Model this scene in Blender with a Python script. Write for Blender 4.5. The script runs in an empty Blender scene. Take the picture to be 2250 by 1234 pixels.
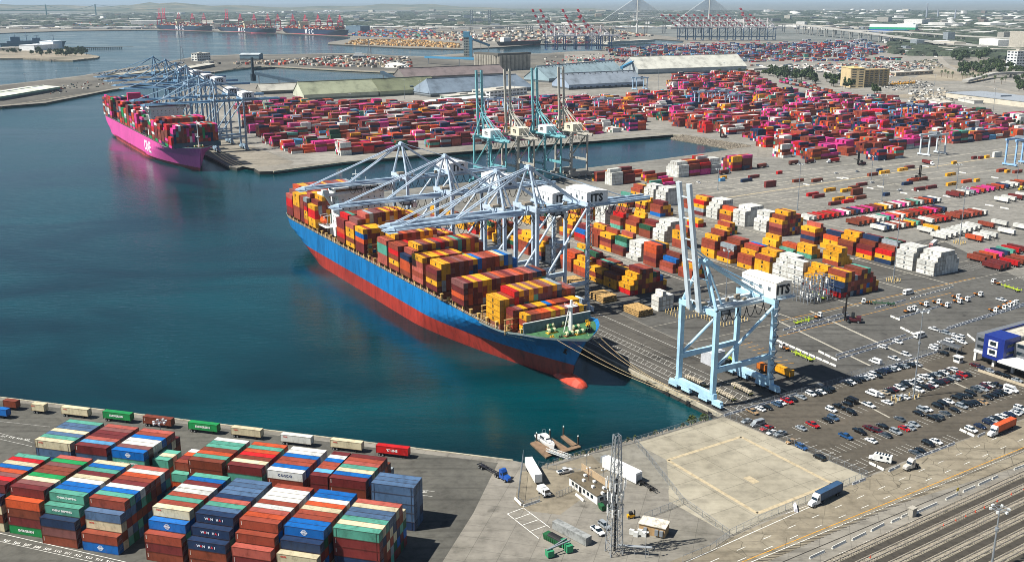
import bpy, math, random
from mathutils import Vector, Matrix
from mathutils.geometry import tessellate_polygon
R = math.radians
SC = bpy.context.scene
COLL = SC.collection
rnd = random.Random(7)

# ------------------------------------------------------------------ camera
F, H, RO = 2198.0, 155.6, -0.0032          # focal length in photo pixels (2250 wide), height above the quays
TH = math.atan(617.25 / F)
cam = bpy.data.cameras.new('camera')
cam.sensor_width = 36.0
cam.lens = F / 2250 * 36.0
cam.clip_start, cam.clip_end = 1.0, 200000.0
cam_o = bpy.data.objects.new('camera', cam)
COLL.objects.link(cam_o)
cam_o.matrix_world = Matrix.Translation((0, 0, H)) @ Matrix.Rotation(R(90) - TH, 4, 'X') @ Matrix.Rotation(RO, 4, 'Z')
SC.camera = cam_o

# ------------------------------------------------------------------ sky, sun, exposure
SUN_AZ, SUN_EL = 195.0, 53.0               # direction towards the sun, degrees counted from +x
w = bpy.data.worlds.new('World'); SC.world = w; w.use_nodes = True
nt = w.node_tree
bg = nt.nodes['Background']
sky = nt.nodes.new('ShaderNodeTexSky'); sky.sky_type = 'NISHITA'; sky.sun_disc = False
sky.sun_elevation = R(SUN_EL); sky.sun_rotation = R(90 - SUN_AZ)
sky.altitude = 100; sky.air_density = 0.75; sky.dust_density = 0.5; sky.ozone_density = 2.0
nt.links.new(sky.outputs[0], bg.inputs[0]); bg.inputs[1].default_value = 0.05
sl = bpy.data.lights.new('sun', 'SUN'); sl.energy = 5.0; sl.angle = R(0.5); sl.color = (1.0, 0.955, 0.88)
so = bpy.data.objects.new('sun', sl); COLL.objects.link(so)
sd = Vector((math.cos(R(SUN_AZ)) * math.cos(R(SUN_EL)), math.sin(R(SUN_AZ)) * math.cos(R(SUN_EL)), math.sin(R(SUN_EL))))
so.rotation_euler = sd.to_track_quat('Z', 'Y').to_euler()
so.location = sd * 3000
SC.view_settings.view_transform = 'Standard'; SC.view_settings.look = 'None'
SC.view_settings.exposure = 0.68; SC.view_settings.gamma = 1.0
SC.cycles.max_bounces = 6; SC.cycles.diffuse_bounces = 2; SC.cycles.glossy_bounces = 3
SC.cycles.transmission_bounces = 2; SC.cycles.volume_bounces = 0; SC.cycles.transparent_max_bounces = 6
SC.cycles.use_denoising = True; SC.cycles.filter_width = 0.9

# ------------------------------------------------------------------ measuring: photo pixel -> place on a level plane
def at(px, py, z=0.0):
    X, Y = px - 1125.0, py - 617.0
    c, s = math.cos(RO), math.sin(RO)
    X, Y = c * X + s * Y, -s * X + c * Y
    dx, dv = X / F, Y / F
    wy = math.cos(TH) - dv * math.sin(TH); wz = -math.sin(TH) - dv * math.cos(TH)
    t = (z - H) / wz
    return Vector((dx * t, wy * t, z))
def to_px(P):
    x, y, z = P[0], P[1], P[2] - H
    d = y * math.cos(TH) - z * math.sin(TH); v = -(z * math.cos(TH) + y * math.sin(TH))
    X, Y = F * x / d, F * v / d
    c, s = math.cos(RO), math.sin(RO)
    return 1125 + c * X - s * Y, 617 + s * X + c * Y
def height(px, py, py2, z0=0.0):            # how tall something standing at (px, py) is when its top shows at row py2
    B = at(px, py, z0); lo, hi = 0.0, 400.0
    for _ in range(40):
        m = (lo + hi) / 2
        if to_px(B + Vector((0, 0, m)))[1] > py2: lo = m
        else: hi = m
    return lo
ANG_T, ANG_S = R(31.0), R(121.0)            # quay frame: t inland across the quay, s along it and away
T = Vector((math.cos(ANG_T), math.sin(ANG_T), 0)); S = Vector((math.cos(ANG_S), math.sin(ANG_S), 0))
Q0 = at(1585, 912)
def st(s, t, z=0.0):
    p = Q0 + S * s + T * t; p.z = z
    return p
def to_st(p):
    d = p - Q0
    return d.dot(S), d.dot(T)
ANG_N = R(-15.3)                            # near terminal frame
U = Vector((math.cos(ANG_N), math.sin(ANG_N), 0)); V = Vector((-math.sin(ANG_N), math.cos(ANG_N), 0))

# ------------------------------------------------------------------ colours and materials
def C(h):
    v = [int(h[i:i + 2], 16) / 255 for i in (0, 2, 4)]
    return tuple(x / 12.92 if x <= 0.04045 else ((x + 0.055) / 1.055) ** 2.4 for x in v) + (1.0,)
MATS = {}
def _new(name):
    m = bpy.data.materials.new(name); m.use_nodes = True
    return m, m.node_tree, m.node_tree.nodes['Principled BSDF']
def _n(nt, kind, **kw):
    n = nt.nodes.new('ShaderNode' + kind)
    for k, v in kw.items():
        if k.startswith('i_'):
            key = k[2:]; n.inputs[int(key) if key.isdigit() else key].default_value = v
        else: setattr(n, k, v)
    return n
def mix(nt, a, b, fac, mode='MIX'):
    n = nt.nodes.new('ShaderNodeMix'); n.data_type = 'RGBA'; n.blend_type = mode
    for sock, val in ((n.inputs[0], fac), (n.inputs[6], a), (n.inputs[7], b)):
        if hasattr(val, 'is_linked') or hasattr(val, 'links'): nt.links.new(val, sock)
        else: sock.default_value = val
    return n.outputs[2]
def ramp(nt, src, stops):
    r = nt.nodes.new('ShaderNodeValToRGB'); nt.links.new(src, r.inputs[0])
    e = r.color_ramp.elements
    while len(e) < len(stops): e.new(0.5)
    for el, (p, c) in zip(e, stops):
        el.position = p; el.color = c if len(c) == 4 else (c[0], c[0], c[0], 1)
    return r.outputs[0]
def mat(hexcol, rough=0.55, metal=0.0, wear=0.12, scale=0.6, name=None, spec=0.4):
    """painted / plain surface with uneven wear"""
    key = ('m', hexcol, rough, metal, wear, scale)
    if key in MATS: return MATS[key]
    m, nt, b = _new(name or 'surface_' + hexcol)
    tc = _n(nt, 'TexCoord'); nz = _n(nt, 'TexNoise', i_Scale=scale, i_Detail=6.0, i_Roughness=0.65)
    nt.links.new(tc.outputs['Object'], nz.inputs['Vector'])
    f = ramp(nt, nz.outputs['Fac'], [(0.3, (1 - wear * 2.2,) * 3 + (1,)), (0.5, (1, 1, 1, 1)), (0.75, (1 + wear,) * 3 + (1,))])
    nt.links.new(mix(nt, C(hexcol), f, 1.0, 'MULTIPLY'), b.inputs['Base Color'])
    b.inputs['Roughness'].default_value = rough; b.inputs['Metallic'].default_value = metal
    b.inputs['Specular IOR Level'].default_value = spec
    MATS[key] = m
    return m
def mat_box(kind):
    """container paint; the colour comes from the object (kind 'obj') or from the faces (kind 'face')"""
    key = ('box', kind)
    if key in MATS: return MATS[key]
    m, nt, b = _new('container_paint_' + kind)
    if kind != 'face':
        oi = _n(nt, 'ObjectInfo'); col = oi.outputs['Color']; rv = oi.outputs['Random']
    else:
        a = _n(nt, 'VertexColor'); a.layer_name = 'Col'; col = a.outputs['Color']; rv = None
    tc = _n(nt, 'TexCoord'); geo = _n(nt, 'NewGeometry')
    mp = _n(nt, 'Mapping'); nt.links.new(geo.outputs['Position'], mp.inputs['Vector'])
    mp.inputs['Scale'].default_value = (0.55, 0.55, 0.25)
    n1 = _n(nt, 'TexNoise', i_Scale=1.0, i_Detail=7.0, i_Roughness=0.7); nt.links.new(mp.outputs[0], n1.inputs['Vector'])
    n2 = _n(nt, 'TexNoise', i_Scale=0.13, i_Detail=3.0); nt.links.new(geo.outputs['Position'], n2.inputs['Vector'])
    wear = ramp(nt, n1.outputs['Fac'], [(0.3, (0.58, 0.55, 0.52, 1)), (0.48, (1, 1, 1, 1)), (0.72, (1.2, 1.18, 1.16, 1))])
    col2 = mix(nt, col, wear, 1.0, 'MULTIPLY')
    tint = ramp(nt, n2.outputs['Fac'], [(0.3, (0.86, 0.86, 0.86, 1)), (0.7, (1.1, 1.1, 1.1, 1))])
    col2 = mix(nt, col2, tint, 1.0, 'MULTIPLY')
    rust = ramp(nt, n1.outputs['Fac'], [(0.62, (0, 0, 0, 1)), (0.7, (1, 1, 1, 1))])
    sc = _n(nt, 'Math', operation='MULTIPLY'); nt.links.new(rust, sc.inputs[0]); sc.inputs[1].default_value = 0.45
    col2 = mix(nt, col2, C('6b3a22'), sc.outputs[0])
    if kind == 'obj':
        wv = _n(nt, 'TexWave', i_Scale=1.1, i_Distortion=0.0); wv.bands_direction = 'X'
        nt.links.new(tc.outputs['Object'], wv.inputs['Vector'])
        cr = ramp(nt, wv.outputs['Fac'], [(0.2, (0.8, 0.8, 0.8, 1)), (0.5, (1.04, 1.04, 1.04, 1))])  # shade of the corrugation grooves, painted into the colour as stripes
        col2 = mix(nt, col2, cr, 1.0, 'MULTIPLY')
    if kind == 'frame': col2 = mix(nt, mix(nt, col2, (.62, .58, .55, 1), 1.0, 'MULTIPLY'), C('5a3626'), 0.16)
    nt.links.new(col2, b.inputs['Base Color'])
    b.inputs['Roughness'].default_value = 0.5; b.inputs['Specular IOR Level'].default_value = 0.35
    MATS[key] = m
    return m
def mat_face(name='face_colours', rough=0.7):
    key = ('face', name)
    if key in MATS: return MATS[key]
    m, nt, b = _new(name)
    a = _n(nt, 'VertexColor'); a.layer_name = 'Col'
    geo = _n(nt, 'NewGeometry'); nz = _n(nt, 'TexNoise', i_Scale=0.2, i_Detail=5.0)
    nt.links.new(geo.outputs['Position'], nz.inputs['Vector'])
    f = ramp(nt, nz.outputs['Fac'], [(0.3, (0.75, 0.75, 0.75, 1)), (0.7, (1.15, 1.15, 1.15, 1))])
    nt.links.new(mix(nt, a.outputs['Color'], f, 1.0, 'MULTIPLY'), b.inputs['Base Color'])
    b.inputs['Roughness'].default_value = rough
    MATS[key] = m
    return m
def mat_obj(name='body_paint', rough=0.3, coat=0.3):
    key = ('objc', name)
    if key in MATS: return MATS[key]
    m, nt, b = _new(name)
    oi = _n(nt, 'ObjectInfo'); nt.links.new(oi.outputs['Color'], b.inputs['Base Color'])
    b.inputs['Roughness'].default_value = rough; b.inputs['Coat Weight'].default_value = coat
    MATS[key] = m
    return m
def mat_ground(name, base, dark, light, s1=0.02, s2=0.25, stain=0.5, rough=0.9, cracks=0.0, joints=0.0, ang=None):
    key = ('g', name)
    if key in MATS: return MATS[key]
    m, nt, b = _new(name)
    geo = _n(nt, 'NewGeometry'); P = geo.outputs['Position']
    a = _n(nt, 'TexNoise', i_Scale=s1, i_Detail=8.0, i_Roughness=0.6); nt.links.new(P, a.inputs['Vector'])
    c = _n(nt, 'TexNoise', i_Scale=s2, i_Detail=8.0, i_Roughness=0.7); nt.links.new(P, c.inputs['Vector'])
    mp = _n(nt, 'Mapping'); mp.inputs['Rotation'].default_value = (0, 0, -ANG_S); mp.inputs['Scale'].default_value = (0.02, 0.22, 1)
    nt.links.new(P, mp.inputs['Vector'])
    d = _n(nt, 'TexNoise', i_Scale=1.0, i_Detail=5.0); nt.links.new(mp.outputs[0], d.inputs['Vector'])
    col = ramp(nt, a.outputs['Fac'], [(0.3, C(dark)), (0.5, C(base)), (0.72, C(light))])
    f = ramp(nt, c.outputs['Fac'], [(0.3, (0.66,) * 3 + (1,)), (0.5, (1, 1, 1, 1)), (0.72, (1.22,) * 3 + (1,))])
    col = mix(nt, col, f, 1.0, 'MULTIPLY')
    tr = ramp(nt, d.outputs['Fac'], [(0.27, (1 - stain * .8,) * 3 + (1,)), (0.42, (1, 1, 1, 1))])
    col = mix(nt, col, tr, 1.0, 'MULTIPLY')
    sp = _n(nt, 'TexNoise', i_Scale=0.11, i_Detail=4.0); nt.links.new(P, sp.inputs['Vector'])
    oil = ramp(nt, sp.outputs['Fac'], [(0.66, (1, 1, 1, 1)), (0.74, (1 - stain,) * 3 + (1,))])
    col = mix(nt, col, oil, 1.0, 'MULTIPLY')
    mp3 = _n(nt, 'Mapping'); mp3.inputs['Rotation'].default_value = (0, 0, -ANG_T); mp3.inputs['Scale'].default_value = (0.012, 0.3, 1); nt.links.new(P, mp3.inputs['Vector'])
    d3 = _n(nt, 'TexNoise', i_Scale=1.0, i_Detail=4.0); nt.links.new(mp3.outputs[0], d3.inputs['Vector'])
    col = mix(nt, col, ramp(nt, d3.outputs['Fac'], [(0.3, (1 - stain * .8,) * 3 + (1,)), (0.46, (1, 1, 1, 1))]), 1.0, 'MULTIPLY')
    if joints:
        mj = _n(nt, 'Mapping'); mj.inputs['Rotation'].default_value = (0, 0, -(ANG_T if ang is None else ang)); nt.links.new(P, mj.inputs['Vector'])
        br_ = _n(nt, 'TexBrick', i_Scale=1.0); br_.offset = 0.0; nt.links.new(mj.outputs[0], br_.inputs['Vector'])
        for k_, v_ in (('Color1', (1, 1, 1, 1)), ('Color2', (.9, .9, .9, 1)), ('Mortar', (.68, .68, .68, 1)), ('Mortar Size', .012 * joints), ('Brick Width', joints), ('Row Height', joints * .75), ('Bias', 0.0)): br_.inputs[k_].default_value = v_
        col = mix(nt, col, br_.outputs['Color'], 1.0, 'MULTIPLY')
    if cracks:
        vo = _n(nt, 'TexVoronoi', i_Scale=cracks); vo.feature = 'DISTANCE_TO_EDGE'
        nn = _n(nt, 'TexNoise', i_Scale=0.3, i_Detail=4.0); nt.links.new(P, nn.inputs['Vector'])
        pv = mix(nt, P, nn.outputs['Color'], 0.06, 'LINEAR_LIGHT'); nt.links.new(pv, vo.inputs['Vector'])
        cr = ramp(nt, vo.outputs['Distance'], [(0.0, (0.35,) * 3 + (1,)), (0.022, (1, 1, 1, 1))])
        msk = ramp(nt, a.outputs['Fac'], [(0.42, (0, 0, 0, 1)), (0.5, (1, 1, 1, 1))])
        col = mix(nt, col, mix(nt, col, cr, 1.0, 'MULTIPLY'), msk)
    nt.links.new(col, b.inputs['Base Color'])
    b.inputs['Roughness'].default_value = rough; b.inputs['Specular IOR Level'].default_value = 0.25
    MATS[key] = m
    return m
WHITE = lambda: mat('dedfdb', 0.5, wear=0.06)
STEEL = lambda: mat('8d949a', 0.45, 0.3)
DARK = lambda: mat('1c1d1f', 0.7)
RUBBER = lambda: mat('141414', 0.85)
GLASS = lambda: mat('1a2730', 0.12, 0.0, wear=0.02, spec=0.8)
CONC = lambda: mat('b9b3a6', 0.85)

# ------------------------------------------------------------------ mesh builder and object helpers
class MB:
    def __init__(s): s.v = []; s.f = []; s.mi = []; s.c = []; s.any = False
    def face(s, pts, m=0, c=None):
        n = len(s.v); s.v += [tuple(p) for p in pts]; s.f.append(tuple(range(n, n + len(pts)))); s.mi.append(m); s.c.append(c)
        if c: s.any = True
    def hexa(s, b, t, m=0, c=None, bottom=True):
        """b, t: four corners each, counter-clockwise seen from above"""
        n = len(s.v); s.v += [tuple(p) for p in b] + [tuple(p) for p in t]
        fs = [(4, 5, 6, 7), (0, 1, 5, 4), (1, 2, 6, 5), (2, 3, 7, 6), (3, 0, 4, 7)]
        if bottom: fs.append((3, 2, 1, 0))
        for f in fs: s.f.append(tuple(n + i for i in f)); s.mi.append(m); s.c.append(c)
        if c: s.any = True
    def box(s, x0, x1, y0, y1, z0, z1, m=0, c=None, rot=0.0, o=(0, 0, 0), bottom=True):
        cr, sr = math.cos(rot), math.sin(rot)
        q = [(x0, y0), (x1, y0), (x1, y1), (x0, y1)]
        q = [(o[0] + cr * x - sr * y, o[1] + sr * x + cr * y) for x, y in q]
        s.hexa([(x, y, o[2] + z0) for x, y in q], [(x, y, o[2] + z1) for x, y in q], m, c, bottom)
    def beam(s, a, b, w, h=None, m=0, c=None):
        a, b = Vector(a), Vector(b); h = h or w; d = (b - a)
        if d.length < 1e-6: return
        d.normalize(); up = Vector((0, 0, 1)) if abs(d.z) < 0.95 else Vector((0, 1, 0))
        x = d.cross(up).normalized() * (w / 2); y = x.cross(d).normalized() * (h / 2)
        n = len(s.v)
        for p in (a, b): s.v += [tuple(p - x - y), tuple(p + x - y), tuple(p + x + y), tuple(p - x + y)]
        for f in ((0, 1, 5, 4), (1, 2, 6, 5), (2, 3, 7, 6), (3, 0, 4, 7), (3, 2, 1, 0), (4, 5, 6, 7)):
            s.f.append(tuple(n + i for i in f)); s.mi.append(m); s.c.append(c)
        if c: s.any = True
    def tube(s, a, b, r, r2=None, n=8, m=0, c=None, caps=True):
        a, b = Vector(a), Vector(b); r2 = r if r2 is None else r2; d = (b - a).normalized()
        up = Vector((0, 0, 1)) if abs(d.z) < 0.95 else Vector((0, 1, 0))
        x = d.cross(up).normalized(); y = x.cross(d).normalized(); k = len(s.v)
        for p, rr in ((a, r), (b, r2)):
            for i in range(n):
                t = 2 * math.pi * i / n; s.v.append(tuple(p + x * math.cos(t) * rr + y * math.sin(t) * rr))
        for i in range(n):
            j = (i + 1) % n; s.f.append((k + i, k + j, k + n + j, k + n + i)); s.mi.append(m); s.c.append(c)
        if caps:
            s.f.append(tuple(k + n + i for i in range(n))); s.mi.append(m); s.c.append(c)
            s.f.append(tuple(k + i for i in reversed(range(n)))); s.mi.append(m); s.c.append(c)
        if c: s.any = True
    def prism(s, poly, z0, z1, m=0, c=None, m_side=None, c_side=None, bottom=False):
        poly = [(p[0], p[1]) for p in poly]
        area = sum(poly[i][0] * poly[(i + 1) % len(poly)][1] - poly[(i + 1) % len(poly)][0] * poly[i][1] for i in range(len(poly)))
        if area < 0: poly = poly[::-1]
        n = len(s.v); k = len(poly)
        s.v += [(x, y, z1) for x, y in poly] + [(x, y, z0) for x, y in poly]
        tri = tessellate_polygon([[Vector((x, y, 0)) for x, y in poly]])
        for a, b, d in tri:
            A, B, D = poly[a], poly[b], poly[d]
            if (B[0] - A[0]) * (D[1] - A[1]) - (B[1] - A[1]) * (D[0] - A[0]) < 0: b, d = d, b
            s.f.append((n + a, n + b, n + d)); s.mi.append(m); s.c.append(c)
        if z0 != z1:
            for i in range(k):
                j = (i + 1) % k
                s.f.append((n + k + i, n + k + j, n + j, n + i)); s.mi.append(m if m_side is None else m_side); s.c.append(c_side or c)
        if c: s.any = True
    def lathe(s, prof, o=(0, 0, 0), n=16, m=0, c=None):
        k = len(s.v)
        for r, z in prof:
            for i in range(n):
                t = 2 * math.pi * i / n; s.v.append((o[0] + r * math.cos(t), o[1] + r * math.sin(t), o[2] + z))
        for j in range(len(prof) - 1):
            for i in range(n):
                i2 = (i + 1) % n
                s.f.append((k + j * n + i, k + j * n + i2, k + (j + 1) * n + i2, k + (j + 1) * n + i)); s.mi.append(m); s.c.append(c)
        s.f.append(tuple(k + (len(prof) - 1) * n + i for i in range(n))); s.mi.append(m); s.c.append(c)
        if c: s.any = True
    def mesh(s, name, mats):
        me = bpy.data.meshes.new(name); me.from_pydata(s.v, [], s.f)
        for m in (mats if isinstance(mats, (list, tuple)) else [mats]): me.materials.append(m)
        me.polygons.foreach_set('material_index', s.mi)
        if s.any:
            ca = me.color_attributes.new('Col', 'FLOAT_COLOR', 'CORNER'); buf = []
            for f, c in zip(s.f, s.c): buf += list(c or (0.5, 0.5, 0.5, 1)) * len(f)
            ca.data.foreach_set('color', buf)
        me.update(); return me
    def build(s, name, mats, parent=None, loc=(0, 0, 0), rot=0.0, smooth=False):
        o = bpy.data.objects.new(name, s.mesh(name, mats)); COLL.objects.link(o)
        o.location = loc; o.rotation_euler = (0, 0, rot)
        if parent: o.parent = parent
        if smooth: o.data.polygons.foreach_set('use_smooth', [True] * len(o.data.polygons))
        return o
def tag(o, label=None, cat=None, group=None, kind=None):
    if label: o['label'] = label
    if cat: o['category'] = cat
    if group: o['group'] = group
    if kind: o['kind'] = kind
    return o
def empty(name, loc, rot=0.0, label=None, cat=None, group=None):
    o = bpy.data.objects.new(name, None); COLL.objects.link(o); o.location = loc; o.rotation_euler = (0, 0, rot)
    o.empty_display_size = 1.0
    return tag(o, label, cat, group)
def inst(name, me, parent=None, loc=(0, 0, 0), rot=0.0, color=None):
    o = bpy.data.objects.new(name, me); COLL.objects.link(o); o.location = loc; o.rotation_euler = (0, 0, rot)
    if parent: o.parent = parent
    if color: o.color = color
    return o
def copy_tree(o, parent=None):
    c = o.copy(); COLL.objects.link(c)
    if parent: c.parent = parent
    for ch in o.children: copy_tree(ch, c)
    return c
TXT = {}
def text_mesh(s, size, bold=0.0, space=1.0):
    key = (s, size, bold, space)
    if key in TXT: return TXT[key]
    cu = bpy.data.curves.new('lettering', 'FONT'); cu.body = s; cu.size = size; cu.align_x = 'CENTER'; cu.align_y = 'CENTER'
    cu.offset = bold; cu.space_character = space; cu.extrude = 0.0; cu.resolution_u = 2
    o = bpy.data.objects.new('lettering', cu); COLL.objects.link(o)
    dg = bpy.context.evaluated_depsgraph_get(); dg.update()
    me = bpy.data.meshes.new_from_object(o.evaluated_get(dg)); me.name = 'lettering'
    bpy.data.objects.remove(o); me.materials.clear()
    TXT[key] = me
    return me
def lettering(s, size, hexcol, parent, loc, eul, bold=0.0, space=1.0):
    me = text_mesh(s, size, bold, space)
    k = ('t', s, size, bold, space, hexcol)
    if k not in TXT:
        me = me.copy(); me.materials.append(mat(hexcol, 0.6, wear=0.03)); TXT[k] = me
    o = bpy.data.objects.new('lettering', TXT[k]); COLL.objects.link(o); o.parent = parent
    o.location = loc; o.rotation_euler = eul
    return o
ORD = ['first', 'second', 'third', 'fourth', 'fifth', 'sixth', 'seventh', 'eighth', 'ninth', 'tenth', 'eleventh', 'twelfth', 'thirteenth',
       'fourteenth', 'fifteenth', 'sixteenth', 'seventeenth', 'eighteenth', 'nineteenth', 'twentieth'] 
ORD += ['twenty-' + x for x in ORD[:9]] + ['thirtieth'] + ['thirty-' + x for x in ORD[:9]] + ['fortieth'] + ['forty-' + x for x in ORD[:9]] + ['fiftieth'] + ['fifty-' + x for x in ORD[:9]] + ['sixtieth']
# ------------------------------------------------------------------ the setting: water, ground, hills, haze
def W2(*pts): return [p if isinstance(p, Vector) else at(*p) for p in pts]
WATER_Z = -3.0
def water_mat():
    m, nt, b = _new('harbour_water')
    geo = _n(nt, 'NewGeometry'); P = geo.outputs['Position']
    mp = _n(nt, 'Mapping'); mp.inputs['Rotation'].default_value = (0, 0, R(-20)); mp.inputs['Scale'].default_value = (0.13, 0.36, 1); nt.links.new(P, mp.inputs[0])
    a = _n(nt, 'TexNoise', i_Scale=1.0, i_Detail=6.0, i_Roughness=0.62); nt.links.new(mp.outputs[0], a.inputs['Vector'])
    mp2 = _n(nt, 'Mapping'); mp2.inputs['Rotation'].default_value = (0, 0, R(25)); mp2.inputs['Scale'].default_value = (0.0035, 0.0075, 1); nt.links.new(P, mp2.inputs[0])
    c = _n(nt, 'TexNoise', i_Scale=1.0, i_Detail=5.0, i_Roughness=0.55, i_Distortion=1.6); nt.links.new(mp2.outputs[0], c.inputs['Vector'])
    wind = ramp(nt, c.outputs['Fac'], [(0.36, (0.1,) * 3 + (1,)), (0.56, (1, 1, 1, 1))])
    bp = _n(nt, 'Bump', i_Distance=0.6); nt.links.new(a.outputs['Fac'], bp.inputs['Height'])
    ml = _n(nt, 'Math', operation='MULTIPLY_ADD'); nt.links.new(wind, ml.inputs[0]); ml.inputs[1].default_value = 0.30; ml.inputs[2].default_value = 0.12
    nt.links.new(ml.outputs[0], bp.inputs['Strength'])
    nt.links.new(bp.outputs[0], b.inputs['Normal'])
    rg = _n(nt, 'Math', operation='MULTIPLY_ADD'); nt.links.new(wind, rg.inputs[0]); rg.inputs[1].default_value = 0.08; rg.inputs[2].default_value = 0.06
    nt.links.new(rg.outputs[0], b.inputs['Roughness'])
    col = ramp(nt, c.outputs['Fac'], [(0.36, C('002024')), (0.64, C('003a40'))])  # paler wind streaks: surface sheen painted into the base colour
    nt.links.new(col, b.inputs['Base Color'])
    b.inputs['IOR'].default_value = 1.333; b.inputs['Specular IOR Level'].default_value = 0.5; b.inputs['Specular Tint'].default_value = (0.25, 0.85, 1.0, 1)
    return m
mb = MB(); mb.face([(-90000, -600, WATER_Z), (90000, -600, WATER_Z), (90000, 75000, WATER_Z), (-90000, 75000, WATER_Z)])
tag(mb.build('water', water_mat()), kind='structure')

G_BASE = mat_ground('ground_concrete', '807c73', '6c695f', '918c81', 0.012, 0.2, 0.35, joints=9.0, ang=ANG_N)
G_WALL = mat('3a3833', 0.9, wear=0.2)
shore = W2(Vector((-900, -500, 0)), (-420, 820.5), (1127, 1010.6), (1146, 1014.8), (1184, 1026), (1217, 1016), (1251, 1004), (1291, 995.6), (1344, 979),
           (1384, 969), (1500, 937), (1560, 922), (1585, 912), st(504, 0), st(506, 167), st(520, 400), (1650, 322), (1500, 297), (1430, 293), (755, 356),
           (600, 376), (570, 377), (557, 369), (545, 362), (521, 369), (505, 366), st(745, 9), st(1240, 9), (450, 181), (520, 182), (667, 187), (760, 178), (885, 172),
           (893, 165), (883, 160), (750, 154), (640, 148), (573, 145), (520, 150), (470, 158), (400, 167), (253, 196), (100, 226), (0, 234), (-200, 262),
           (-200, 200), (0, 187), (53, 181), (180, 166), (253, 153), (333, 142), (383, 133), (430, 124), (540, 119), (600, 120), (700, 118), (790, 117), (860, 122),
           (933, 124), (1010, 118), (1100, 118), (1190, 118), (1245, 114), (1300, 112), (1400, 104), (1500, 95), (1503, 90), (1440, 86), (1330, 96), (1190, 97),
           (1110, 103), (1016, 108), (900, 106), (720, 97), (722, 93), (768, 86), (770, 81), (640, 75), (560, 72), (480, 70), (345, 66), (150, 68), (0, 73), (-300, 80),
           Vector((-14000, 6000, 0)), Vector((-80000, 72000, 0)), Vector((80000, 72000, 0)), Vector((80000, -500, 0)))
mb = MB(); mb.prism(shore, -7.0, 0.0, 0, m_side=1)
tag(mb.build('ground', [G_BASE, G_WALL]), kind='structure')

SHEETS = [0]
def sheet(name, pts, material, z=None):
    SHEETS[0] += 1
    mb = MB(); mb.prism([(p.x, p.y) for p in W2(*pts)], 0, 0)
    o = mb.build(name, material, loc=(0, 0, z)); return tag(o, kind='structure')
ASPH = mat_ground('old_asphalt', '56554f', '474641', '63615a', 0.02, 0.3, 0.45)
APRON = mat_ground('quay_apron', '55524c', '45433e', '615e58', 0.015, 0.25, 0.5, joints=8.0)
YARD = mat_ground('yard_paving', '7c7a73', '6a6861', '8b8881', 0.01, 0.2, 0.45, joints=12.0)
LOT = mat_ground('car_park_asphalt', '514c43', '464138', '5c554b', 0.03, 0.35, 0.3)
PAD = mat_ground('pale_concrete', '9b9584', '8f8978', 'a69f8e', 0.02, 0.15, 0.15, joints=14.0)
ROAD = mat_ground('road_paving', '837b6a', '736b5c', '918a79', 0.03, 0.25, 0.3, cracks=0.16)
TANYARD = mat_ground('light_yard', '89867e', '76746c', '98958c', 0.008, 0.1, 0.4, joints=14.0)
DIRT = mat_ground('dry_earth', '8b8272', '6c6758', '9c937f', 0.006, 0.05, 0.3)
sheet('near_yard', [(-420, 826), (300, 917), (904, 993), (1094, 1016), (1040, 1126), (930, 1300), (880, 1400), (-900, 1400)], ASPH, 0.010)
sheet('fenced_yard', [(1146, 1036), (1215, 1022), (1300, 999), (1392, 973), (1420, 1000), (1300, 1048), (1285, 1090), (1230, 1130), (1150, 1120), (1130, 1100)], mat_ground('patched_yard', '7d7565', '655e50', '8b8372', 0.05, 0.3, 0.45), 0.008)
sheet('paved_yard', [(1300, 999), (1392, 973), (1465, 1010), (1470, 1075), (1380, 1052), (1330, 1030)], mat_ground('grey_yard', '79766c', '6a675e', '86837a', 0.05, 0.3, 0.3), 0.014)
sheet('empty_lot', [(1395, 972), (1500, 941), (1588, 916), (1905, 1046), (1605, 1176), (1470, 1100), (1465, 1010)], PAD, 0.012)
sheet('quay_apron', [st(0.6, 0.3), st(503, 0.3), st(503, 62), st(-4, 40)], APRON, 0.010)
sheet('terminal_paving', [st(-8, 40), st(503, 62.2), st(503, 166), st(517, 400), (1690, 345), (2600, 262), (2700, 780), (2250, 775), (1850, 838)], YARD, 0.012)
sheet('truck_lanes', [st(-12, 40.4), st(200, 49.4), st(200, 112), st(150, 240), st(150, 330), (2300, 640), (2300, 775), (2060, 772), (1850, 836)], mat_ground('dark_lanes', '555450', '454440', '62615c', 0.02, 0.25, 0.5), 0.022)
sheet('car_park', [(1590, 914), (1850, 840), (2060, 774), (2140, 752), (2300, 800), (2420, 860), (2060, 984), (1903, 1045)], LOT, 0.024)
sheet('road', [(1300, 1300), (1610, 1178), (1770, 1108), (1908, 1047), (2062, 986), (2420, 862), (2700, 900), (2300, 1005), (1960, 1110), (1560, 1290)], ROAD, 0.016)
sheet('pier_apron', [st(683, 24), st(742, 10), st(1235, 10), st(1235, 70), st(700, 70)], mat_ground('pier_paving', '857f73', '6c685d', '958f82', 0.01, 0.2, 0.5), 0.02)
sheet('pier_yard', [st(680, 60), st(660, 534), (1650, 318), (1800, 290), (2600, 240), (2600, 180), (2000, 150), (1560, 172), (900, 208), (660, 222), (470, 190), st(1235, 72), st(700, 72)], TANYARD, 0.016)
sheet('far_terminal', [(1240, 116), (1500, 98), (2050, 108), (2100, 130), (1700, 165), (1240, 150)], TANYARD, 0.05)
sheet('mole_paving', [(-150, 252), (0, 231), (100, 223), (250, 194), (400, 165), (470, 156), (573, 144), (750, 152), (883, 158), (1240, 150), (1240, 118), (933, 126), (790, 119), (540, 121), (430, 126), (333, 144), (180, 168), (0, 189), (-150, 204)], mat_ground('mole_asphalt', '605d56', '4d4b45', '7a766b', 0.006, 0.06, 0.3), 0.03)
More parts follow.
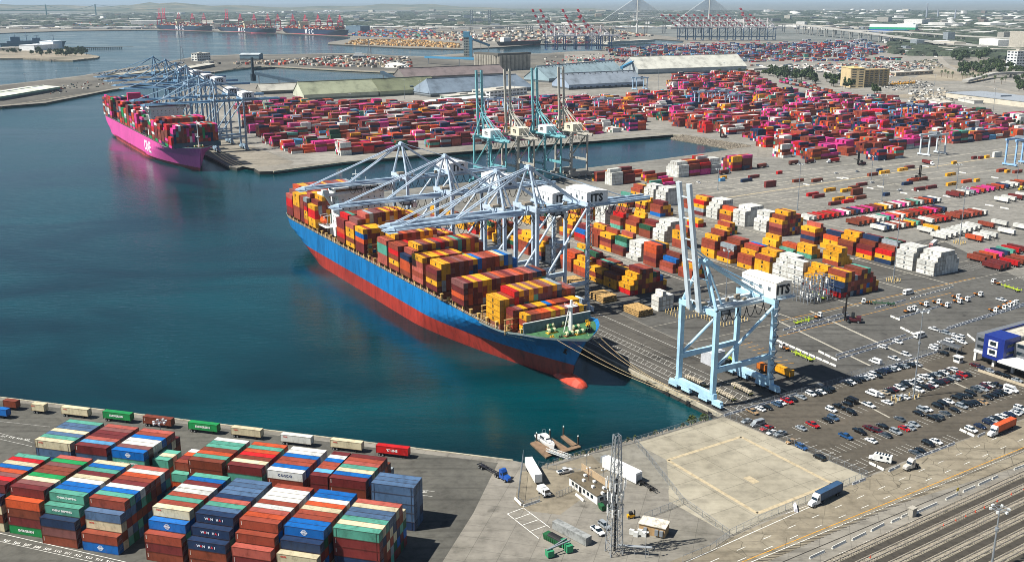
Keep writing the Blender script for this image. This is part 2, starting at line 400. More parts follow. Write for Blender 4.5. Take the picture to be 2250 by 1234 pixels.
lagoon = sheet('water', [(2205, 128), (2250, 122), (2400, 118), (2400, 152), (2250, 146), (2215, 140)], bpy.data.materials['harbour_water'], 0.06)
# distant hills along the left of the horizon
mb = MB(); prev = None; hr = random.Random(3)
N = 60
for i in range(N + 1):
    x = -14000 + 15500 * i / N; y = 17500 + 1500 * math.sin(i * 0.31)
    env = math.sin(math.pi * min(1, i / N) ** 0.8) ** 0.7
    h = env * .62 * (150 + 60 * math.sin(i * 0.43) + 28 * math.sin(i * 1.7) + hr.uniform(-12, 12)) + 2
    cur = [(x, y - 2600, 0.05), (x, y - 1400, h * 0.42 + hr.uniform(-6, 6)), (x, y, h), (x, y + 2500, 0.05)]
    if prev:
        for k in range(3): mb.face([prev[k], cur[k], cur[k + 1], prev[k + 1]])
    prev = cur
tag(mb.build('hills', mat_ground('dry_hills', '5d6152', '46503f', '8a8068', 0.002, 0.01, 0.3)), kind='structure')
# the air: far things fade to pale blue
mb = MB(); mb.box(-88000, 88000, -550, 73000, -9.0, 330.0)
hz = mb.build('haze', [])
hm = bpy.data.materials.new('haze_air'); hm.use_nodes = True
hn = hm.node_tree; hn.nodes.remove(hn.nodes['Principled BSDF'])
pv = hn.nodes.new('ShaderNodeVolumePrincipled'); pv.inputs['Color'].default_value = (0.62, 0.82, 1.0, 1); pv.inputs['Density'].default_value = 3.1e-5
hn.links.new(pv.outputs[0], hn.nodes['Material Output'].inputs['Volume'])
hz.data.materials.append(hm); tag(hz, kind='stuff')
# ------------------------------------------------------------------ shipping containers
CCOL = {'maroon': '6e2a28', 'brown': '7a3c28', 'rust red': '92432f', 'orange': 'c05028', 'bright red': 'c01a1c', 'blue': '0d62ae', 'navy': '1d3252',
        'slate blue': '4b6584', 'teal': '549a86', 'green': '1c8a4a', 'white': 'd4d6d0', 'cream': 'cfc5a4', 'yellow': 'dc9f22', 'grey': '8f9aa0',
        'pink': 'd03c88', 'salmon': 'a85548', 'mauve': '7d4f4b', 'dark green': '23553c', 'pale blue': '5a9cc8'}
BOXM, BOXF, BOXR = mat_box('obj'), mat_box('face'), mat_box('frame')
HC = {}
def box_mesh(L, h):
    k = (L, h)
    if k in HC: return HC[k]
    mb = MB(); w = 1.219; l = L / 2
    mb.box(-l + .06, l - .06, -w + .05, w - .05, 0.08, h - .04)
    for sx in (-1, 1):
        for sy in (-1, 1):
            x, y = sx * (l - .08), sy * (w - .08)
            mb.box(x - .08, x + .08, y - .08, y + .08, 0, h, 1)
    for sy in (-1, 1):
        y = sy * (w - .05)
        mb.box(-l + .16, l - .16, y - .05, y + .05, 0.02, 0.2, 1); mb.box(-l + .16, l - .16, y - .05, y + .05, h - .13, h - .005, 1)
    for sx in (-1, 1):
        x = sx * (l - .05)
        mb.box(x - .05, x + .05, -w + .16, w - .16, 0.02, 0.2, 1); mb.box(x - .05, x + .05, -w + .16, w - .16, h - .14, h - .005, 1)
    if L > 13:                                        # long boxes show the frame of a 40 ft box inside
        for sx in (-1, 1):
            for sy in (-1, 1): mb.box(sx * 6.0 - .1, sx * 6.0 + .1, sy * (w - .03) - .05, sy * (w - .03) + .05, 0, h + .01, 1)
    HC[k] = mb.mesh('container_body', [BOXM, BOXR]); return HC[k]
def door_mesh(h):
    k = ('door', h)
    if k in HC: return HC[k]
    mb = MB()
    for s in (-1, 1):
        mb.box(-.03, .03, s * .57 - .55, s * .57 + .55, 0.2, h - .15)
        for y in (.25, .85): mb.tube((.06, s * y, .15), (.06, s * y, h - .12), .03, n=5, m=1)
    mb.box(.0, .05, -1.1, 1.1, h * .45, h * .45 + .05, 1)
    HC[k] = mb.mesh('door', [BOXM, STEEL()]); return HC[k]
BOXES = []
def add_box(pos, rot, L, h, cname, desc, group, exposed, near=False, text=None, kind='shipping_container', jit=None):
    """exposed: (top, lit long side, visible end, far long side, far end)"""
    c = C(CCOL[cname]); j = (jit or rnd).uniform(0.82, 1.12)
    BOXES.append(dict(p=Vector(pos), r=rot, L=L, h=h, c=(c[0] * j, c[1] * j, c[2] * j, 1), n=cname, d=desc, g=group, e=exposed, near=near, t=text, k=kind))
def vis_area(b):
    p = b['p'] + Vector((0, 0, b['h'] / 2)); v = Vector((0, 0, H)) - p; d = v.length; v /= d
    px, py = to_px(p)
    if not (-30 < px < 2280 and -30 < py < 1264): return 0
    x = Vector((math.cos(b['r']), math.sin(b['r']), 0)); y = Vector((-x.y, x.x, 0)); a = 0
    for on, n, s in zip(b['e'], (Vector((0, 0, 1)), -y, x, y, -x), (b['L'] * 2.44, b['L'] * b['h'], 2.44 * b['h'], b['L'] * b['h'], 2.44 * b['h'])):
        if on: a += max(0, n.dot(v)) * s
    return a * (F / d) ** 2
def block(origin, rot, bays, heights, rows_pitch, h, z0, pick, desc, group, near=False, text=None, row_off=None, kind=None):
    """bays: [(x start, length)], along the boxes; heights[bay][row] in tiers; row 0 is the lit side"""
    ux = Vector((math.cos(rot), math.sin(rot), 0)); uy = Vector((-ux.y, ux.x, 0))
    for i, (x0, L) in enumerate(bays):
        for r, n in enumerate(heights[i]):
            for k in range(n):
                cn = pick(i, r, k)
                if cn is None: continue
                top = k == n - 1
                sid = r == 0 or heights[i][r - 1] <= k
                far = r == len(heights[i]) - 1 or heights[i][r + 1] <= k
                def blocked(j, gap):
                    return 0 <= j < len(bays) and r < len(heights[j]) and heights[j][r] > k and gap
                e1 = not blocked(i + 1, i + 1 < len(bays) and bays[i + 1][0] - (x0 + L) < 0.9)
                e2 = not blocked(i - 1, i > 0 and x0 - (bays[i - 1][0] + bays[i - 1][1]) < 0.9)
                if not (top or sid or far or e1 or e2): continue
                p = origin + ux * (x0 + L / 2) + uy * (1.22 + r * rows_pitch)
                p = Vector((p.x, p.y, z0 + k * h))
                pos = 'on top' if top else ('at the bottom' if k == 0 else 'in ' + ORD[k] + ' tier')
                add_box(p, rot, L, h - .03, cn, desc(i, r, k, cn, pos), group, (top, sid, e1, far, e2), near,
                        text(i, r, k, cn) if (text and sid) else None, kind or ('refrigerated_container' if (cn == 'white' and not near) else 'shipping_container'))
# --- the block nearest the camera
rN = random.Random(11)
NO = st(0, 0) * 0 + at(0, 1100); NO.z = 0
# grid corner: front lower left corner of the second stack of the front row
pN = at(94.6, 1192.6); fx = pN - U * 31.3
A_bays = [(3.3, 12.19), (17.3, 12.19), (31.3, 12.19), (45.3, 12.19), (66.8, 12.19), (80.9, 12.19), (94.9, 12.19), (108.9, 12.19), (122.6, 13.9)]
A_tops = [['maroon', 'bright red', 'mauve', 'orange', 'blue', 'cream', 'bright red', 'teal', 'cream', 'teal'],
          ['maroon', 'mauve', 'cream', 'green', 'brown', 'brown', 'mauve', 'green', 'salmon'],
          ['teal', 'blue', 'blue', 'white', 'cream', 'maroon', 'teal', 'blue', 'cream'],
          ['rust red', 'teal', 'blue', 'white', 'maroon', 'rust red', 'orange', 'white', 'salmon'],
          ['cream', 'rust red', 'teal', 'rust red', 'white', 'white', 'maroon', 'blue', 'teal'],
          ['navy', 'slate blue', 'teal', 'salmon', 'navy', 'slate blue', 'slate blue', 'slate blue', 'slate blue'],
          ['rust red', 'orange', 'salmon', 'white', 'rust red', 'white', 'white', 'white', 'rust red'],
          ['blue', 'blue', 'rust red', 'rust red', 'cream', 'orange', 'white', 'blue', 'blue'],
          ['teal', 'cream', 'teal', 'slate blue', 'slate blue', 'cream', 'salmon', 'slate blue']]
A_front = {(0, 4): 'bright red', (0, 3): 'navy', (1, 3): 'orange', (1, 2): 'brown', (1, 1): 'maroon', (1, 0): 'green', (2, 3): 'teal', (2, 2): 'navy', (2, 1): 'mauve', (2, 0): 'brown',
           (3, 3): 'slate blue', (3, 2): 'cream', (3, 1): 'rust red', (3, 0): 'blue', (4, 3): 'blue', (4, 2): 'rust red', (4, 1): 'maroon', (4, 0): 'brown',
           (5, 3): 'navy', (5, 2): 'navy', (5, 1): 'brown', (5, 0): 'brown', (6, 3): 'rust red', (6, 2): 'salmon', (6, 1): 'maroon', (6, 0): 'brown',
           (7, 3): 'navy', (7, 2): 'cream', (7, 1): 'rust red', (7, 0): 'brown', (8, 3): 'maroon', (8, 2): 'maroon', (8, 1): 'navy', (8, 0): 'brown'}
MIXN = ['brown', 'rust red', 'maroon', 'teal', 'navy', 'blue', 'slate blue', 'cream', 'brown', 'maroon', 'dark green', 'grey']
# heights per row (row 0 nearest): the front steps up
A_h = [[0, 4] + [5] * 8, [0, 4] + [5] * 9, [3, 4] + [5] * 9, [2, 4] + [5] * 9, [3, 4] + [5] * 9, [3, 4] + [5] * 9, [3, 4] + [5] * 9, [3, 4] + [5] * 9, [0, 0, 0] + [5] * 7 + [4]]
def pickA(i, r, k):
    h = A_h[i][r]
    if k == h - 1 == 4:
        first = A_h[i].index(5)
        lst = A_tops[i]; return lst[min(r - first, len(lst) - 1)]
    below = r == 0 or A_h[i][r - 1] <= k
    if below and (i, k) in A_front: return A_front[(i, k)]
    return rN.choice(MIXN)
WORDS = {'teal': ('CHINA SHIPPING', 'f0f0ea', .9), 'green': ('EVERGREEN', 'f2f2ee', 1.05), 'cream': ('OOCL', 'c8281e', .62)}
def textA(i, r, k, cn):
    if cn == 'navy' and i == 5: return ('WAN HAI', 'dfe6f2', 1.05)
    if cn == 'blue': return ('GLOBE', 'e8eef4', 1)
    if cn == 'teal' and i == 2: return WORDS['teal']
    if cn in ('green', 'cream'): return WORDS[cn]
    if cn in ('brown', 'maroon', 'rust red'): return ('SMALL', 'd8d0c8', .3)
    return None
descN = lambda blk: (lambda i, r, k, cn, pos: '%s container %s, %s row, %s stack of the near quay %s block' % (cn, pos, ORD[r], ORD[i], blk))
block(fx, ANG_N, A_bays, A_h, 2.53, 2.9, 0.0, pickA, descN('front'), 'containers stacked in the near quay block', True, textA)
B_bays = [(1.0, 13.9), (16.7, 12.19), (30.8, 12.19), (59.2, 12.19), (73.2, 12.19), (87.3, 12.19), (101.9, 6.06), (108.4, 12.19), (122.3, 13.9)]
B_tops = [['cream', 'teal', 'slate blue', 'cream', 'slate blue', 'slate blue', 'teal'], ['maroon', 'pale blue', 'salmon', 'maroon', 'maroon', 'mauve', 'salmon'],
          ['blue', 'mauve', 'white', 'white', 'blue', 'rust red', 'salmon'], ['brown', 'teal', 'orange', 'brown', 'teal', 'teal', 'white'],
          ['maroon', 'cream', 'brown', 'bright red', 'orange', 'teal', 'orange'], ['white', 'blue', 'rust red', 'rust red', 'blue', 'white', 'white'],
          ['maroon', 'pale blue', 'rust red', 'rust red', 'blue', 'white', 'maroon'], ['maroon', 'blue', 'cream', 'teal', 'salmon', 'rust red', 'maroon'],
          ['slate blue', 'slate blue', 'slate blue']]
B_h = [[5] * 7, [0, 5, 5, 5, 5, 5, 5, 5], [0, 5, 5, 5, 5, 5, 5, 5], [5] * 7, [5] * 7, [5] * 7, [5] * 7, [5] * 7 + [4, 3], [5, 5, 5]]
B_h[1] = [5] * 7; B_h[2] = [5] * 7 + [4]
def pickB(i, r, k):
    if k == 4: return B_tops[i][min(r, len(B_tops[i]) - 1)]
    if i == 8: return 'slate blue' if rN.random() < .7 else 'navy'
    return rN.choice(MIXN)
def textB(i, r, k, cn):
    if i == 5 and k == 4: return ('COSCO', '20356a', 1.0)
    return textA(i, r, k, cn)
block(fx + V * 35.2, ANG_N, B_bays, B_h, 2.53, 2.9, 0.0, pickB, descN('back'), 'containers stacked in the near quay block', True, textB)
# lower short stacks in the gap between the third and fourth stacks of the back block
lo_cols = ['rust red', 'teal', 'maroon', 'salmon', 'orange', 'teal', 'white', 'cream']
block(fx + V * 35.2, ANG_N, [(44.0, 6.06), (52.4, 6.06)], [[2, 4, 4, 4, 0, 0], [3, 4, 4, 4, 4, 0]], 2.53, 2.9, 0.0, lambda i, r, k: lo_cols[(i * 3 + r * 2 + k) % 8],
      lambda i, r, k, cn, pos: 'short %s container %s, %s row, %s low stack by the mast' % (cn, pos, ORD[r], ORD[i]), 'short containers behind the near lamp mast', True, textA)
block(fx, ANG_N, [(58.6, 6.06)], [[0, 0, 0, 0, 0, 0, 0, 1, 2, 3, 3]], 2.53, 2.9, 0.0, lambda i, r, k: ['teal', 'blue', 'white', 'teal', 'navy'][(r + 2 * k) % 5],
      lambda i, r, k, cn, pos: 'short %s container %s, %s in the gap between the front stacks' % (cn, pos, ORD[r]), 'short containers in the near gap', True)

# --- cargo on the blue ship
ANG_C = ANG_S - math.pi                       # boxes point towards the bow
rS = random.Random(5)
SHIPC = ['maroon', 'brown', 'rust red', 'yellow', 'yellow', 'yellow', 'rust red', 'brown', 'maroon', 'mauve', 'orange', 'yellow', 'bright red', 'salmon', 'navy', 'cream', 'teal', 'grey', 'blue']
SHIPC = SHIPC[:14] * 3 + SHIPC[14:]
SHIP_BAYS = []   # (s front, length, heights per row from port)
def hp(*runs):
    out = []
    for n, c in runs: out += [n] * c
    return out + [0] * (18 - len(out))
SB = [(79.5, 6.06, 17.4, hp((0, 3), (3, 12))), (86.4, 6.06, 18.2, hp((0, 2), (3, 14))), (93.5, 12.19, 18.6, hp((0, 1), (4, 3), (5, 6), (5, 4), (4, 3))), (122, 12.19, 19.7, hp((4, 18))),
      (149, 12.19, 19.7, hp((4, 1), (5, 16), (4, 1))), (164.5, 12.19, 19.7, hp((5, 9), (4, 4), (3, 5))), (179, 12.19, 19.7, hp((4, 1), (5, 1), (6, 1), (6, 13), (5, 1), (3, 1))), (193, 12.19, 19.7, hp((5, 4), (4, 14))),
      (207.6, 12.19, 19.7, hp((5, 2), (6, 10), (5, 4), (3, 2))), (222, 12.19, 19.7, hp((0, 4), (3, 10), (4, 4))),
      (238.5, 12.19, 19.7, hp((5, 5), (2, 4), (3, 9))), (252.6, 12.19, 19.7, hp((5, 1), (6, 2), (7, 10), (6, 3), (5, 2))), (267, 12.19, 19.7, hp((5, 1), (6, 12), (5, 5))),
      (315, 12.19, 19.7, hp((5, 1), (6, 1), (7, 14), (6, 2))), (328.8, 6.06, 19.7, hp((6, 1), (7, 16), (6, 1))), (335.4, 6.06, 19.7, hp((6, 18))), (342.8, 12.19, 19.7, hp((6, 18))), (356.6, 12.19, 19.7, hp((5, 1), (6, 1), (7, 15), (6, 1)))]
WO = {'yellow': ('MARK', '2a2a2a', 1)}
FORCE = {(2, 0): 'yellow', (2, 1): 'yellow', (2, 2): 'yellow', (0, 3): 'yellow'}
D3 = {(0, 3): 'mauve', (0, 2): 'maroon', (0, 1): 'orange', (0, 0): 'maroon'}
def ship_cargo(bays, tc, rows, hh, pal, rr, ship, grp, base_t, sgn_desc):
    for i, (s0, L, zb, hs) in enumerate(bays):
        p = st(s0 + L, base_t)
        last = [None]
        def pick(b, r, k, i=i, L=L):
            if ship == 'blue ship':
                if (i, r) in FORCE and k < 4 + (i == 0): 
                    if i != 0 or k == 2: return FORCE[(i, r)]
                if i == 3 and (r, k) in D3: return D3[(r, k)]
            c = pal[rr.randrange(len(pal))]
            if last[0] and rr.random() < .35: c = last[0]
            last[0] = c; return c
        block(p, ANG_C, [(0, L)], [hs], 2.5, hh, zb, pick, lambda b, r, k, cn, pos, i=i: '%s container %s, %s from port, %s bay from the bow, %s' % (cn, pos, ORD[r], ORD[i], ship),
              grp, False, (lambda b, r, k, cn: WO.get(cn)) if ship == 'blue ship' else None, kind='shipping_container')
ship_cargo(SB, 0, 18, 2.75, SHIPC, rS, 'blue ship', 'containers on the deck of the blue ship', -47.3, '')
# --- cargo on the pink ship
rP = random.Random(9)
PINKC = ['rust red'] * 5 + ['brown'] * 4 + ['maroon'] * 3 + ['pink'] * 3 + ['navy'] * 3 + ['bright red'] * 3 + ['orange'] * 2 + ['teal', 'white', 'grey', 'salmon', 'white', 'green']
PB = []
def prow(n, steps): 
    v = [n] * 18
    for i, s_ in enumerate(steps): v[i] = s_
    return v
for i in range(7): PB.append((716 + i * 14.6, 12.19, 20.0, prow([8, 8, 6, 9, 9, 8, 7][i], [[4, 7], [8, 8], [5, 6], [7, 8], [8, 9], [7, 7], [6, 7]][i])))
for i in range(9): PB.append((858 + i * 14.6, 12.19, 20.0, prow([7, 8, 9, 7, 9, 8, 7, 9, 9][i], [[3, 6], [7, 8], [8, 9], [6, 7], [9, 9], [7, 8], [7, 7], [8, 9], [9, 9]][i])))
for i in range(4): PB.append((1022 + i * 14.6, 12.19, 20.0, prow([9, 9, 8, 5][i], [8, 9])))
ship_cargo(PB, 0, 18, 2.62, PINKC, rP, 'pink ship', 'containers on the deck of the pink ship', -42.2, '')
# --- terminal yard behind the blue ship: blocks of stacks, boxes parallel to the quay
rY = random.Random(21)
YARDC = ['yellow'] * 8 + ['brown'] * 5 + ['rust red'] * 7 + ['maroon'] * 5 + ['orange'] * 2 + ['bright red', 'navy', 'teal', 'grey', 'salmon', 'dark green', 'blue']
def yard_block(t0, bays, nm):
    for i, (s0, hs, scheme) in enumerate(bays):
        def pick(b, r, k, scheme=scheme, hs=hs):
            if scheme == 'w': return 'white'
            if scheme == 'y': return 'yellow' if rY.random() < .75 else 'rust red'
            if isinstance(scheme, list) and r < 2 and k < len(scheme): return scheme[k]
            return rY.choice(YARDC)
        block(st(s0 + 12.19, t0), ANG_C, [(0, 12.19)], [hs], 2.5, 2.75, 0.0, pick, lambda b, r, k, cn, pos, i=i: '%s container %s, %s row of the %s stack, %s yard block' % (cn, pos, ORD[r], ORD[i], nm),
              'containers in the ' + nm + ' yard block', False, lambda b, r, k, cn: WO.get(cn) if cn == 'yellow' else (('MARK', '50565a', 1) if cn == 'white' else None))
def up_(a, n, top): return [min(a + i, top) for i in range(n)]
yard_block(243.5, [(87.3, [3, 4, 5, 5, 5, 5, 5, 4, 3], 'w'), (102, [4, 5, 5, 5, 5, 4], 'w'), (117.4, [3, 4, 5, 5, 5, 4], ['navy', 'yellow', 'bright red', 'rust red', 'maroon']), (131.8, [3, 4, 5, 5, 4, 4], ['yellow', 'bright red', 'maroon', 'brown', 'yellow']),
                   (146.5, [3, 4, 5, 5, 4, 3], ['brown', 'maroon', 'brown', 'yellow', 'rust red']), (161, [1, 3, 4, 4, 3], ['yellow', 'yellow', 'orange']), (178, [4, 4, 5, 4, 3], ['brown', 'navy', 'rust red', 'yellow', 'maroon']), (207, [4, 5, 6, 6, 6, 5, 5, 4], ['brown', 'maroon', 'salmon', 'yellow', 'brown']),
                   (221.5, [3, 5, 5, 5, 4], 'w'), (242.5, [4, 4, 5, 5, 5, 5, 5], 'w'), (256.5, [3, 4, 4, 3], 0), (271, [3, 4, 5, 5, 5, 5, 3], 'w'), (286, [4, 5, 5, 5], ['maroon', 'grey', 'yellow', 'bright red', 'yellow']), (301, [2, 3, 3, 2], 0), (330, [4, 5, 5, 5, 5, 4], 'w'), (345, [4, 5, 5, 5, 4], 'w'), (362, [3, 4, 4, 3], 'y')], 'inland')
yard_block(214, [(132, [3, 4, 4, 2, 1], 'y'), (153, [3, 3, 2, 1], ['teal', 'yellow', 'yellow']), (168, [1, 2, 2], 0), (183, [2, 3, 1], 'y'), (229, [2, 3, 3, 2], ['bright red', 'yellow']), (258, [2, 2, 1], ['bright red', 'yellow']), (300, [3, 4, 4, 3, 2], 0), (318, [3, 3, 4], 'y'), (340, [2, 4, 3], 0)], 'fourth')
yard_block(163.5, [(85.3, [2, 5, 5, 5, 4, 4, 5, 5, 5, 4, 3, 2], ['bright red', 'navy', 'navy', 'yellow', 'rust red']), (99.8, [3, 4, 5, 4], 'y'), (113, [5, 5, 2], 'w'), (124, [3, 4, 5, 5, 5, 4], 'w'), (138.5, [4, 4, 5, 5, 5, 3], 'y'), (153, [3, 4, 5, 5, 5, 4], ['yellow', 'rust red', 'rust red', 'yellow', 'maroon']),
                   (171, [2, 4, 4, 5, 5, 5, 4], ['yellow', 'maroon', 'brown', 'grey']), (185.5, [4, 5, 5, 6, 6, 5], ['yellow', 'yellow', 'rust red', 'rust red']), (214, [4, 5, 5, 4], 'y'), (234, [3, 4, 5, 5, 5, 5, 5], 'w'), (249, [3, 3, 4, 4], 0), (264, [3, 4, 4, 5, 3], 'y'), (282, [3, 4, 5, 5, 4], 0), (300, [4, 5, 5, 5, 4], 'w'), (318, [3, 4, 4, 4], 0), (335, [2, 4, 4, 3], 'y'), (356, [2, 3, 3], 0)], 'third')
yard_block(119, [(155, [2, 3, 3, 2, 2, 1], ['rust red', 'rust red', 'yellow']), (172, [2, 3, 4, 3, 2], 0), (187.5, [5, 5, 5, 5, 1], ['rust red', 'maroon', 'rust red', 'orange', 'orange']), (205, [1, 4, 4, 4, 4, 2], 'w'), (220, [2, 4, 4, 5, 3], 0), (233, [4, 4, 5, 4, 3], ['yellow', 'rust red', 'maroon', 'yellow']), (247, [3, 4, 5, 5, 4, 2], ['brown', 'brown', 'rust red', 'rust red', 'maroon']), (262, [3, 4, 4, 4, 2], 0),
                 (280, [2, 4, 5, 5, 3], 'y'), (296, [4, 4, 4, 5, 4], 'w'), (312, [3, 5, 5, 4, 2], 0), (330, [2, 3, 4, 3], 'y'), (350, [2, 3, 3], 0)], 'second')
yard_block(70, [(148.3, [2, 3, 4, 5, 5, 5, 4, 4, 3, 2], ['bright red', 'yellow', 'yellow', 'maroon', 'yellow']), (161.5, [3, 3, 4, 4, 4, 3, 2], ['yellow', 'yellow', 'brown']), (175.5, [3, 3, 4, 4, 4, 4, 2], ['yellow', 'rust red', 'yellow']), (191.5, [3, 4, 4, 5, 5, 4, 2], ['rust red', 'orange', 'yellow', 'yellow']), (206, [3, 4, 4, 4, 4, 5], 0),
                (222, [4, 5, 5, 5, 3], 'w'), (238, [3, 4, 5, 4, 4], ['navy', 'rust red', 'yellow', 'yellow']), (254, [4, 5, 5, 4, 4], 'y'), (270, [3, 3, 4, 4, 3], 0), (288, [2, 4, 4, 5, 4], 'y'), (305, [3, 4, 4, 3], 0), (322, [4, 5, 4, 4], 0), (340, [2, 3, 4, 3], 'y'), (360, [1, 3, 3], 0), (380, [3, 3, 2], 'y')], 'waterside')
block(st(124, 64.5), ANG_C, [(0, 6.06)], [[3, 4, 3, 3]], 2.5, 2.6, 0.0, lambda i, r, k: 'white', lambda i, r, k, cn, pos: 'short white container %s, %s row of the small stack near the bow' % (pos, ORD[r]), 'short white containers near the bow')
# --- cross-wise rows: the big terminal with pink boxes (boxes lie across, along t)
rQ = random.Random(33)
BIGC = ['rust red'] * 8 + ['brown'] * 8 + ['maroon'] * 8 + ['pink'] * 6 + ['bright red'] * 2 + ['navy'] * 2 + ['orange'] * 4 + ['white'] * 2 + ['navy'] * 4 + ['teal', 'white', 'grey', 'salmon', 'dark green', 'white', 'pale blue', 'yellow']
def inside(poly, x, y):
    c = False; n = len(poly)
    for i in range(n):
        (x1, y1), (x2, y2) = poly[i], poly[(i + 1) % n]
        if (y1 > y) != (y2 > y) and x < (x2 - x1) * (y - y1) / (y2 - y1) + x1: c = not c
    return c
BIGPOLY = [[(512, 232), (650, 228), (930, 235), (1320, 218), (1370, 215), (1420, 285), (1200, 303), (1010, 318), (760, 340), (640, 345), (560, 300)],
           [(1330, 225), (1480, 205), (1700, 205), (1940, 225), (2300, 268), (2300, 300), (1990, 340), (1960, 352), (1705, 350), (1640, 300), (1520, 290), (1470, 268)],
           [(1480, 172), (1655, 165), (1700, 195), (1560, 200), (1470, 195)]]
def big_yard():
    s = 395.0; b = 0
    while s < 1330:
        rows = 6; t = 62.0; c = 0
        while t < 1300:
            mid = st(s + 8, t + 6); px, py = to_px(mid)
            ok = any(inside(p, px, py) for p in BIGPOLY) and rQ.random() < .86
            if ok:
                base = rQ.choice([2, 3, 4, 4, 4, 4, 5]); hs = [max(0, min(5, base + rQ.choice([-1, 0, 0, 0, 0, 0]))) for _ in range(rows)]
                hs[0] = max(0, hs[0] - rQ.choice([0, 0, 1, 2]))
                dom = rQ.choice(BIGC)
                block(st(s, t), ANG_T, [(0, 12.19)], [hs], 2.55, 2.68, 0.0, lambda i, r, k: dom if rQ.random() < .48 else rQ.choice(BIGC),
                      lambda i, r, k, cn, pos: cn + ' container in the big terminal', 'containers in the big terminal', kind='shipping_container')
            t += 12.9; c += 1
            if c % 12 == 0: t += 14
        s += rows * 2.55 + (11 if b % 2 else 22); b += 1
big_yard()
for s0, t0, hs, sch in [(425, 262, [4, 5, 5, 4], 'w'), (425, 275.5, [3, 4, 5, 5], 'm'), (425, 337, [4, 5, 5, 5, 5, 4, 3], 'w'), (425, 350, [4, 5, 5, 5, 5, 5], 'm'), (425, 363, [4, 5, 6, 6, 6, 5], 'm'), (425, 376, [3, 5, 5, 5, 5], 'w'), (425, 402, [5, 5, 5, 5, 4, 4], 'm'), (425, 415, [5, 5, 5, 4, 4, 4], 'm'),
                        (447, 262, [3, 3, 2], 'm'), (447, 275, [2, 3, 3], 'm'), (447, 290, [1, 2, 2], 'm'), (447, 305, [1, 1, 2], 'm'), (425, 300, [2, 3, 2], 'm'), (425, 313, [1, 2], 'm'), (400, 285, [2, 2, 1], 'm'), (400, 300, [1, 2, 1], 'm')]:
    block(st(s0, t0), ANG_T, [(0, 12.19)], [hs], 2.55, 2.75, 0.0, lambda i, r, k: 'white' if sch == 'w' else rQ.choice(BIGC + ['yellow'] * 6),
          lambda i, r, k, cn, pos: '%s container %s, %s row of a stack by the basin, %s along' % (cn, pos, ORD[r], ORD[int((t0 - 255) / 13)] + (' front' if s0 < 410 else ' middle' if s0 < 440 else ' back')), 'containers stacked by the basin')
# --- loose single containers on the open paving (photo places)
LOOSE = [(1640, 399, 'navy', 0), (1656, 391, 'maroon', 0), (1692, 411, 'maroon', 2), (1586, 398, 'pale blue', 1), (1590, 393, 'yellow', 1), (1712, 382, 'bright red', 1), (1753, 400, 'brown', 0), (1795, 399, 'brown', 0), (1823, 420, 'yellow', 0), (1859, 421, 'yellow', 0), (1876, 415, 'brown', 0), (1893, 408, 'maroon', 0),
         (1785, 430, 'bright red', 0), (1798, 434, 'maroon', 0), (1842, 440, 'yellow', 0), (1890, 437, 'brown', 0), (1882, 428, 'brown', 2), (1834, 450, 'maroon', 0), (1863, 445, 'bright red', 0), (1866, 440, 'yellow', 1), (1917, 386, 'brown', 0), (1943, 381, 'yellow', 0), (1932, 377, 'navy', 1), (1983, 375, 'yellow', 0), (1998, 370, 'maroon', 0),
         (1993, 406, 'navy', 0), (2004, 399, 'orange', 0), (2026, 396, 'brown', 0), (2020, 418, 'maroon', 0), (2046, 414, 'maroon', 0), (1947, 430, 'navy', 1), (2088, 386, 'yellow', 0), (2090, 407, 'yellow', 0), (2123, 401, 'orange', 0), (2146, 399, 'yellow', 1), (2096, 360, 'yellow', 1), (2140, 349, 'maroon', 1), (2155, 349, 'maroon', 1), (2168, 347, 'yellow', 1), (2190, 345, 'white', 2),
         (2200, 377, 'rust red', 0), (2213, 379, 'yellow', 1), (2235, 380, 'rust red', 0)]
for px, py, cn, k in LOOSE:
    p = at(px, py); L = 6.06 if k == 1 else 12.19
    for tier in range(2 if k == 2 else 1):
        where = 'in the open yard near %s' % ('the first light mast' if px < 1760 else 'the barrier line' if px < 1900 else 'the middle light mast' if px < 2010 else 'the crossing lane' if px < 2100 else 'the blue gantry')
        add_box((p.x, p.y, tier * 2.75), ANG_T, L, 2.72, cn, '%s%s container lying loose %s, %s' % ('short ' if k == 1 else '', cn, where, 'upper of two' if tier else 'about %d metres out' % (round(p.length / 5) * 5)), 'single containers in the open yard', (tier == (1 if k == 2 else 0), True, True, True, True), text=WO.get(cn))
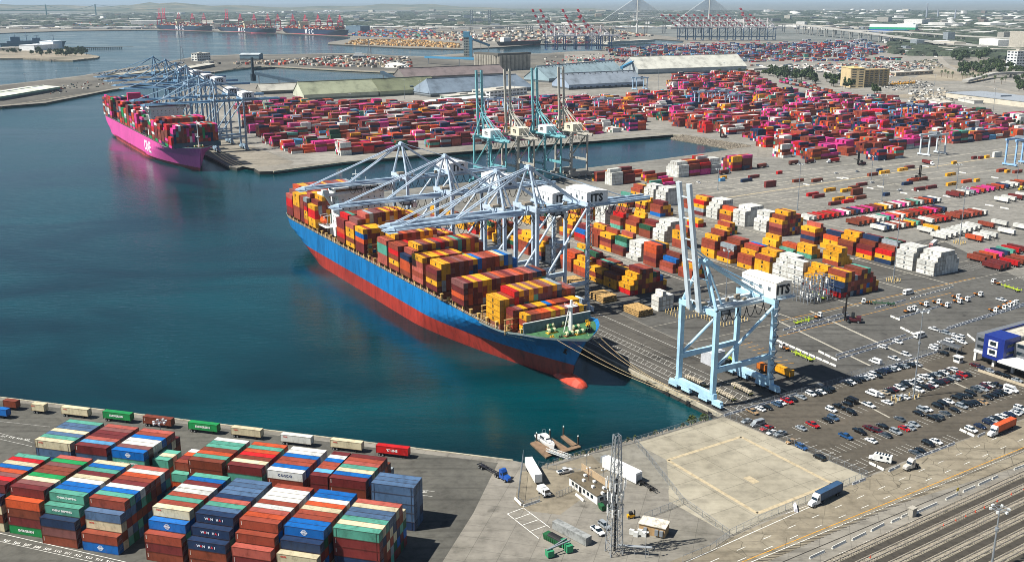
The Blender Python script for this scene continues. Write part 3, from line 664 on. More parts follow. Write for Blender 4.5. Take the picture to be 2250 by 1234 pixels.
def finish_boxes():
    for kind, limit in (('shipping_container', 300), ('refrigerated_container', 280)):
        cand = [b for b in BOXES if b['k'] == kind]
        for b in cand: b['a'] = vis_area(b)
        cand.sort(key=lambda b: -b['a'])
        seen = {}
        for n, b in enumerate(cand):
            if n >= limit or b['a'] < 12: b['solo'] = False; continue
            b['solo'] = True
            o = inst(kind, box_mesh(b['L'], b['h']), None, b['p'], b['r'], b['c'])
            d = b['d'].replace('refrigerated ', '')
            tag(o, d, 'container', b['g'])
            if b['e'][2] and b['a'] > 100: inst('door', door_mesh(b['h']), o, (b['L'] / 2, 0, 0), 0, b['c'])
            if b['t'] and b['a'] > 60: box_text(o, b)
    mb = MB()
    for b in BOXES:
        if b.get('solo'): continue
        x = Vector((math.cos(b['r']), math.sin(b['r']), 0)); y = Vector((-x.y, x.x, 0)); l, w, h = b['L'] / 2 - .03, 1.2, b['h']
        p = b['p']; q = [p - x * l - y * w, p + x * l - y * w, p + x * l + y * w, p - x * l + y * w]
        u = [a + Vector((0, 0, h)) for a in q]; c = b['c']; e = b['e']
        if e[0]: mb.face(u, 0, c)
        if e[1]: mb.face([q[0], q[1], u[1], u[0]], 0, c)
        if e[2]: mb.face([q[1], q[2], u[2], u[1]], 0, c)
        if e[3]: mb.face([q[2], q[3], u[3], u[2]], 0, c)
        if e[4]: mb.face([q[3], q[0], u[0], u[3]], 0, c)
        if b['t'] and b['t'][0] == 'MARK' and e[1]:
            m = (q[0] + q[1]) / 2 + Vector((0, 0, h * .55)) - y * .03
            mb.face([m - x * .6 - Vector((0, 0, .75)), m + x * .6 - Vector((0, 0, .75)), m + x * .6 + Vector((0, 0, .75)), m - x * .6 + Vector((0, 0, .75))], 0, C('3a3328') if b['n'] == 'yellow' else C('6a7074'))
    tag(mb.build('container_stacks', BOXF), 'stacked shipping containers in the yards and on the ships, too many to count', 'containers', kind='stuff')
GLOBE = []
def globe_mesh():
    if GLOBE: return GLOBE[0]
    mb = MB()
    def ring(rx, rz, wd, n=20):
        for i in range(n):
            a, b = 2 * math.pi * i / n, 2 * math.pi * (i + 1) / n
            mb.face([(rx * math.cos(a), 0, rz * math.sin(a)), (rx * math.cos(b), 0, rz * math.sin(b)), ((rx + wd) * math.cos(b), 0, (rz + wd) * math.sin(b)), ((rx + wd) * math.cos(a), 0, (rz + wd) * math.sin(a))])
    ring(.72, .72, .12); ring(.3, .72, .09)
    for z in (-.35, .35): mb.face([(-.6, 0, z - .05), (.6, 0, z - .05), (.6, 0, z + .05), (-.6, 0, z + .05)])
    mb.face([(-1.05, 0, -.16), (1.05, 0, -.16), (1.05, 0, .16), (-1.05, 0, .16)])
    GLOBE.append(mb.mesh('emblem', mat('e4eaf0', 0.6, wear=.03))); return GLOBE[0]
def box_text(o, b):
    s, hx, size = b['t']; y = -1.245; h = b['h']; E = (R(90), 0, 0)
    if s == 'GLOBE': inst('emblem', globe_mesh(), o, (0, y, h * .52)); return
    if s == 'MARK':
        k = ('mark', hx)
        if k not in HC:
            mb = MB(); mb.face([(-.55, 0, -.7), (.55, 0, -.7), (.55, 0, -.15), (-.55, 0, -.15)]); mb.face([(-.55, 0, 0), (-.08, 0, 0), (-.08, 0, .7), (-.55, 0, .7)]); mb.face([(.08, 0, 0), (.55, 0, 0), (.55, 0, .7), (.08, 0, .7)])
            HC[k] = mb.mesh('emblem', mat(hx, .7))
        inst('emblem', HC[k], o, (0, y, h * .52)); return
    if s == 'SMALL':
        k = ('small', 0)
        if k not in HC:
            mb = MB()
            for i in range(4): mb.face([(-.11, 0, .9 - i * .34), (.11, 0, .9 - i * .34), (.11, 0, 1.13 - i * .34), (-.11, 0, 1.13 - i * .34)])
            HC[k] = mb.mesh('serial_marks', mat('d8d2c8', .6))
        if b['L'] > 7: inst('serial_marks', HC[k], o, (-b['L'] / 2 + .7, y, h * .45))
        return
    x = 0
    if s == 'OOCL': x = -b['L'] * .33; 
    if s == 'WAN HAI':
        for j, ch in enumerate('WAN HAI'):
            if ch != ' ': lettering(ch, size, 'd03038' if ch == 'A' else hx, o, (-2.6 + j * .86, y, h * .5), E, .03)
        return
    lettering(s, size * (1.15 if s == 'COSCO' else 1), hx, o, (x, y, h * (.72 if s == 'OOCL' else .5)), E, .035, 1.35 if s == 'COSCO' else 1.0)
# ------------------------------------------------------------------ ships
def lerp_tab(tab, z):
    if z <= tab[0][0]: return tab[0][1]
    for (a, va), (b, vb) in zip(tab, tab[1:]):
        if z <= b: return va + (vb - va) * (z - a) / (b - a)
    return tab[-1][1]
class Hull:
    """x towards the bow, y to starboard, z height above the quays; amidships at x = 0"""
    def __init__(s, L, B, deck, fore, boot, keel=-8.0, fine=1.0):
        s.L, s.B, s.deck, s.fore, s.boot, s.keel = L, B, deck, fore, boot, keel
        h = L / 2
        s.bow = [(keel, h - 15 * fine), (-3, h - 12 * fine), (boot, h - 9.5 * fine), (11, h - 6 * fine), (fore, h)]
        s.st = [(keel, -h + 26), (-3, -h + 15), (boot, -h + 4), (11, -h + .8), (fore, -h)]
        s.le = [(keel, .36 * L), (-3, .34 * L), (boot, .31 * L), (11, .25 * L), (fore, .13 * L)]
        s.ra = [(keel, .24 * L), (-3, .2 * L), (boot, .15 * L), (11, .09 * L), (fore, .05 * L)]
        s.rm = [(keel, .02), (-3, .04), (boot, .4), (11, .78), (fore, .88)]
        s.pe = [(keel, 1.35), (-3, 1.45), (boot, 1.6), (11, 1.9), (fore, 3.0)]
    def top(s, u):                     # deck edge height along the ship, u = 0 stern .. 1 bow
        return s.deck + (s.fore - s.deck) * max(0, min(1, (u - .9) / .035))
    def hb(s, x, z):
        xb, xs = lerp_tab(s.bow, z), lerp_tab(s.st, z); d = xb - x
        v = 1.0
        le = lerp_tab(s.le, z)
        if d < le: v = 1 - (1 - max(0, d) / le) ** lerp_tab(s.pe, z)
        e = x - xs; ra = lerp_tab(s.ra, z)
        if e < ra:
            m = lerp_tab(s.rm, z); v = min(v, m + (1 - m) * (1 - (1 - max(0, e) / ra) ** 2))
        return s.B / 2 * v
    def mesh(s, mats, nu=64):
        mb = MB(); zs = lambda u: [s.keel, -5, -3, 1, s.boot - 1, s.boot, s.boot + .01, 8.5, 11, 14, s.top(u)]
        us = [0, .01, .025] + [i / nu for i in range(3, nu - 3)] + [.955, .965, .975, .985, .993, 1]
        grid = []
        for u in us:
            row = []
            for z in zs(u):
                xb, xs = lerp_tab(s.bow, z), lerp_tab(s.st, z); x = xs + (xb - xs) * u
                row.append((x, s.hb(x, z) if u < 1 else 0.15, z))
            grid.append(row)
        for a, b in zip(grid, grid[1:]):
            for k in range(len(a) - 1):
                m = 0 if k < 5 else 1
                p, q, r, t = a[k], b[k], b[k + 1], a[k + 1]
                mb.face([p, t, r, q], m)
                n = lambda v: (v[0], -v[1], v[2])
                mb.face([n(p), n(q), n(r), n(t)], m)
        a = grid[0]
        for k in range(len(a) - 1):
            p, t = a[k], a[k + 1]; mb.face([p, (p[0], -p[1], p[2]), (t[0], -t[1], t[2]), t], 0 if k < 5 else 1)
        s.edge = [g[-1] for g in grid]
        return mb.mesh('hull', mats)
    def deck_mesh(s, mats, drop=1.0, u0=.9):
        mb = MB(); e = s.edge
        for i, (a, b) in enumerate(zip(e, e[1:])):
            m = 1 if a[0] > s.L / 2 * .82 else 0
            z = -drop
            mb.face([(a[0], -a[1] + .3, a[2] + z), (b[0], -b[1] + .3, b[2] + z), (b[0], b[1] - .3, b[2] + z), (a[0], a[1] - .3, a[2] + z)], m)
            for sg in (-1, 1): mb.face([(a[0], sg * (a[1] - .3), a[2] + z), (b[0], sg * (b[1] - .3), b[2] + z), (b[0], sg * b[1], b[2]), (a[0], sg * a[1], a[2])], 2)
        return mb.mesh('deck', mats)
    def wrap_text(s, txt, size, x, z, hexcol, parent, bold=0.03, space=1.0, side=-1):
        me = text_mesh(txt, size, bold, space).copy()
        for v in me.vertices:
            xx, zz = x + v.co.x, z + v.co.y
            v.co = (xx, side * (s.hb(xx, zz) + .12), zz)
        me.materials.append(mat(hexcol, .6, wear=.05))
        return inst('lettering', me, parent)
def hull_paint(hx, name, streak=.25):
    m, nt, b = _new(name)
    tc = _n(nt, 'TexCoord'); mp = _n(nt, 'Mapping'); mp.inputs['Scale'].default_value = (.35, .35, .05); nt.links.new(tc.outputs['Object'], mp.inputs[0])
    a = _n(nt, 'TexNoise', i_Scale=1.0, i_Detail=8.0, i_Roughness=.7); nt.links.new(mp.outputs[0], a.inputs['Vector'])
    c = _n(nt, 'TexNoise', i_Scale=.03, i_Detail=4.0); nt.links.new(tc.outputs['Object'], c.inputs['Vector'])
    f = ramp(nt, a.outputs['Fac'], [(.3, (1 - streak * 1.6,) * 3 + (1,)), (.52, (1, 1, 1, 1)), (.8, (1 + streak * .6,) * 3 + (1,))])
    g = ramp(nt, c.outputs['Fac'], [(.35, (1 - streak * .7,) * 3 + (1,)), (.65, (1.05, 1.05, 1.05, 1))])
    col = mix(nt, mix(nt, C(hx), f, 1.0, 'MULTIPLY'), g, 1.0, 'MULTIPLY')
    r = ramp(nt, a.outputs['Fac'], [(.68, (0, 0, 0, 1)), (.76, (.5, .5, .5, 1))])
    nt.links.new(mix(nt, col, C('7a4a34'), r), b.inputs['Base Color']); b.inputs['Roughness'].default_value = .45
    return m
def rail(mb, pts, h=1.0, m=0, step=2.5):
    for a, b in zip(pts, pts[1:]):
        a, b = Vector(a), Vector(b); n = max(1, int((b - a).length / step))
        for k in (h, h * .5): mb.beam(a + Vector((0, 0, k)), b + Vector((0, 0, k)), .07, m=m)
        for i in range(n + 1):
            p = a + (b - a) * i / n; mb.beam(p, p + Vector((0, 0, h)), .07, m=m)
DECKB, DECKG, BULW = mat('6f5a42', .8, wear=.3), mat('3f6b45', .75, wear=.3), mat('9aa7a4', .6, wear=.2)
def foredeck_gear(parent, hu, zf, col='d8dccf', n=7):
    gr = random.Random(4); cols = [mat('d9d7a8', .6), mat('2f7048', .6), mat('d8a51e', .6), mat('7a4a2a', .7)]
    h = hu.L / 2
    for i in range(n):
        mb = MB(); x = h - 9 - (i // 2) * 6.2 - gr.uniform(0, 2); y = (-1 if i % 2 else 1) * gr.uniform(2.2, .5 * hu.hb(x, zf))
        for k in (-1, 0, 1): mb.tube((x - .2, y + k * 1.3 - .45, zf + 1.2), (x - .2, y + k * 1.3 + .45, zf + 1.2), 1.0, n=12, m=0 if k else 1)
        mb.tube((x - .2, y - 2.3, zf + 1.2), (x - .2, y + 2.3, zf + 1.2), .35, m=1); mb.box(x - 1.2, x + 1, y - 2.4, y + 2.4, zf - .02, zf + .35, 2 if i % 3 == 0 else 3)
        mb.box(x - 1.9, x - .9, y + 1.9, y + 2.9, zf, zf + 1.5, 3)
        mb.build('mooring_winch', cols, parent)
    for i in range(12):
        mb = MB(); x = h - 6 - gr.uniform(0, 20); y = gr.choice((-1, 1)) * (.85 * hu.hb(x, zf) - gr.uniform(.5, 3))
        for k in (-.5, .5): mb.tube((x, y + k, zf - .02), (x, y + k, zf + .9), .3, n=8)
        mb.box(x - .5, x + .5, y - 1, y + 1, zf - .02, zf + .12)
        mb.build('bollard', cols[2] if i % 2 else DARK(), parent)
def container_ship(name, label, s_bow, s_stern, tc, beam, deck, fore, boot, hexes, bays_t, seed):
    L = s_stern - s_bow; root = empty(name, st((s_bow + s_stern) / 2, tc), ANG_C, label, 'ship')
    hu = Hull(L, beam, deck, fore, boot); X = lambda s_: (s_bow + s_stern) / 2 - s_
    hl = inst('hull', hu.mesh([hull_paint(hexes[1], name + '_bottom_paint', .4), hull_paint(hexes[0], name + '_side_paint', hexes[2])]), root)
    for p in hl.data.polygons: p.use_smooth = False
    inst('deck', hu.deck_mesh([DECKB, DECKG if fore < 20 else DECKB, BULW]), root)
    # bulbous bow
    mb = MB(); h = L / 2; prof = [(0.2, -3), (2.1, -2.2), (3.4, -.4), (4.1, 3), (4.3, 8), (3.9, 15), (2.5, 24)] if fore < 20 else [(0.1, 6), (1.2, 7), (2, 12), (1.5, 20)]
    for (r1, d1), (r2, d2) in zip(prof, prof[1:]):
        n = 14
        for i in range(n):
            a, b = 2 * math.pi * i / n, 2 * math.pi * (i + 1) / n
            P = lambda r, d, t: (h - 4 - d, r * math.cos(t) * .95, -4.6 + r * math.sin(t) * 1.15)
            mb.face([P(r1, d1, a), P(r1, d1, b), P(r2, d2, b), P(r2, d2, a)])
    mb.build('bulbous_bow', hull_paint('cf4a30' if fore < 20 else '8a3044', name + '_bulb_paint', .4), root, smooth=True)
    # hatch covers and lashing bridges
    for i, (s0, Lb, zb, hs) in enumerate(bays_t):
        w = min(beam / 2 - 2.2, hu.hb(X(s0), deck) - 1.6); mb = MB()
        mb.box(X(s0 + Lb) - .4, X(s0) + .4, -w, w, deck - 1.1, min(zb, deck + 2.4)); mb.build('hatch_cover', mat('7b4a35', .8, wear=.3), root)
        if i % 2 == 0 or Lb > 7:
            mb = MB(); x = X(s0 + Lb) - 1.1; k = -beam / 2 + 1.4
            while k < beam / 2 - 1:
                mb.beam((x, k, deck - 1), (x, k, zb + 5.4), .34); k += 2.5
            for z in (zb + .2, zb + 2.8, zb + 5.3): mb.box(x - .5, x + .5, -beam / 2 + 1, beam / 2 - 1, z, z + .22)
            mb.build('lashing_bridge', mat('b89a62' if deck < 18 else '3b4248', .75, wear=.3), root)
    ped = mat('c2a05e' if deck < 18 else '4a5560', .75, wear=.3); k = s_bow + 26
    while k < s_stern - 8:
        for sg in (-1, 1):
            y = sg * (min(hu.hb(X(k), deck), beam / 2) - 1.5); mb = MB(); mb.box(X(k) - .45, X(k) + .45, y - .5, y + .5, deck - 1.1, deck + 2.5); mb.box(X(k) - .8, X(k) + .8, y - .7, y + .7, deck + 2.3, deck + 2.6); mb.build('pedestal', ped, root)
        k += 7.3
    mb = MB(); k = X(s_stern) + 10
    pts = [(x, -y + .15, z) for x, y, z in hu.edge if x < h * .8]; rail(mb, pts, 1.1)
    pts = [(x, y - .15, z) for x, y, z in hu.edge if x < h * .8]; rail(mb, pts, 1.1)
    mb.build('railing', mat('c9c6b4', .6), root)
    return root, hu, X
SHIP, HU, XS = container_ship('container_ship', 'blue container ship with red underside moored under four lowered cranes', 55, 380, -24.8, 45.6, 17.0, 19.6, 5.0, ('1173b2', 'a63527', .34), SB, 1)
HU.wrap_text('AGAMEMNON', 2.0, XS(84), 14.6, 'dfe6e8', SHIP, .02, 1.1)
def superstructure(root, X, s0, s1, y0, y1, zb, zt, wing, beam, hx='e4e6e2'):
    wm = mat(hx, .5, wear=.06); mb = MB(); x0, x1 = X(s1), X(s0)
    mb.box(x0, x1, y0, y1, zb, zt); mb.box(x0 + 2, x1 - 1.0, y0 - 2.5, y1 + 2.5, zb, zb + 6)
    mb.box(x0 - 4.5, x0, (y0 + y1) / 2 - 8, (y0 + y1) / 2 + 8, zb, zt - 7)
    house = mb.build('deckhouse', wm, root)
    mb = MB(); mb.box(x0 + 1, x1 + 1.2, -beam / 2 + .3, beam / 2 - .3, zt, zt + 1.1); mb.box(x0 + 2, x1 + .6, y0 - 2, y1 + 2, zt + 1.1, zt + 3.9)
    for sg in (-1, 1): mb.box(x1 - 5, x1 + .9, sg * (beam / 2 - 1.8) - 1.5, sg * (beam / 2 - 1.8) + 1.5, zt + 1.1, zt + 3.4)
    for sg in (-1, 1):
        mb.hexa([(x0 + 3, min(sg * 12, sg * (beam / 2 - 3)), zt - 7), (x0 + 5, min(sg * 12, sg * (beam / 2 - 3)), zt - 7), (x0 + 5, max(sg * 12, sg * (beam / 2 - 3)), zt - 7), (x0 + 3, max(sg * 12, sg * (beam / 2 - 3)), zt - 7)] if False else
                [(x0 + 4, sg * 14 - .6, zt - 9), (x0 + 6, sg * 14 - .6, zt - 9), (x0 + 6, sg * 14 + .6, zt - 9), (x0 + 4, sg * 14 + .6, zt - 9)],
                [(x0 + 3, sg * (beam / 2 - 4) - 1, zt), (x0 + 7, sg * (beam / 2 - 4) - 1, zt), (x0 + 7, sg * (beam / 2 - 4) + 1, zt), (x0 + 3, sg * (beam / 2 - 4) + 1, zt)])
    br = mb.build('bridge', wm, root)
    mb = MB(); mb.box(x1 + .6, x1 + .68, y0 - 1.6, y1 + 1.6, zt + 2.0, zt + 3.4); mb.box(x0 + 3, x1, y0 - 2.06, y0 - 2.0, zt + 2, zt + 3.4); mb.build('bridge_windows', GLASS(), br)
    mb = MB(); z = zb + 7.5
    while z < zt - 2:
        y = y0 + 2.5
        while y < y1 - 2: mb.box(x1, x1 + .05, y, y + .7, z, z + .8); y += 4.1
        for q in (2.5, 6, 9): mb.box(x0 + q, x0 + q + .7, y0 - .05, y0, z, z + .8)
        z += 2.9
    mb.build('portholes', GLASS(), house)
    mb = MB(); c = (y0 + y1) / 2; mb.tube((x0 + 5, c, zt + 3.9), (x0 + 5, c, zt + 13), .35, .15); mb.box(x0 + 4.8, x0 + 5.2, c - 3, c + 3, zt + 8, zt + 8.3); mb.box(x0 + 4.5, x0 + 5.5, c - 2, c + 2, zt + 10.2, zt + 10.6)
    for q in (-6, 7): mb.tube((x0 + 4, c + q, zt + 3.9), (x0 + 4, c + q, zt + 8), .15)
    mb.lathe([(0, 0), (1.1, .5), (1.2, 1.3), (0.6, 2.1)], (x0 + 6, c + 5, zt + 3.9), 10); mb.build('radar_mast', wm, root)
    mb = MB(); mb.box(x0 - 9, x0 - 4.7, c - 3.5, c + 3.5, zb, zt - 1); 
    for q in (-1.5, .2, 1.8): mb.tube((x0 - 7, c + q, zt - 1), (x0 - 7.4, c + q, zt + 2.5), .5)
    mb.build('funnel', mat('2b2d31', .6), root)
    rl = MB(); rail(rl, [(x1 + 1, -beam / 2 + .4, zt + 1.1), (x1 + 1, beam / 2 - .4, zt + 1.1)], 1.1); rl.build('bridge_railing', wm, br)
superstructure(SHIP, XS, 297, 310, -13.5, 16.5, 17, 42.5, 0, 45.6)
mb = MB(); x = XS(311)                              # orange lifeboat on its davit
for (r1, d1), (r2, d2) in zip([(.2, -4.3), (1.2, -3.4), (1.6, -1.5), (1.65, 1.5), (1.3, 3.4)], [(1.2, -3.4), (1.6, -1.5), (1.65, 1.5), (1.3, 3.4), (.2, 4.3)]):
    for i in range(10):
        a, b = math.pi * i / 5, math.pi * (i + 1) / 5; P = lambda r, d, t: (x + d, -18.6 + r * math.cos(t), 25 + r * 1.1 * math.sin(t)); mb.face([P(r1, d1, a), P(r1, d1, b), P(r2, d2, b), P(r2, d2, a)])
mb.box(x - 1.5, x + 1.2, -19.4, -17.8, 26.3, 27.2); mb.build('lifeboat', mat('e0561e', .5), SHIP)
mb = MB()
for q in (-3, 3):
    mb.beam((x + q, -16.5, 20), (x + q, -19.5, 28), .4); mb.beam((x + q, -19.5, 28), (x + q, -15, 28.5), .35); mb.beam((x + q, -15, 17), (x + q, -15, 28.5), .4)
mb.box(x - 6, x + 9, -20.5, -14, 21.8, 22.1); rail(mb, [(x - 6, -20.5, 22.1), (x + 9, -20.5, 22.1)]); mb.build('boat_davit', WHITE(), SHIP)
mb = MB(); fx_ = XS(67); mb.tube((fx_, -.5, 18.5), (fx_, -.5, 33.5), .75, .55, m=0)      # fore mast
for q in (-1, 1): mb.beam((fx_ - 3.6, -.5 + q * 1.1, 18.5), (fx_ - .7, -.5 + q * .2, 31.5), .35)
for z in (21.5, 24.5, 27.5): mb.beam((fx_ - 3.4 + (z - 18.5) * .22, -.5, z), (fx_, -.5, z), .25)
mb.box(fx_ - 2, fx_ + 1.6, -2.6, 1.8, 30.8, 31); rail(mb, [(fx_ - 2, -2.6, 31), (fx_ + 1.6, -2.6, 31), (fx_ + 1.6, 1.8, 31), (fx_ - 2, 1.8, 31)]); mb.build('fore_mast', WHITE(), SHIP)
mb = MB(); bx = XS(76.8)
for sg in (-1, 1): mb.hexa([(bx - 1.2, min(0, sg * 17.5), 18), (bx - .8, min(0, sg * 17.5), 18), (bx - .8, max(0, sg * 17.5), 18), (bx - 1.2, max(0, sg * 17.5), 18)], [(bx - 1.6, min(0, sg * 17.5), 22.6), (bx - 1.3, min(0, sg * 17.5), 22.6), (bx - 1.3, max(0, sg * 17.5), 22.6), (bx - 1.6, max(0, sg * 17.5), 22.6)])
mb.box(bx - 1.8, bx - 1.1, -17.5, 17.5, 22.6, 22.85, 1)
k = -16
while k < 17:
    for z in (19.4, 20.3): mb.box(bx - .95 - (z - 18) * .12, bx - .84 - (z - 18) * .12, k, k + .35, z, z + .35, 1)
    k += 2.6
mb.build('breakwater', [mat('5d7076', .6, wear=.2), WHITE()], SHIP); foredeck_gear(SHIP, HU, 18.6)
for sg in (-1, 1):
    mb = MB(); ax, az = XS(66), 12.5; y = sg * (HU.hb(ax, az) + .1)
    mb.tube((ax, y - sg * .8, az + 1.5), (ax, y + sg * .35, az - 1.2), .55); mb.beam((ax - 1.2, y + sg * .3, az - 1.6), (ax + 1.2, y + sg * .3, az - 1.6), .5); mb.build('anchor', mat('3d332c', .8), SHIP)
# the pink ship
PINKS, HP_, XP = container_ship('container_ship', 'pink container ship moored across the basin, stacked high with red boxes', 702, 1088, -18.0, 48.8, 18.6, 21.0, 0.0, ('dc55a2', 'b84444', .1), PB, 2)
HP_.wrap_text('ONE', 15.5, XP(828), 8.8, 'f4eef2', PINKS, .35, .95)
superstructure(PINKS, XP, 836, 850, -16, 17, 18.6, 46, 0, 48.8)
mb = MB(); bx = XP(716)
mb.box(bx, bx + .5, -22.5, 22.5, 20, 24.2); mb.box(bx + .2, bx + .7, -22.5, 22.5, 24.2, 24.5); mb.build('breakwater', mat('4d626c', .6), PINKS)
mb = MB(); fx_ = XP(711); mb.tube((fx_, 0, 20), (fx_, 0, 46), .55, .3); mb.box(fx_ - 1, fx_ + 1, -1.6, 1.6, 30, 30.4); mb.build('fore_mast', WHITE(), PINKS)
foredeck_gear(PINKS, HP_, 20.0, n=5)
mb = MB(); mb.box(XP(1010), XP(1004), -7, 8, 18, 50); mb.build('funnel', mat('c9356f', .6), PINKS)
# mooring lines
ml = mat('c9b48a', .9)
def mooring(a, b, sag, label):
    mb = MB(); a, b = Vector(a), Vector(b); prev = None
    for i in range(13):
        u = i / 12; p = a.lerp(b, u) - Vector((0, 0, sag * 4 * u * (1 - u)))
        if prev: mb.tube(prev, p, .11, n=5, caps=False)
        prev = p
    tag(mb.build('mooring_line', ml), label, 'mooring line', 'mooring lines at the bows')
for i, (y, tt, ss) in enumerate([(-9, 1.2, 14), (-5, 1.2, 20), (4, 1.4, 26), (8, 1.4, 34)]):
    x = XS(60 + abs(y)); p = SHIP.matrix_world if False else None
    a = st(60 + abs(y) * .35, -24.8 + y * 1.15, 18.8)
    mooring(a, st(ss, tt, .6), 2.5, 'tan mooring line from the blue bow to the quay, %s from the ship side' % ORD[3 - i])
for i, (y, ss) in enumerate([(6, 690), (10, 696), (14, 700)]):
    mooring(st(708 + i * 2, -18 + y, 20), st(ss, 14 + i * 4, .6), 2.0, 'mooring line from the pink bow to the pier, %s one' % ORD[i])
# ------------------------------------------------------------------ quay cranes
def quay_crane(loc, rot, label, group, G=30.5, W=20.5, zp=51, za=70, zb=48.5, out=62, back=47, raised=None, leg='b4c6d6', boom='a3b8ca', house='e6e8e6',
               hx=(30, 43), hw=9.5, text='ITS', tsize=5.4, lod=0, stripes=None, bw=5.5, trolley=-24, leg_w=1.7, top=None):
    root = empty('quay_crane', loc, rot, label, 'crane', group)
    ml_, mbm, mh = mat(leg, .5, wear=.12, scale=.25), mat(boom, .5, wear=.12, scale=.25), mat(house, .5, wear=.05)
    dk, st_ = DARK(), STEEL(); w2 = W / 2; mt = mat(top, .5) if top else ml_; tk_ = 2.2 if lod == 2 else 1.0
    for x in (0, G):
        for sy in (-1, 1):
            mb = MB(); y = sy * w2
            mb.beam((x, y, 5.5), (x, y, zp), leg_w, leg_w * .8); mb.build('leg', ml_, root)
            if lod < 2:
                mb = MB(); yc = y - sy * 1.0
                mb.box(x - .8, x + .8, yc - 6.2, yc + 6.2, 2.6, 3.6)
                for k in (-4, 4): mb.box(x - .7, x + .7, yc + k - 2.6, yc + k + 2.6, 1.3, 2.6); 
                for k in (-6, -4.6, -3.4, -2, 2, 3.4, 4.6, 6): mb.tube((x - .35, yc + k, .62), (x + .35, yc + k, .62), .6, n=9, m=1)
                mb.build('bogie', [ml_, RUBBER()], root)
        mb = MB(); mb.box(x - .9, x + .9, -w2 - 1.5, w2 + 1.5, 3.6, 5.7); mb.build('sill_beam', ml_, root)
        mb = MB(); mb.box(x - 1.1, x + 1.1, -w2 - .9, w2 + .9, zp - 2.2, zp); mb.build('cross_beam', mt, root)
    for sy in (-1, 1):
        mb = MB(); y = sy * w2
        mb.beam((.8, y, 15), (G - .8, y, 15.5), 1.5, 2.0); mb.build('portal_beam', ml_, root)
        mb = MB(); mb.tube((.9, y, 16.2), (G - .7, y, zp - 3), .62, n=8); mb.build('diagonal_brace', ml_, root)
        if lod == 0:
            mb = MB(); mb.tube((G - .5, y, 14.6), (G - 9, y, 5.2), .4, n=6) if False else mb.tube((.6, y, 14.3), (8, y, 15), .2, n=5); mb.build('strut', ml_, root)
    # fixed girder: twin boxes with cross ties
    g0, g1 = -2.0, G + back
    mb = MB()
    for y in (-bw / 2, bw / 2): mb.box(g0, g1, y - .75 * tk_, y + .75 * tk_, zb - 1.1 * tk_, zb + 1.1 * tk_)
    x = g0 + 1
    while x < g1: mb.box(x - .3, x + .3, -bw / 2, bw / 2, zb - .5, zb + .2); x += 7
    if lod == 0:
        for y in (-bw / 2 - 1.5, bw / 2 + 1.5):
            mb.box(g0, g1, y - .5, y + .5, zb + .3, zb + .42)
            for k in range(int((g1 - g0) / 4)): mb.beam((g0 + k * 4, y, zb + .4), (g0 + k * 4, y, zb + 1.5), .08)
            mb.box(g0, g1, y - .05, y + .05, zb + 1.42, zb + 1.5)
    mb.build('girder', mbm, root)
    mb = MB()
    for x in (0, G):
        for y in (-bw / 2, bw / 2): mb.beam((x, y, zb + .5), (x, y, zp - 1), .7)
    mb.build('hanger', ml_, root)
    # boom
    ang = R(raised) if raised else 0.0; hgx, hgz = -2.6, zb
    P = lambda d, y, z=0: (hgx - d * math.cos(ang) + z * math.sin(ang), y, hgz + d * math.sin(ang) + z * math.cos(ang))
    mb = MB(); segs = 10 if stripes else 1
    for i in range(segs):
        a, b = out * i / segs, out * (i + 1) / segs; m = i % 2 if stripes else 0
        if raised:
            for y in (-bw / 2 + .2, bw / 2 - .2): mb.beam(P(a, y), P(b, y), 1.3 if lod < 2 else 2.6, 2.0 if lod < 2 else 4.2, m)
        else:
            mb.hexa([P(b, -bw / 2 + .6, -1.0), P(a, -bw / 2, -1.2), P(a, bw / 2, -1.2), P(b, bw / 2 - .6, -1.0)], [P(b, -1.3, 1.0), P(a, -1.6, 1.2), P(a, 1.6, 1.2), P(b, 1.3, 1.0)], m)
    if raised:
        d = 4
        while d < out: mb.beam(P(d, -bw / 2, 0), P(d, bw / 2, 0), .45); d += 8.5
    else:
        mb.hexa([P(out + 4.5, -1, -.3), P(out, -bw / 2, -.7), P(out, bw / 2, -.7), P(out + 4.5, 1, -.3)], [P(out + 4.5, -.8, .1), P(out, -1.6, .8), P(out, 1.6, .8), P(out + 4.5, .8, .1)])
        if lod == 0:
            mb.box(hgx - out - 4, hgx - out + 1, -bw / 2 - 1.6, bw / 2 + 1.6, hgz - 1.3, hgz - 1.15)
            for y in (-bw / 2 - 1.2, bw / 2 + 1.2):
                mb.box(hgx - out, hgx, y - .45, y + .45, hgz + .1, hgz + .2); mb.box(hgx - out, hgx, y - .04, y + .04, hgz + 1.2, hgz + 1.28)
                for k in range(int(out / 4)): mb.beam((hgx - k * 4, y, hgz + .2), (hgx - k * 4, y, hgz + 1.25), .07)
            rail(mb, [(hgx - out - 4, -bw / 2 - 1.6, hgz - 1.15), (hgx - out - 4, bw / 2 + 1.6, hgz - 1.15)], 1.1)
    mb.build('boom', [mbm, mat(stripes, .5)] if stripes else mbm, root)
    # apex frame
    ax = 1.2; mb = MB()
    for sy in (-1, 1):
        mb.tube((0, sy * (w2 - .6), zp), (ax, sy * 1.3, za), .75 if lod < 2 else 1.0, .55, n=8)
        mb.tube((9, sy * (bw / 2), zb + 1), (ax + .6, sy * 1.2, za - 1), .42, n=6)
    mb.box(ax - 1, ax + 1, -2.2, 2.2, za - .8, za + .9)
    for k in range(3 if lod == 0 else 0): mb.beam((ax * .6, -(w2 - .6) * (1 - .3 * (k + 1)) - 1, zp + (za - zp) * .3 * (k + 1)), (ax * .6, (w2 - .6) * (1 - .3 * (k + 1)) + 1, zp + (za - zp) * .3 * (k + 1)), .3) if k == 1 else None
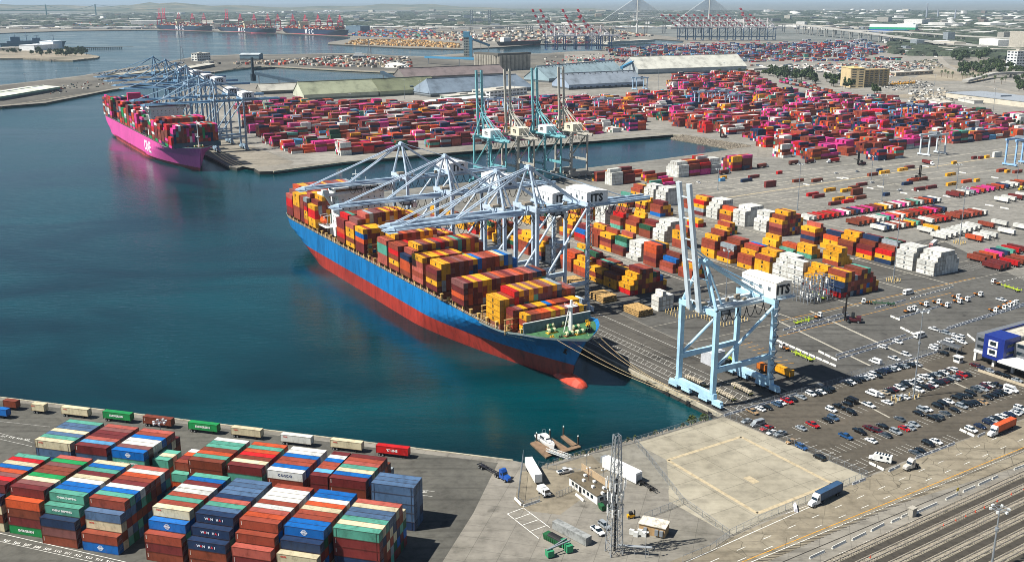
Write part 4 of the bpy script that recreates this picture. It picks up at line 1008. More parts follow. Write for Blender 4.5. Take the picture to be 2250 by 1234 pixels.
    for k in range(-1, 2): mb.tube((ax, k * .9 - .3, za + .7), (ax, k * .9 + .3, za + .7), .9, n=10)
    mb.build('apex_frame', mt, root)
    for sy in (-1, 1):
        y = sy * 1.2; by = sy * (bw / 2 - .2)
        mb = MB(); mb.tube((ax + .5, y, za), (G + 1, by, zb + 1.2), .5 * tk_, n=6); mb.build('backstay', mt, root)
        if lod == 0:
            mb = MB(); mb.tube((ax + .5, y * .6, za + .6), (G + back * .7, by, zb + 1.2), .2, n=5); mb.build('backstay', ml_, root)
        for fr in ((.52, .93) if not raised else ()):
            mb = MB(); mb.tube((ax - .5, y, za), P(out * fr, sy * 1.0, 1.0), .36 if fr < .7 else .3, n=6); mb.build('forestay', ml_, root)
        if raised:
            mb = MB(); d = .5 * out; q = P(d, by, .8)
            k = Vector((ax + 3.4, y * 1.3, (za + q[2]) / 2 - 4)); mb.tube((ax, y, za), k, .3 * tk_, n=5); mb.tube(k, q, .3 * tk_, n=5); mb.build('forestay', mt, root)
    # machinery house with its sign
    x0, x1 = hx; zf = zb + 1.7; zt = zf + 6.4; mb = MB()
    mb.hexa([(x0, -hw, zf), (x1, -hw, zf), (x1, hw, zf), (x0, hw, zf)], [(x0, -hw, zt), (x1, -hw, zt), (x1, hw, zt), (x0, hw, zt)])
    xm = (x0 + x1) / 2
    mb.face([(x0 - .2, -hw - .2, zt), (xm, -hw - .2, zt + .9), (xm, hw + .2, zt + .9), (x0 - .2, hw + .2, zt)]); mb.face([(xm, -hw - .2, zt + .9), (x1 + .2, -hw - .2, zt), (x1 + .2, hw + .2, zt), (xm, hw + .2, zt + .9)])
    mb.face([(x0 - .2, -hw - .1, zt), (x1 + .2, -hw - .1, zt), (xm, -hw - .1, zt + .9)]); mb.face([(x1 + .2, hw + .1, zt), (x0 - .2, hw + .1, zt), (xm, hw + .1, zt + .9)])
    mb.box(x0 - 1.4, x1 + 1.4, -hw - 1.4, hw + 1.4, zf - .5, zf - .02, 1)
    hs = mb.build('machinery_house', [mh, mbm], root)
    if lod == 0:
        mb = MB()
        for k in range(3): mb.box(x0 - .04, x0, -hw + 3 + k * 5, -hw + 4.6 + k * 5, zf + 2.4, zf + 4)
        mb.box(x0 - .05, x0, hw - 3, hw - 1.8, zf + .1, zf + 2.3); mb.build('louvre', mat('5d666c', .6), hs)
        rl = MB(); rail(rl, [(x0 - 1.3, -hw - 1.3, zf), (x1 + 1.3, -hw - 1.3, zf), (x1 + 1.3, hw + 1.3, zf)], 1.1); rl.build('house_railing', ml_, hs)
    if text and lod < 2: lettering(text, tsize, '22262b', hs, (xm - .4, -hw - .16, zf + 3.2), (R(90), 0, 0), .22, 1.08)
    if lod < 2:
        mb = MB(); tx = trolley
        mb.box(tx - 3.5, tx + 3.5, -bw / 2 - .8, bw / 2 + .8, zb - 2.7, zb - 1.5); mb.box(tx - 2.5, tx + 2.5, -bw / 2 + .4, bw / 2 - .4, zb - 3.6, zb - 2.7, 1)
        mb.build('trolley', [st_, dk], root)
        mb = MB(); mb.box(tx + 3.8, tx + 6.2, -1.3, 1.3, zb - 5.4, zb - 2.6); mb.box(tx + 3.74, tx + 3.8, -1.1, 1.1, zb - 5.1, zb - 3.2, 1); mb.build('operator_cab', [mh, GLASS()], root)
        if lod == 0:
            mb = MB(); x = 3.0 if raised else hgx - out * .55; xe = G + back - 3; y = -bw / 2 - 1.2
            while x < xe:
                L = 4.6; prev = None
                for i in range(8):
                    u = i / 7; p = (x + L * u, y, zb - 1.2 - 4.6 * (4 * u * (1 - u)) ** .8)
                    if prev: mb.beam(prev, p, .22)
                    prev = p
                x += L
            mb.build('festoon_cable', dk, root)
            mb = MB(); x = G - .2; y = -w2 - 1.3                                          # stair tower on the landside leg
            for k in range(int((zp - 6) / 3)):
                z = 6 + 3 * k; sgn = 1 if k % 2 else -1
                mb.box(x - 1.5, x + 1.5, y - .9, y + .1, z, z + .1); mb.beam((x - 1.3 * sgn, y - .5, z), (x + 1.3 * sgn, y - .5, z + 3), .5, .1)
            mb.build('stair', st_, root)
            for k in range(6):
                mb = MB(); a, b = rnd.uniform(4, G - 3), rnd.uniform(-bw / 2, bw / 2); mb.box(a, a + rnd.uniform(.5, 2), b - .6, b + .5, zb + 1.1, zb + rnd.uniform(1.5, 2.8)); mb.build('winch_gear', mat('8f8575', .7, wear=.3), root)
            mb = MB(); mb.box(-1.5, 2.5, -2.2, 2.2, zp, zp + 1.2); mb.build('hinge_block', mat('8f8575', .7, wear=.3), root)
            for k in range(4):
                mb = MB(); y = (-w2 - .2, w2 + .2)[k % 2]; x = (0, G)[k // 2]; mb.box(x - .5, x + .5, y - .25, y + .25, zp - 3.4, zp - 2.4); mb.build('flood_light', WHITE(), root)
    return root
GI = 'white blue quay cranes working the blue ship'
for s0, kw, lb in [(148.5, dict(zp=57.5, za=76, zb=54, out=70, back=45, trolley=18), 'tallest pale grey quay crane with lowered boom over the blue bow'),
                   (180, dict(zp=51, za=69.5, zb=48.4, out=58, back=44, trolley=24), 'pale grey quay crane with lowered boom, second from the blue bow'),
                   (238, dict(zp=51.5, za=70, zb=48.6, out=62, back=44, trolley=-24), 'pale grey quay crane with trolley over the mid cargo of the blue ship'),
                   (297, dict(zp=51.7, za=70.2, zb=48.8, out=60, back=44, trolley=-30), 'pale grey quay crane over the white deckhouse of the blue ship')]:
    quay_crane(st(s0, 2.9), ANG_T, lb, GI, **kw)
quay_crane(st(18.8, 2.9), ANG_T, 'light blue quay crane with boom raised upright, nearest the camera', None, G=31, W=20.5, zp=39.5, za=57, zb=37.8, out=52, back=10, raised=81,
           leg='a9cfe4', boom='c3cfd6', house='efe9dc', hx=(31.5, 40), hw=9.8, tsize=5.2, bw=6.2, trolley=12, leg_w=2.0)
mb = MB(); mb.box(-4, 4, -3.6, 3.6, 0, 6); mb.box(-3.2, 3.2, -3.0, 3.0, 6, 6.4); 
o = mb.build('counterweight_block', mat('b9bcc0', .8), None, st(46, 37), ANG_T); tag(o, 'grey block with pale top standing among fence posts near the crane', 'ballast block')
for i in range(4):
    tl = i % 2 == 0
    quay_crane(st(500, 176 + i * 28.5), ANG_C, '%s quay crane with raised boom on the basin edge, %s from the left' % ('teal' if tl else 'weathered grey', ORD[i]), 'older quay cranes with raised booms by the basin', G=26, W=17, zp=42, za=60, zb=40, out=57, back=16, raised=87,
               leg='6aa9b0' if tl else 'aaa79c', boom='80b9bf' if tl else 'b8b4a8', house='e8ebea' if tl else 'ded6be', hx=(9, 23), hw=5.2, tsize=3.6, lod=0, bw=5.4, trolley=8, leg_w=1.6)
for i, (s0, za) in enumerate([(815, 75), (870, 75.5), (921, 84), (969, 84.5), (1021, 86), (1090, 86.5)]):
    hi = za > 80
    quay_crane(st(s0, 25), ANG_T, 'steel blue crane at the pink ship, boom lowered, %s from the pink bow' % ORD[i], 'quay cranes working the pink ship', zp=za - 19, za=za, zb=za - 22, out=66, back=42, leg='8fa9bd' if i < 3 else '6f93ad', boom='6d93b0', lod=1 if i > 1 else 0, trolley=-30 + i * 6, bw=6)
# ------------------------------------------------------------------ vehicles
PAINT = mat_obj()
WH = {}
def wheel_mesh(r, w):
    k = (r, w)
    if k not in WH:
        mb = MB(); mb.tube((0, -w / 2, 0), (0, w / 2, 0), r, n=12); mb.tube((0, -w / 2 - .01, 0), (0, w / 2 + .01, 0), r * .58, n=10, m=1); WH[k] = mb.mesh('wheel', [RUBBER(), mat('9a9d9f', .4, .4)])
    return WH[k]
def sect(mb, secs, m=0):
    """secs: (x, z0, z1, half width low, half width high)"""
    for a, b in zip(secs, secs[1:]):
        A = [(a[0], -a[3], a[1]), (a[0], a[3], a[1]), (a[0], a[4], a[2]), (a[0], -a[4], a[2])]; B = [(b[0], -b[3], b[1]), (b[0], b[3], b[1]), (b[0], b[4], b[2]), (b[0], -b[4], b[2])]
        for i in range(4):
            j = (i + 1) % 4; mb.face([A[i], A[j], B[j], B[i]][::-1], m)
    a, b = secs[0], secs[-1]
    mb.face([(a[0], -a[3], a[1]), (a[0], -a[4], a[2]), (a[0], a[4], a[2]), (a[0], a[3], a[1])], m); mb.face([(b[0], -b[3], b[1]), (b[0], b[3], b[1]), (b[0], b[4], b[2]), (b[0], -b[4], b[2])], m)
CAR = {}
def car_meshes(kind):
    if kind in CAR: return CAR[kind]
    L = {'sedan': 4.7, 'suv': 4.85, 'pickup': 5.7, 'van': 5.9}[kind]; h = L / 2; mb = MB(); g = MB(); lt = MB(); w = .92 if kind != 'van' else 1.0
    if kind == 'sedan':
        sect(mb, [(-h, .42, .78, .78, .74), (-h + .25, .3, .95, w, .84), (-1.2, .28, .98, w, .86), (.9, .28, .93, w, .86), (h - .5, .3, .82, w, .8), (h, .42, .66, .74, .7)])
        g_ = [(-1.75, .96, .98, .8, .78), (-1.0, .96, 1.4, .82, .62), (.35, .93, 1.42, .82, .62), (1.15, .9, .94, .82, .78)]; rf = (-1.0, .38, 1.43, .63)
    elif kind == 'suv':
        sect(mb, [(-h, .5, 1.05, .84, .84), (-h + .15, .36, 1.12, w, .9), (.9, .36, 1.08, w, .9), (h - .4, .38, 1.0, w, .86), (h, .5, .85, .8, .8)])
        g_ = [(-h + .12, 1.1, 1.14, .88, .86), (-h + .5, 1.1, 1.7, .88, .7), (.45, 1.06, 1.72, .88, .7), (1.25, 1.04, 1.08, .88, .84)]; rf = (-h + .48, .5, 1.74, .72)
    elif kind == 'pickup':
        sect(mb, [(-h, .55, 1.08, .9, .9), (-.75, .45, 1.08, w, .92)]); sect(mb, [(-.75, .45, 1.14, w, .92), (1.1, .45, 1.12, w, .92), (h - .3, .5, 1.02, w, .88), (h, .6, .9, .84, .82)])
        g_ = [(-.75, 1.1, 1.75, .88, .7), (.7, 1.1, 1.78, .88, .7), (1.5, 1.08, 1.12, .88, .84)]; rf = (-.78, .75, 1.8, .72)
        g.box(-h + .15, -.95, -.74, .74, 1.085, 1.1)
    else:
        sect(mb, [(-h, .45, 2.3, w, .88), (1.2, .4, 2.35, w, .88), (1.95, .4, 1.25, w, .92), (h, .5, .95, .9, .85)])
        g_ = [(1.0, 1.35, 2.2, w + .02, .92), (1.42, 1.35, 1.9, w + .01, .93), (1.85, 1.3, 1.36, .9, .9)]; rf = (-h + .05, 1.1, 2.37, .86)
        for y in (-1, 1): g.box(-h + .8, .7, y * .96 - .02, y * .96 + .02, 1.4, 1.95)
    sect(g, g_); mb.box(rf[0], rf[1], -rf[3], rf[3], rf[2] - .05, rf[2])
    if kind in ('sedan', 'suv', 'pickup'):
        xs = (rf[0] + rf[1]) / 2
        for y in (-1, 1): mb.beam((xs, y * (rf[3] + .19), 1.0), (xs, y * (rf[3] + .01), rf[2] - .03), .12)
        for y in (-1, 1): mb.box(h - 1.55 if kind != 'sedan' else .75, (h - 1.35) if kind != 'sedan' else .95, y * 1.02 - .1, y * 1.02 + .1, 1.0, 1.14)
    for y in (-.62, .62): lt.box(h - .1, h + .01, y - .18, y + .18, .62, .76)
    r = .33 if kind == 'sedan' else .38; ax = (-h + .95, h - .95)
    CAR[kind] = (mb.mesh('body', PAINT), g.mesh('windows', GLASS()), wheel_mesh(r, .24), r, ax, w, lt.mesh('headlights', mat('e8eef0', .2)))
    return CAR[kind]
PC = {'black': '0d0e11', 'white': 'd6d8d8', 'silver': '8f969b', 'grey': '4c5257', 'red': 'a8161a', 'dark red': '4a0f16', 'navy': '16233f', 'blue': '1f4d80', 'tan': '9c8260', 'beige': 'a59a85', 'brown': '4a382a', 'slate blue': '3f5670'}
CARS = []
def car(px, py, color, kind, zone, head=None):
    m = car_meshes(kind); p = at(px, py, 0.0); p.z = .03
    rot = (ANG_S + math.pi if rnd.random() < .55 else ANG_S) if head is None else head
    root = empty('parked_car', p, rot + rnd.uniform(-.03, .03), 'x', {'sedan': 'car', 'suv': 'car', 'pickup': 'pickup truck', 'van': 'van'}[kind], 'vehicles parked in the ' + zone)
    c = C(PC[color]); inst('body', m[0], root, color=c); inst('windows', m[1], root); inst('headlights', m[6], root)
    for x in m[4]:
        for y in (-1, 1): inst('wheel', m[2], root, (x, y * (m[5] - .1), m[3]))
    CARS.append((zone, color, kind, px, root))
def label_cars():
    d = {}
    for z, c, k, px, o in CARS: d.setdefault((z, c, k), []).append((px, o))
    nm = {'sedan': 'sedan', 'suv': 'estate car', 'pickup': 'pickup truck', 'van': 'van'}
    for (z, c, k), v in d.items():
        v.sort(key=lambda a: a[0])
        for i, (px, o) in enumerate(v): o['label'] = '%s %s parked in the %s%s' % (c, nm[k], z, '' if len(v) == 1 else ', %s such from left' % ORD[i])
_K = dict(s='sedan', u='suv', p='pickup', v='van'); _C = dict(b='black', w='white', s='silver', g='grey', r='red', d='dark red', n='navy', l='blue', t='tan', e='beige', o='brown', k='slate blue')
def cars(txt, x0, y0, k, zone, head=None):
    for it in txt.split():
        a, b, cc = it.split(','); car(x0 + int(a) / k, y0 + int(b) / k + 1.5, _C[cc[0]], _K[cc[1]], zone, head)
Z1 = (1600, 800, 4.557)
cars('240,480,tp 322,450,ws 395,437,bs 485,405,ku 525,388,ws 588,373,rp 645,355,bs 732,333,ss 825,300,wu 890,295,bs 930,280,ws 980,268,bu 1015,253,bu 1200,197,bs 1228,183,ws 1280,170,bu 1325,150,bs 1365,140,ss 1415,128,ws 1455,108,wu', *Z1, 'row along the terminal fence')
cars('185,573,ss 290,606,sv 385,650,rp 437,688,ws 520,704,sp 630,778,ts', *Z1, 'row along the empty lot', R(31) + math.pi)
cars('730,643,ss 845,612,rp 995,565,bs 1050,543,ku 1030,460,wu 1108,430,bp 1230,485,bu 1190,400,bs 1230,373,bv 1405,415,wp 1440,300,wv 1175,728,lp 1315,680,bp 1415,650,dp 1430,768,ws', *Z1, 'middle of the car park')
Z2 = (1925, 800, 4.557)
cars('10,120,bs 45,88,bs 75,70,nu 110,62,ns 150,55,su 195,45,ws 240,30,bs 285,22,ss 340,12,bu 400,5,wp', *Z2, 'row along the terminal fence')
cars('25,315,wu 85,285,es 130,268,bs 170,255,ds 230,243,wu 262,220,gs 300,207,bu 340,190,wp 375,180,bs 420,165,ws 460,130,wu 515,140,wu 545,115,bs 600,108,ss 645,100,bs 680,85,ws 720,72,os 765,58,wu', *Z2, 'far double row of cars')
cars('110,385,ws 215,340,su 285,330,ws 425,262,wu 480,235,bp 530,225,ds 565,212,wu 610,190,bu 640,182,bs 680,170,ds 720,160,bs 775,145,sp 820,132,ds 860,112,ru 905,105,bs', *Z2, 'near half of the far rows')
cars('990,15,du 1070,45,ns 1140,68,ss 1230,97,bs 1308,127,bu 1410,162,ss', *Z2, 'row beside the blue office')
cars('1125,212,wp 1200,212,bp 1090,228,du 1070,252,ss 1000,262,gu 945,295,bu 910,320,bs 800,340,bu 1350,262,wv 1300,275,ws 1245,285,bp 1215,300,bs 1165,315,bs 1115,335,bs 855,318,bs 1040,240,ss', *Z2, 'right double row')
cars('725,375,ws 670,400,bu 615,425,bu 855,425,su 905,405,bu 955,395,bs 1000,388,bs 1065,380,ts 785,463,bs 690,495,gs 465,460,su 510,453,ws 425,495,bs 570,545,bp 620,533,gu', *Z2, 'near double row of cars')
cars('235,552,gs 60,622,bs 195,680,su 280,647,rs 335,637,ss 380,605,ss 98,715,gs 10,675,du 600,778,ws 520,800,bu', *Z2, 'short rows by the exit')
cars('950,660,wu 1040,625,ns 1125,590,nu 1160,565,ss 1195,545,bs 1255,530,wu 1335,505,ns 1390,492,ws 1420,472,ss 1440,445,wu', *Z2, 'row behind the orange container truck')
Z4 = (1700, 940, 2.693)
cars('835,148,gs 868,137,bs 165,116,lu 270,178,bu 665,45,bs', *Z4, 'corner by the motorhome')
Z3 = (1840, 640, 3.61)
cars('357,443,wu 478,405,wu 545,505,wu 450,537,wp 300,563,wv 770,437,wu 760,455,ws 840,495,bu 865,335,su 915,347,ws 970,362,wu 830,410,ws 885,397,wu 950,385,wp 990,405,ws 765,303,wp 1300,70,wp', *Z3, 'lane behind the fence')
for px, py, cl in [(1700, 430, 0)]: pass
cars('385,425,ws', 1480, 340, 7.03, 'open yard'); cars('545,285,ws 870,258,ss 1100,425,ws 1525,548,wp', 1760, 340, 7.03, 'open yard', ANG_T)
cars('555,1046,wp 1650,975,su', 1100, 960, 3.69, 'fenced yard') if False else None
car(1241, 1038, 'white', 'pickup', 'fenced yard by the hut', R(25)); car(1313, 1169, 'white', 'pickup', 'fenced yard by the mast', ANG_S + math.pi); car(1328, 1157, 'silver', 'suv', 'fenced yard by the mast', ANG_S + math.pi)
label_cars()
# --- trucks
CABM = {}
def tractor(loc, rot, color, label, kind='road', group=None, cat='truck', name='truck_tractor'):
    root = empty(name, loc, rot, label, cat, group); c = C(color)
    if ('cab', kind) not in CABM:
        mb = MB(); g = MB(); fr = MB()
        if kind == 'road':
            fr.box(-3.6, 2.8, -.5, .5, .75, 1.05); fr.box(-3.4, -1.6, -.9, .9, 1.05, 1.25)
            sect(mb, [(.75, .7, 2.05, 1.05, .95), (2.6, .7, 1.85, 1.0, .8), (3.2, .7, 1.55, .9, .7)]); sect(mb, [(-.9, .8, 3.7, 1.22, 1.15), (.1, .8, 3.75, 1.22, 1.1), (.75, .8, 2.9, 1.2, 1.1), (1.1, .8, 2.05, 1.15, 1.05)])
            g.face([(.78, -1.05, 2.85), (1.12, -1.0, 2.1), (1.12, 1.0, 2.1), (.78, 1.05, 2.85)]); 
            for y in (-1.215, 1.215): g.box(-.1, .6, y - .02, y + .02, 2.0, 2.75)
            wl = [(2.1, 1.05, .5), (-1.6, .95, .5), (-2.9, .95, .5)]
        else:
            fr.box(-3.0, 2.2, -.6, .6, .7, 1.05, 0); fr.box(-2.8, -.2, -.8, .8, 1.05, 1.3, 1); fr.box(-1.6, -.8, -.9, .9, 1.2, 1.5)
            sect(mb, [(.3, .8, 2.85, 1.0, .95), (1.9, .8, 2.8, 1.0, .9), (2.15, .8, 1.8, 1.0, .95)]); mb.box(1.2, 2.3, .3, 1.15, .8, 1.5)
            g.face([(1.93, -.86, 2.7), (2.16, -.92, 1.85), (2.16, .92, 1.85), (1.93, .86, 2.7)])
            for y in (-.99, .99): g.box(.7, 1.7, y - .03, y + .03, 1.8, 2.6)
            g.box(.27, .3, -.7, .7, 1.8, 2.6); wl = [(1.4, 1.0, .5), (-1.9, .95, .5)]
        CABM[('cab', kind)] = (mb.mesh('cab', PAINT), g.mesh('windows', GLASS()), fr.mesh('frame', [DARK(), mat('c87a2a', .6)]), wl)
    m = CABM[('cab', kind)]
    cb = inst('cab', m[0], root, color=c); inst('windows', m[1], cb); inst('frame', m[2], root)
    for x, y, r in m[3]:
        for s_ in (-1, 1): inst('wheel', wheel_mesh(r, .35), root, (x, s_ * y, r))
    return root
def chassis_mesh(L):
    k = ('ch', L)
    if k not in CABM:
        mb = MB(); h = L / 2
        for y in (-.55, .55): mb.box(-h, h, y - .09, y + .09, .95, 1.22)
        x = -h
        while x <= h: mb.box(x - .07, x + .07, -1.15 if abs(abs(x) - h) < .1 else -.5, 1.15 if abs(abs(x) - h) < .1 else .5, .98, 1.2); x += L / 6
        mb.box(h - 2.6, h - 2.3, -.9, .9, .1, 1.0); mb.box(-h + .6, -h + 3.2, -.6, .6, .7, .95)
        CABM[k] = mb.mesh('chassis', PAINT)
    return CABM[k]
def trailer(center, rot, L, color, label, group=None, box=True, h=2.75, frame='1c1d20', text=None, name='container_trailer', wheels=True, box_name='container', cat='trailer'):
    root = empty(name, center, rot, label, cat, group)
    inst('chassis', chassis_mesh(L), root, color=C(frame))
    if box:
        o = inst(box_name, box_mesh(L, h), root, (0, 0, 1.24), color=color)
        if text: box_text(o, dict(t=text, h=h, L=L))
        inst('door', door_mesh(h), o, (-L / 2, 0, 0), math.pi, color)
    if wheels:
        for x in (-L / 2 + 1.2, -L / 2 + 2.5):
            for y in (-1, 1): inst('wheel', wheel_mesh(.5, .55), root, (x, y * .9, .5))
    return root
def jit(hexcol, a=.15):
    c = C(hexcol); k = rnd.uniform(1 - a, 1 + a); return (c[0] * k, c[1] * k, c[2] * k, 1)
# trailers along the near quay edge
QT = [(5.4, 878.5, 6.06, 'brown', ('SMALL', '', 1), 'short rust brown container trailer at the left end of the quay edge'), (66.6, 886.3, 6.06, 'cream', ('OOCL', 'c8281e', .6), 'short cream container trailer on the quay edge'),
      (132.3, 893, 12.19, 'cream', ('OOCL', 'c8281e', .6), 'long pale container trailer left of the first green one'), (224.5, 902.7, 12.19, 'green', ('EVERGREEN', 'f2f2ee', 1.15), 'bright green container trailer left of the brown one on the quay edge'),
      (313, 913.9, 12.19, 'brown', ('SMALL', '', 1), 'brown container trailer between two green ones on the quay edge'), (412.4, 926.3, 12.19, 'green', ('EVERGREEN', 'f2f2ee', 1.15), 'bright green container trailer right of the brown one on the quay edge'),
      (506.3, 937.7, 12.19, 'cream', ('OOCL', 'c8281e', .6), 'rust streaked white container trailer right of the second green one'), (615, 953, 12.19, 'white', ('OOCL', 'c8281e', .6), 'white container trailer between the streaked one and the cream one'),
      (724.6, 964.9, 12.19, 'cream', ('OOCL', 'c8281e', .6), 'cream container trailer next to the red one on the quay edge'), (825.3, 977.3, 12.19, 'bright red', ("'K' LINE", 'f4f2ee', 1.25), 'red container trailer at the right end of the quay edge'),
      (-45, 893, 12.19, 'blue', None, 'blue container trailer cut by the left picture edge')]
for px, py, L, cn, tx, lb in QT:
    p = at(px, py, 4.05); q = p + U * (L / 2) + V * 1.22; q.z = 0.02
    t_ = trailer(q, ANG_N, L, jit(CCOL[cn], .06), lb, 'container trailers along the near quay edge', text=tx)
# rows of container trailers on the right of the terminal
RC = ['brown', 'rust red', 'maroon', 'white', 'bright red', 'pink', 'orange', 'rust red', 'white', 'navy', 'yellow', 'salmon', 'brown', 'teal', 'white']
def trailer_row(a, b, n, nm, cols=None, L=12.19, skip=()):
    A, B = at(*a), at(*b); prev = None; used = {}
    lst = []
    for i in range(n):
        p = A.lerp(B, i / max(1, n - 1)); cn = cols[i % len(cols)] if cols else rnd.choice(RC)
        if i in skip: continue
        used[cn] = used.get(cn, 0) + 1; q = p + S * (L / 2); q.z = .02
        lst.append((q, cn, used[cn]))
    for q, cn, k in lst:
        tot = used[cn]
        trailer(q, ANG_C + math.pi, L, jit(CCOL[cn]), '%s container trailer%s in the %s' % (cn, '' if tot == 1 else ', ' + ORD[k - 1] + ' such from left,', nm), 'container trailers parked in rows', text=WO.get(cn) if cn == 'yellow' else (('MARK', '50565a', 1) if cn == 'white' and rnd.random() < .5 else None))
trailer_row((1780, 488), (2066, 446), 29, 'long row beside the open yard', ['white', 'white', 'salmon', 'bright red', 'rust red', 'bright red', 'rust red', 'pink', 'white', 'brown', 'navy', 'pink', 'brown', 'pink', 'maroon', 'brown', 'yellow', 'white', 'brown', 'white', 'pink', 'white', 'brown', 'teal', 'white', 'brown', 'orange', 'navy', 'white'])
trailer_row((1890, 498), (2078, 467), 19, 'upper side of the double row')
trailer_row((1945, 510), (2168, 474), 23, 'lower side of the double row', None, 12.19, (9, 15))
trailer_row((2108, 435), (2258, 408), 15, 'row by the right mast', ['maroon', 'brown', 'white', 'grey', 'pink', 'orange', 'pink', 'pink', 'rust red', 'orange', 'navy', 'white', 'white', 'brown', 'orange'])
trailer_row((2080, 529), (2155, 506), 8, 'white group by the lamp mast', ['white'])
trailer_row((2158, 533), (2190, 525), 3, 'short group by the mast', ['orange', 'white', 'white'])
trailer_row((2184, 503), (2213, 499), 2, 'pair at the right', ['rust red', 'white']); trailer_row((2229, 518), (2262, 508), 2, 'right edge pair', ['white', 'white'])
trailer_row((2216, 447), (2262, 437), 4, 'white row under the yellow cab', ['white', 'white', 'maroon', 'white'])
trailer_row((2165, 579), (2252, 556), 8, 'lower right group', ['rust red', 'brown', 'orange', 'pink', 'navy', 'teal', 'bright red', 'maroon'])
trailer_row((2200, 596), (2218, 591), 3, 'three brown ones set close together', ['maroon'])
trailer_row((2238, 588), (2262, 580), 3, 'right edge by the three brown ones', ['bright red', 'brown', 'rust red'])
trailer_row((2049, 515), (2062, 510), 2, 'corner behind the white stacks', ['white', 'yellow'])
# road trucks
def rig(cab_px, box_px, L, cabc, boxc, label, text=None, kind='road', h=2.75, grp=None, box=True, frame='1c1d20'):
    a, b = at(*cab_px), at(*box_px); d = (a - b).normalized(); rot = math.atan2(d.y, d.x)
    trk = tractor((a.x, a.y, .03), rot, cabc, label, kind, grp, name='truck')
    # the semi-trailer hangs on the fifth wheel: part of the rig
    c = a - d * (L / 2 + .2); tr = inst('chassis', chassis_mesh(L), trk, (-(L / 2 + .6), 0, 0), color=C(frame))
    if box:
        o = inst('container', box_mesh(L, h), trk, (-(L / 2 + .75), 0, 1.24), color=C(boxc)); inst('door', door_mesh(h), o, (-L / 2, 0, 0), math.pi, C(boxc))
        if text: box_text(o, dict(t=text, h=h, L=L))
    for x in (-L - .6 + 1.2, -L - .6 + 2.5):
        for y in (-1, 1): inst('wheel', wheel_mesh(.5, .55), trk, (x, y * .9, .5))
    return trk
rig((1792, 1108), (1870, 1068), 12.19, 'd9dcdd', '33506f', 'white lorry pulling a blue grey container along the road')
rig((2183, 956), (2242, 930), 12.19, 'dfe1e1', 'd0592c', 'white lorry pulling an orange container on the road at the right')
tractor(at(2000, 1029), R(31) + math.pi, 'b9b6ae', 'silver grey sleeper tractor without trailer on the road', 'road')
rig((1106, 1052), (1042, 1018), 12.19, '1f4f9e', '0', 'bright blue tractor with an empty chassis on the near quay', box=False, frame='2a2a30')
rig((2045, 547), (2052, 541), 12.19, '8a2a20', 'c9ccca', 'dark red tractor with a grey white container by the white stacks')
tractor(at(2039, 512), ANG_C, 'e2e4e2', 'white sleeper tractor at the end of the double row', 'road'); tractor(at(2243, 418), ANG_T + math.pi, 'd8b021', 'yellow tractor at the right edge of the yard', 'road')
for cab, box_, cc, bc, lb in [((1600, 381), (1584, 384), 'd8dada', '6e2a28', 'white lorry with maroon container left of the blue one'), ((1648, 371), (1625, 376), 'b01c20', '1d3252', 'red lorry with navy container by the stacks'), ((1683, 367), (1660, 371), 'd8dada', '92432f', 'white lorry with rust red container by the stacks'),
                             ((1753, 360), (1733, 363), 'd8dada', '7a3c28', 'white lorry with brown container beside a stack'), ((1787, 357), (1765, 361), 'd8dada', '6e2a28', 'white lorry with maroon container behind another lorry'), ((1822, 358), (1848, 355), 'd8dada', 'c01a1c', 'white lorry with bright red container facing left'),
                             ((2047, 363), (2020, 357), 'e4e6e6', '6e2a28', 'white lorry with dark red container on the crossing lane'), ((1010, 313), (975, 318), 'e4e6e6', '1d3252', 'white lorry with navy container on the pier')]:
    rig(cab, box_, 12.19, cc, bc, lb)
# white lorry with long trailer and sweeper truck
a, b = at(1196, 1086), at(1160, 1022); d = (a - b).normalized(); rt = math.atan2(d.y, d.x)
tr = empty('box_trailer', at(1172, 1046), rt, 'long white box trailer parked behind the sweeper lorry', 'trailer')
inst('chassis', chassis_mesh(12.19), tr, color=C('1c1d20')); mb = MB(); mb.box(-6.8, 6.8, -1.28, 1.28, 1.15, 4.1); mb.build('box', WHITE(), tr); lettering('TRANSPORT', 1.0, '3a5fae', tr, (-1.5, -1.3, 2.7), (R(90), 0, 0), .03) if False else None
for x in (-5.4, -4.1):
    for y in (-1, 1): inst('wheel', wheel_mesh(.5, .55), tr, (x, y * .9, .5))
sw = tractor(at(1196, 1087), rt + .25, 'dcdedd', 'white cab-over sweeper lorry in front of the long white trailer', 'yard', name='sweeper_truck')
mb = MB(); sect(mb, [(-3.4, .9, 2.3, 1.1, .8), (-2.2, .9, 3.0, 1.2, .9), (-.2, .9, 2.9, 1.2, 1.0), (.1, .9, 2.2, 1.1, 1.0)]); mb.build('hopper', WHITE(), sw)
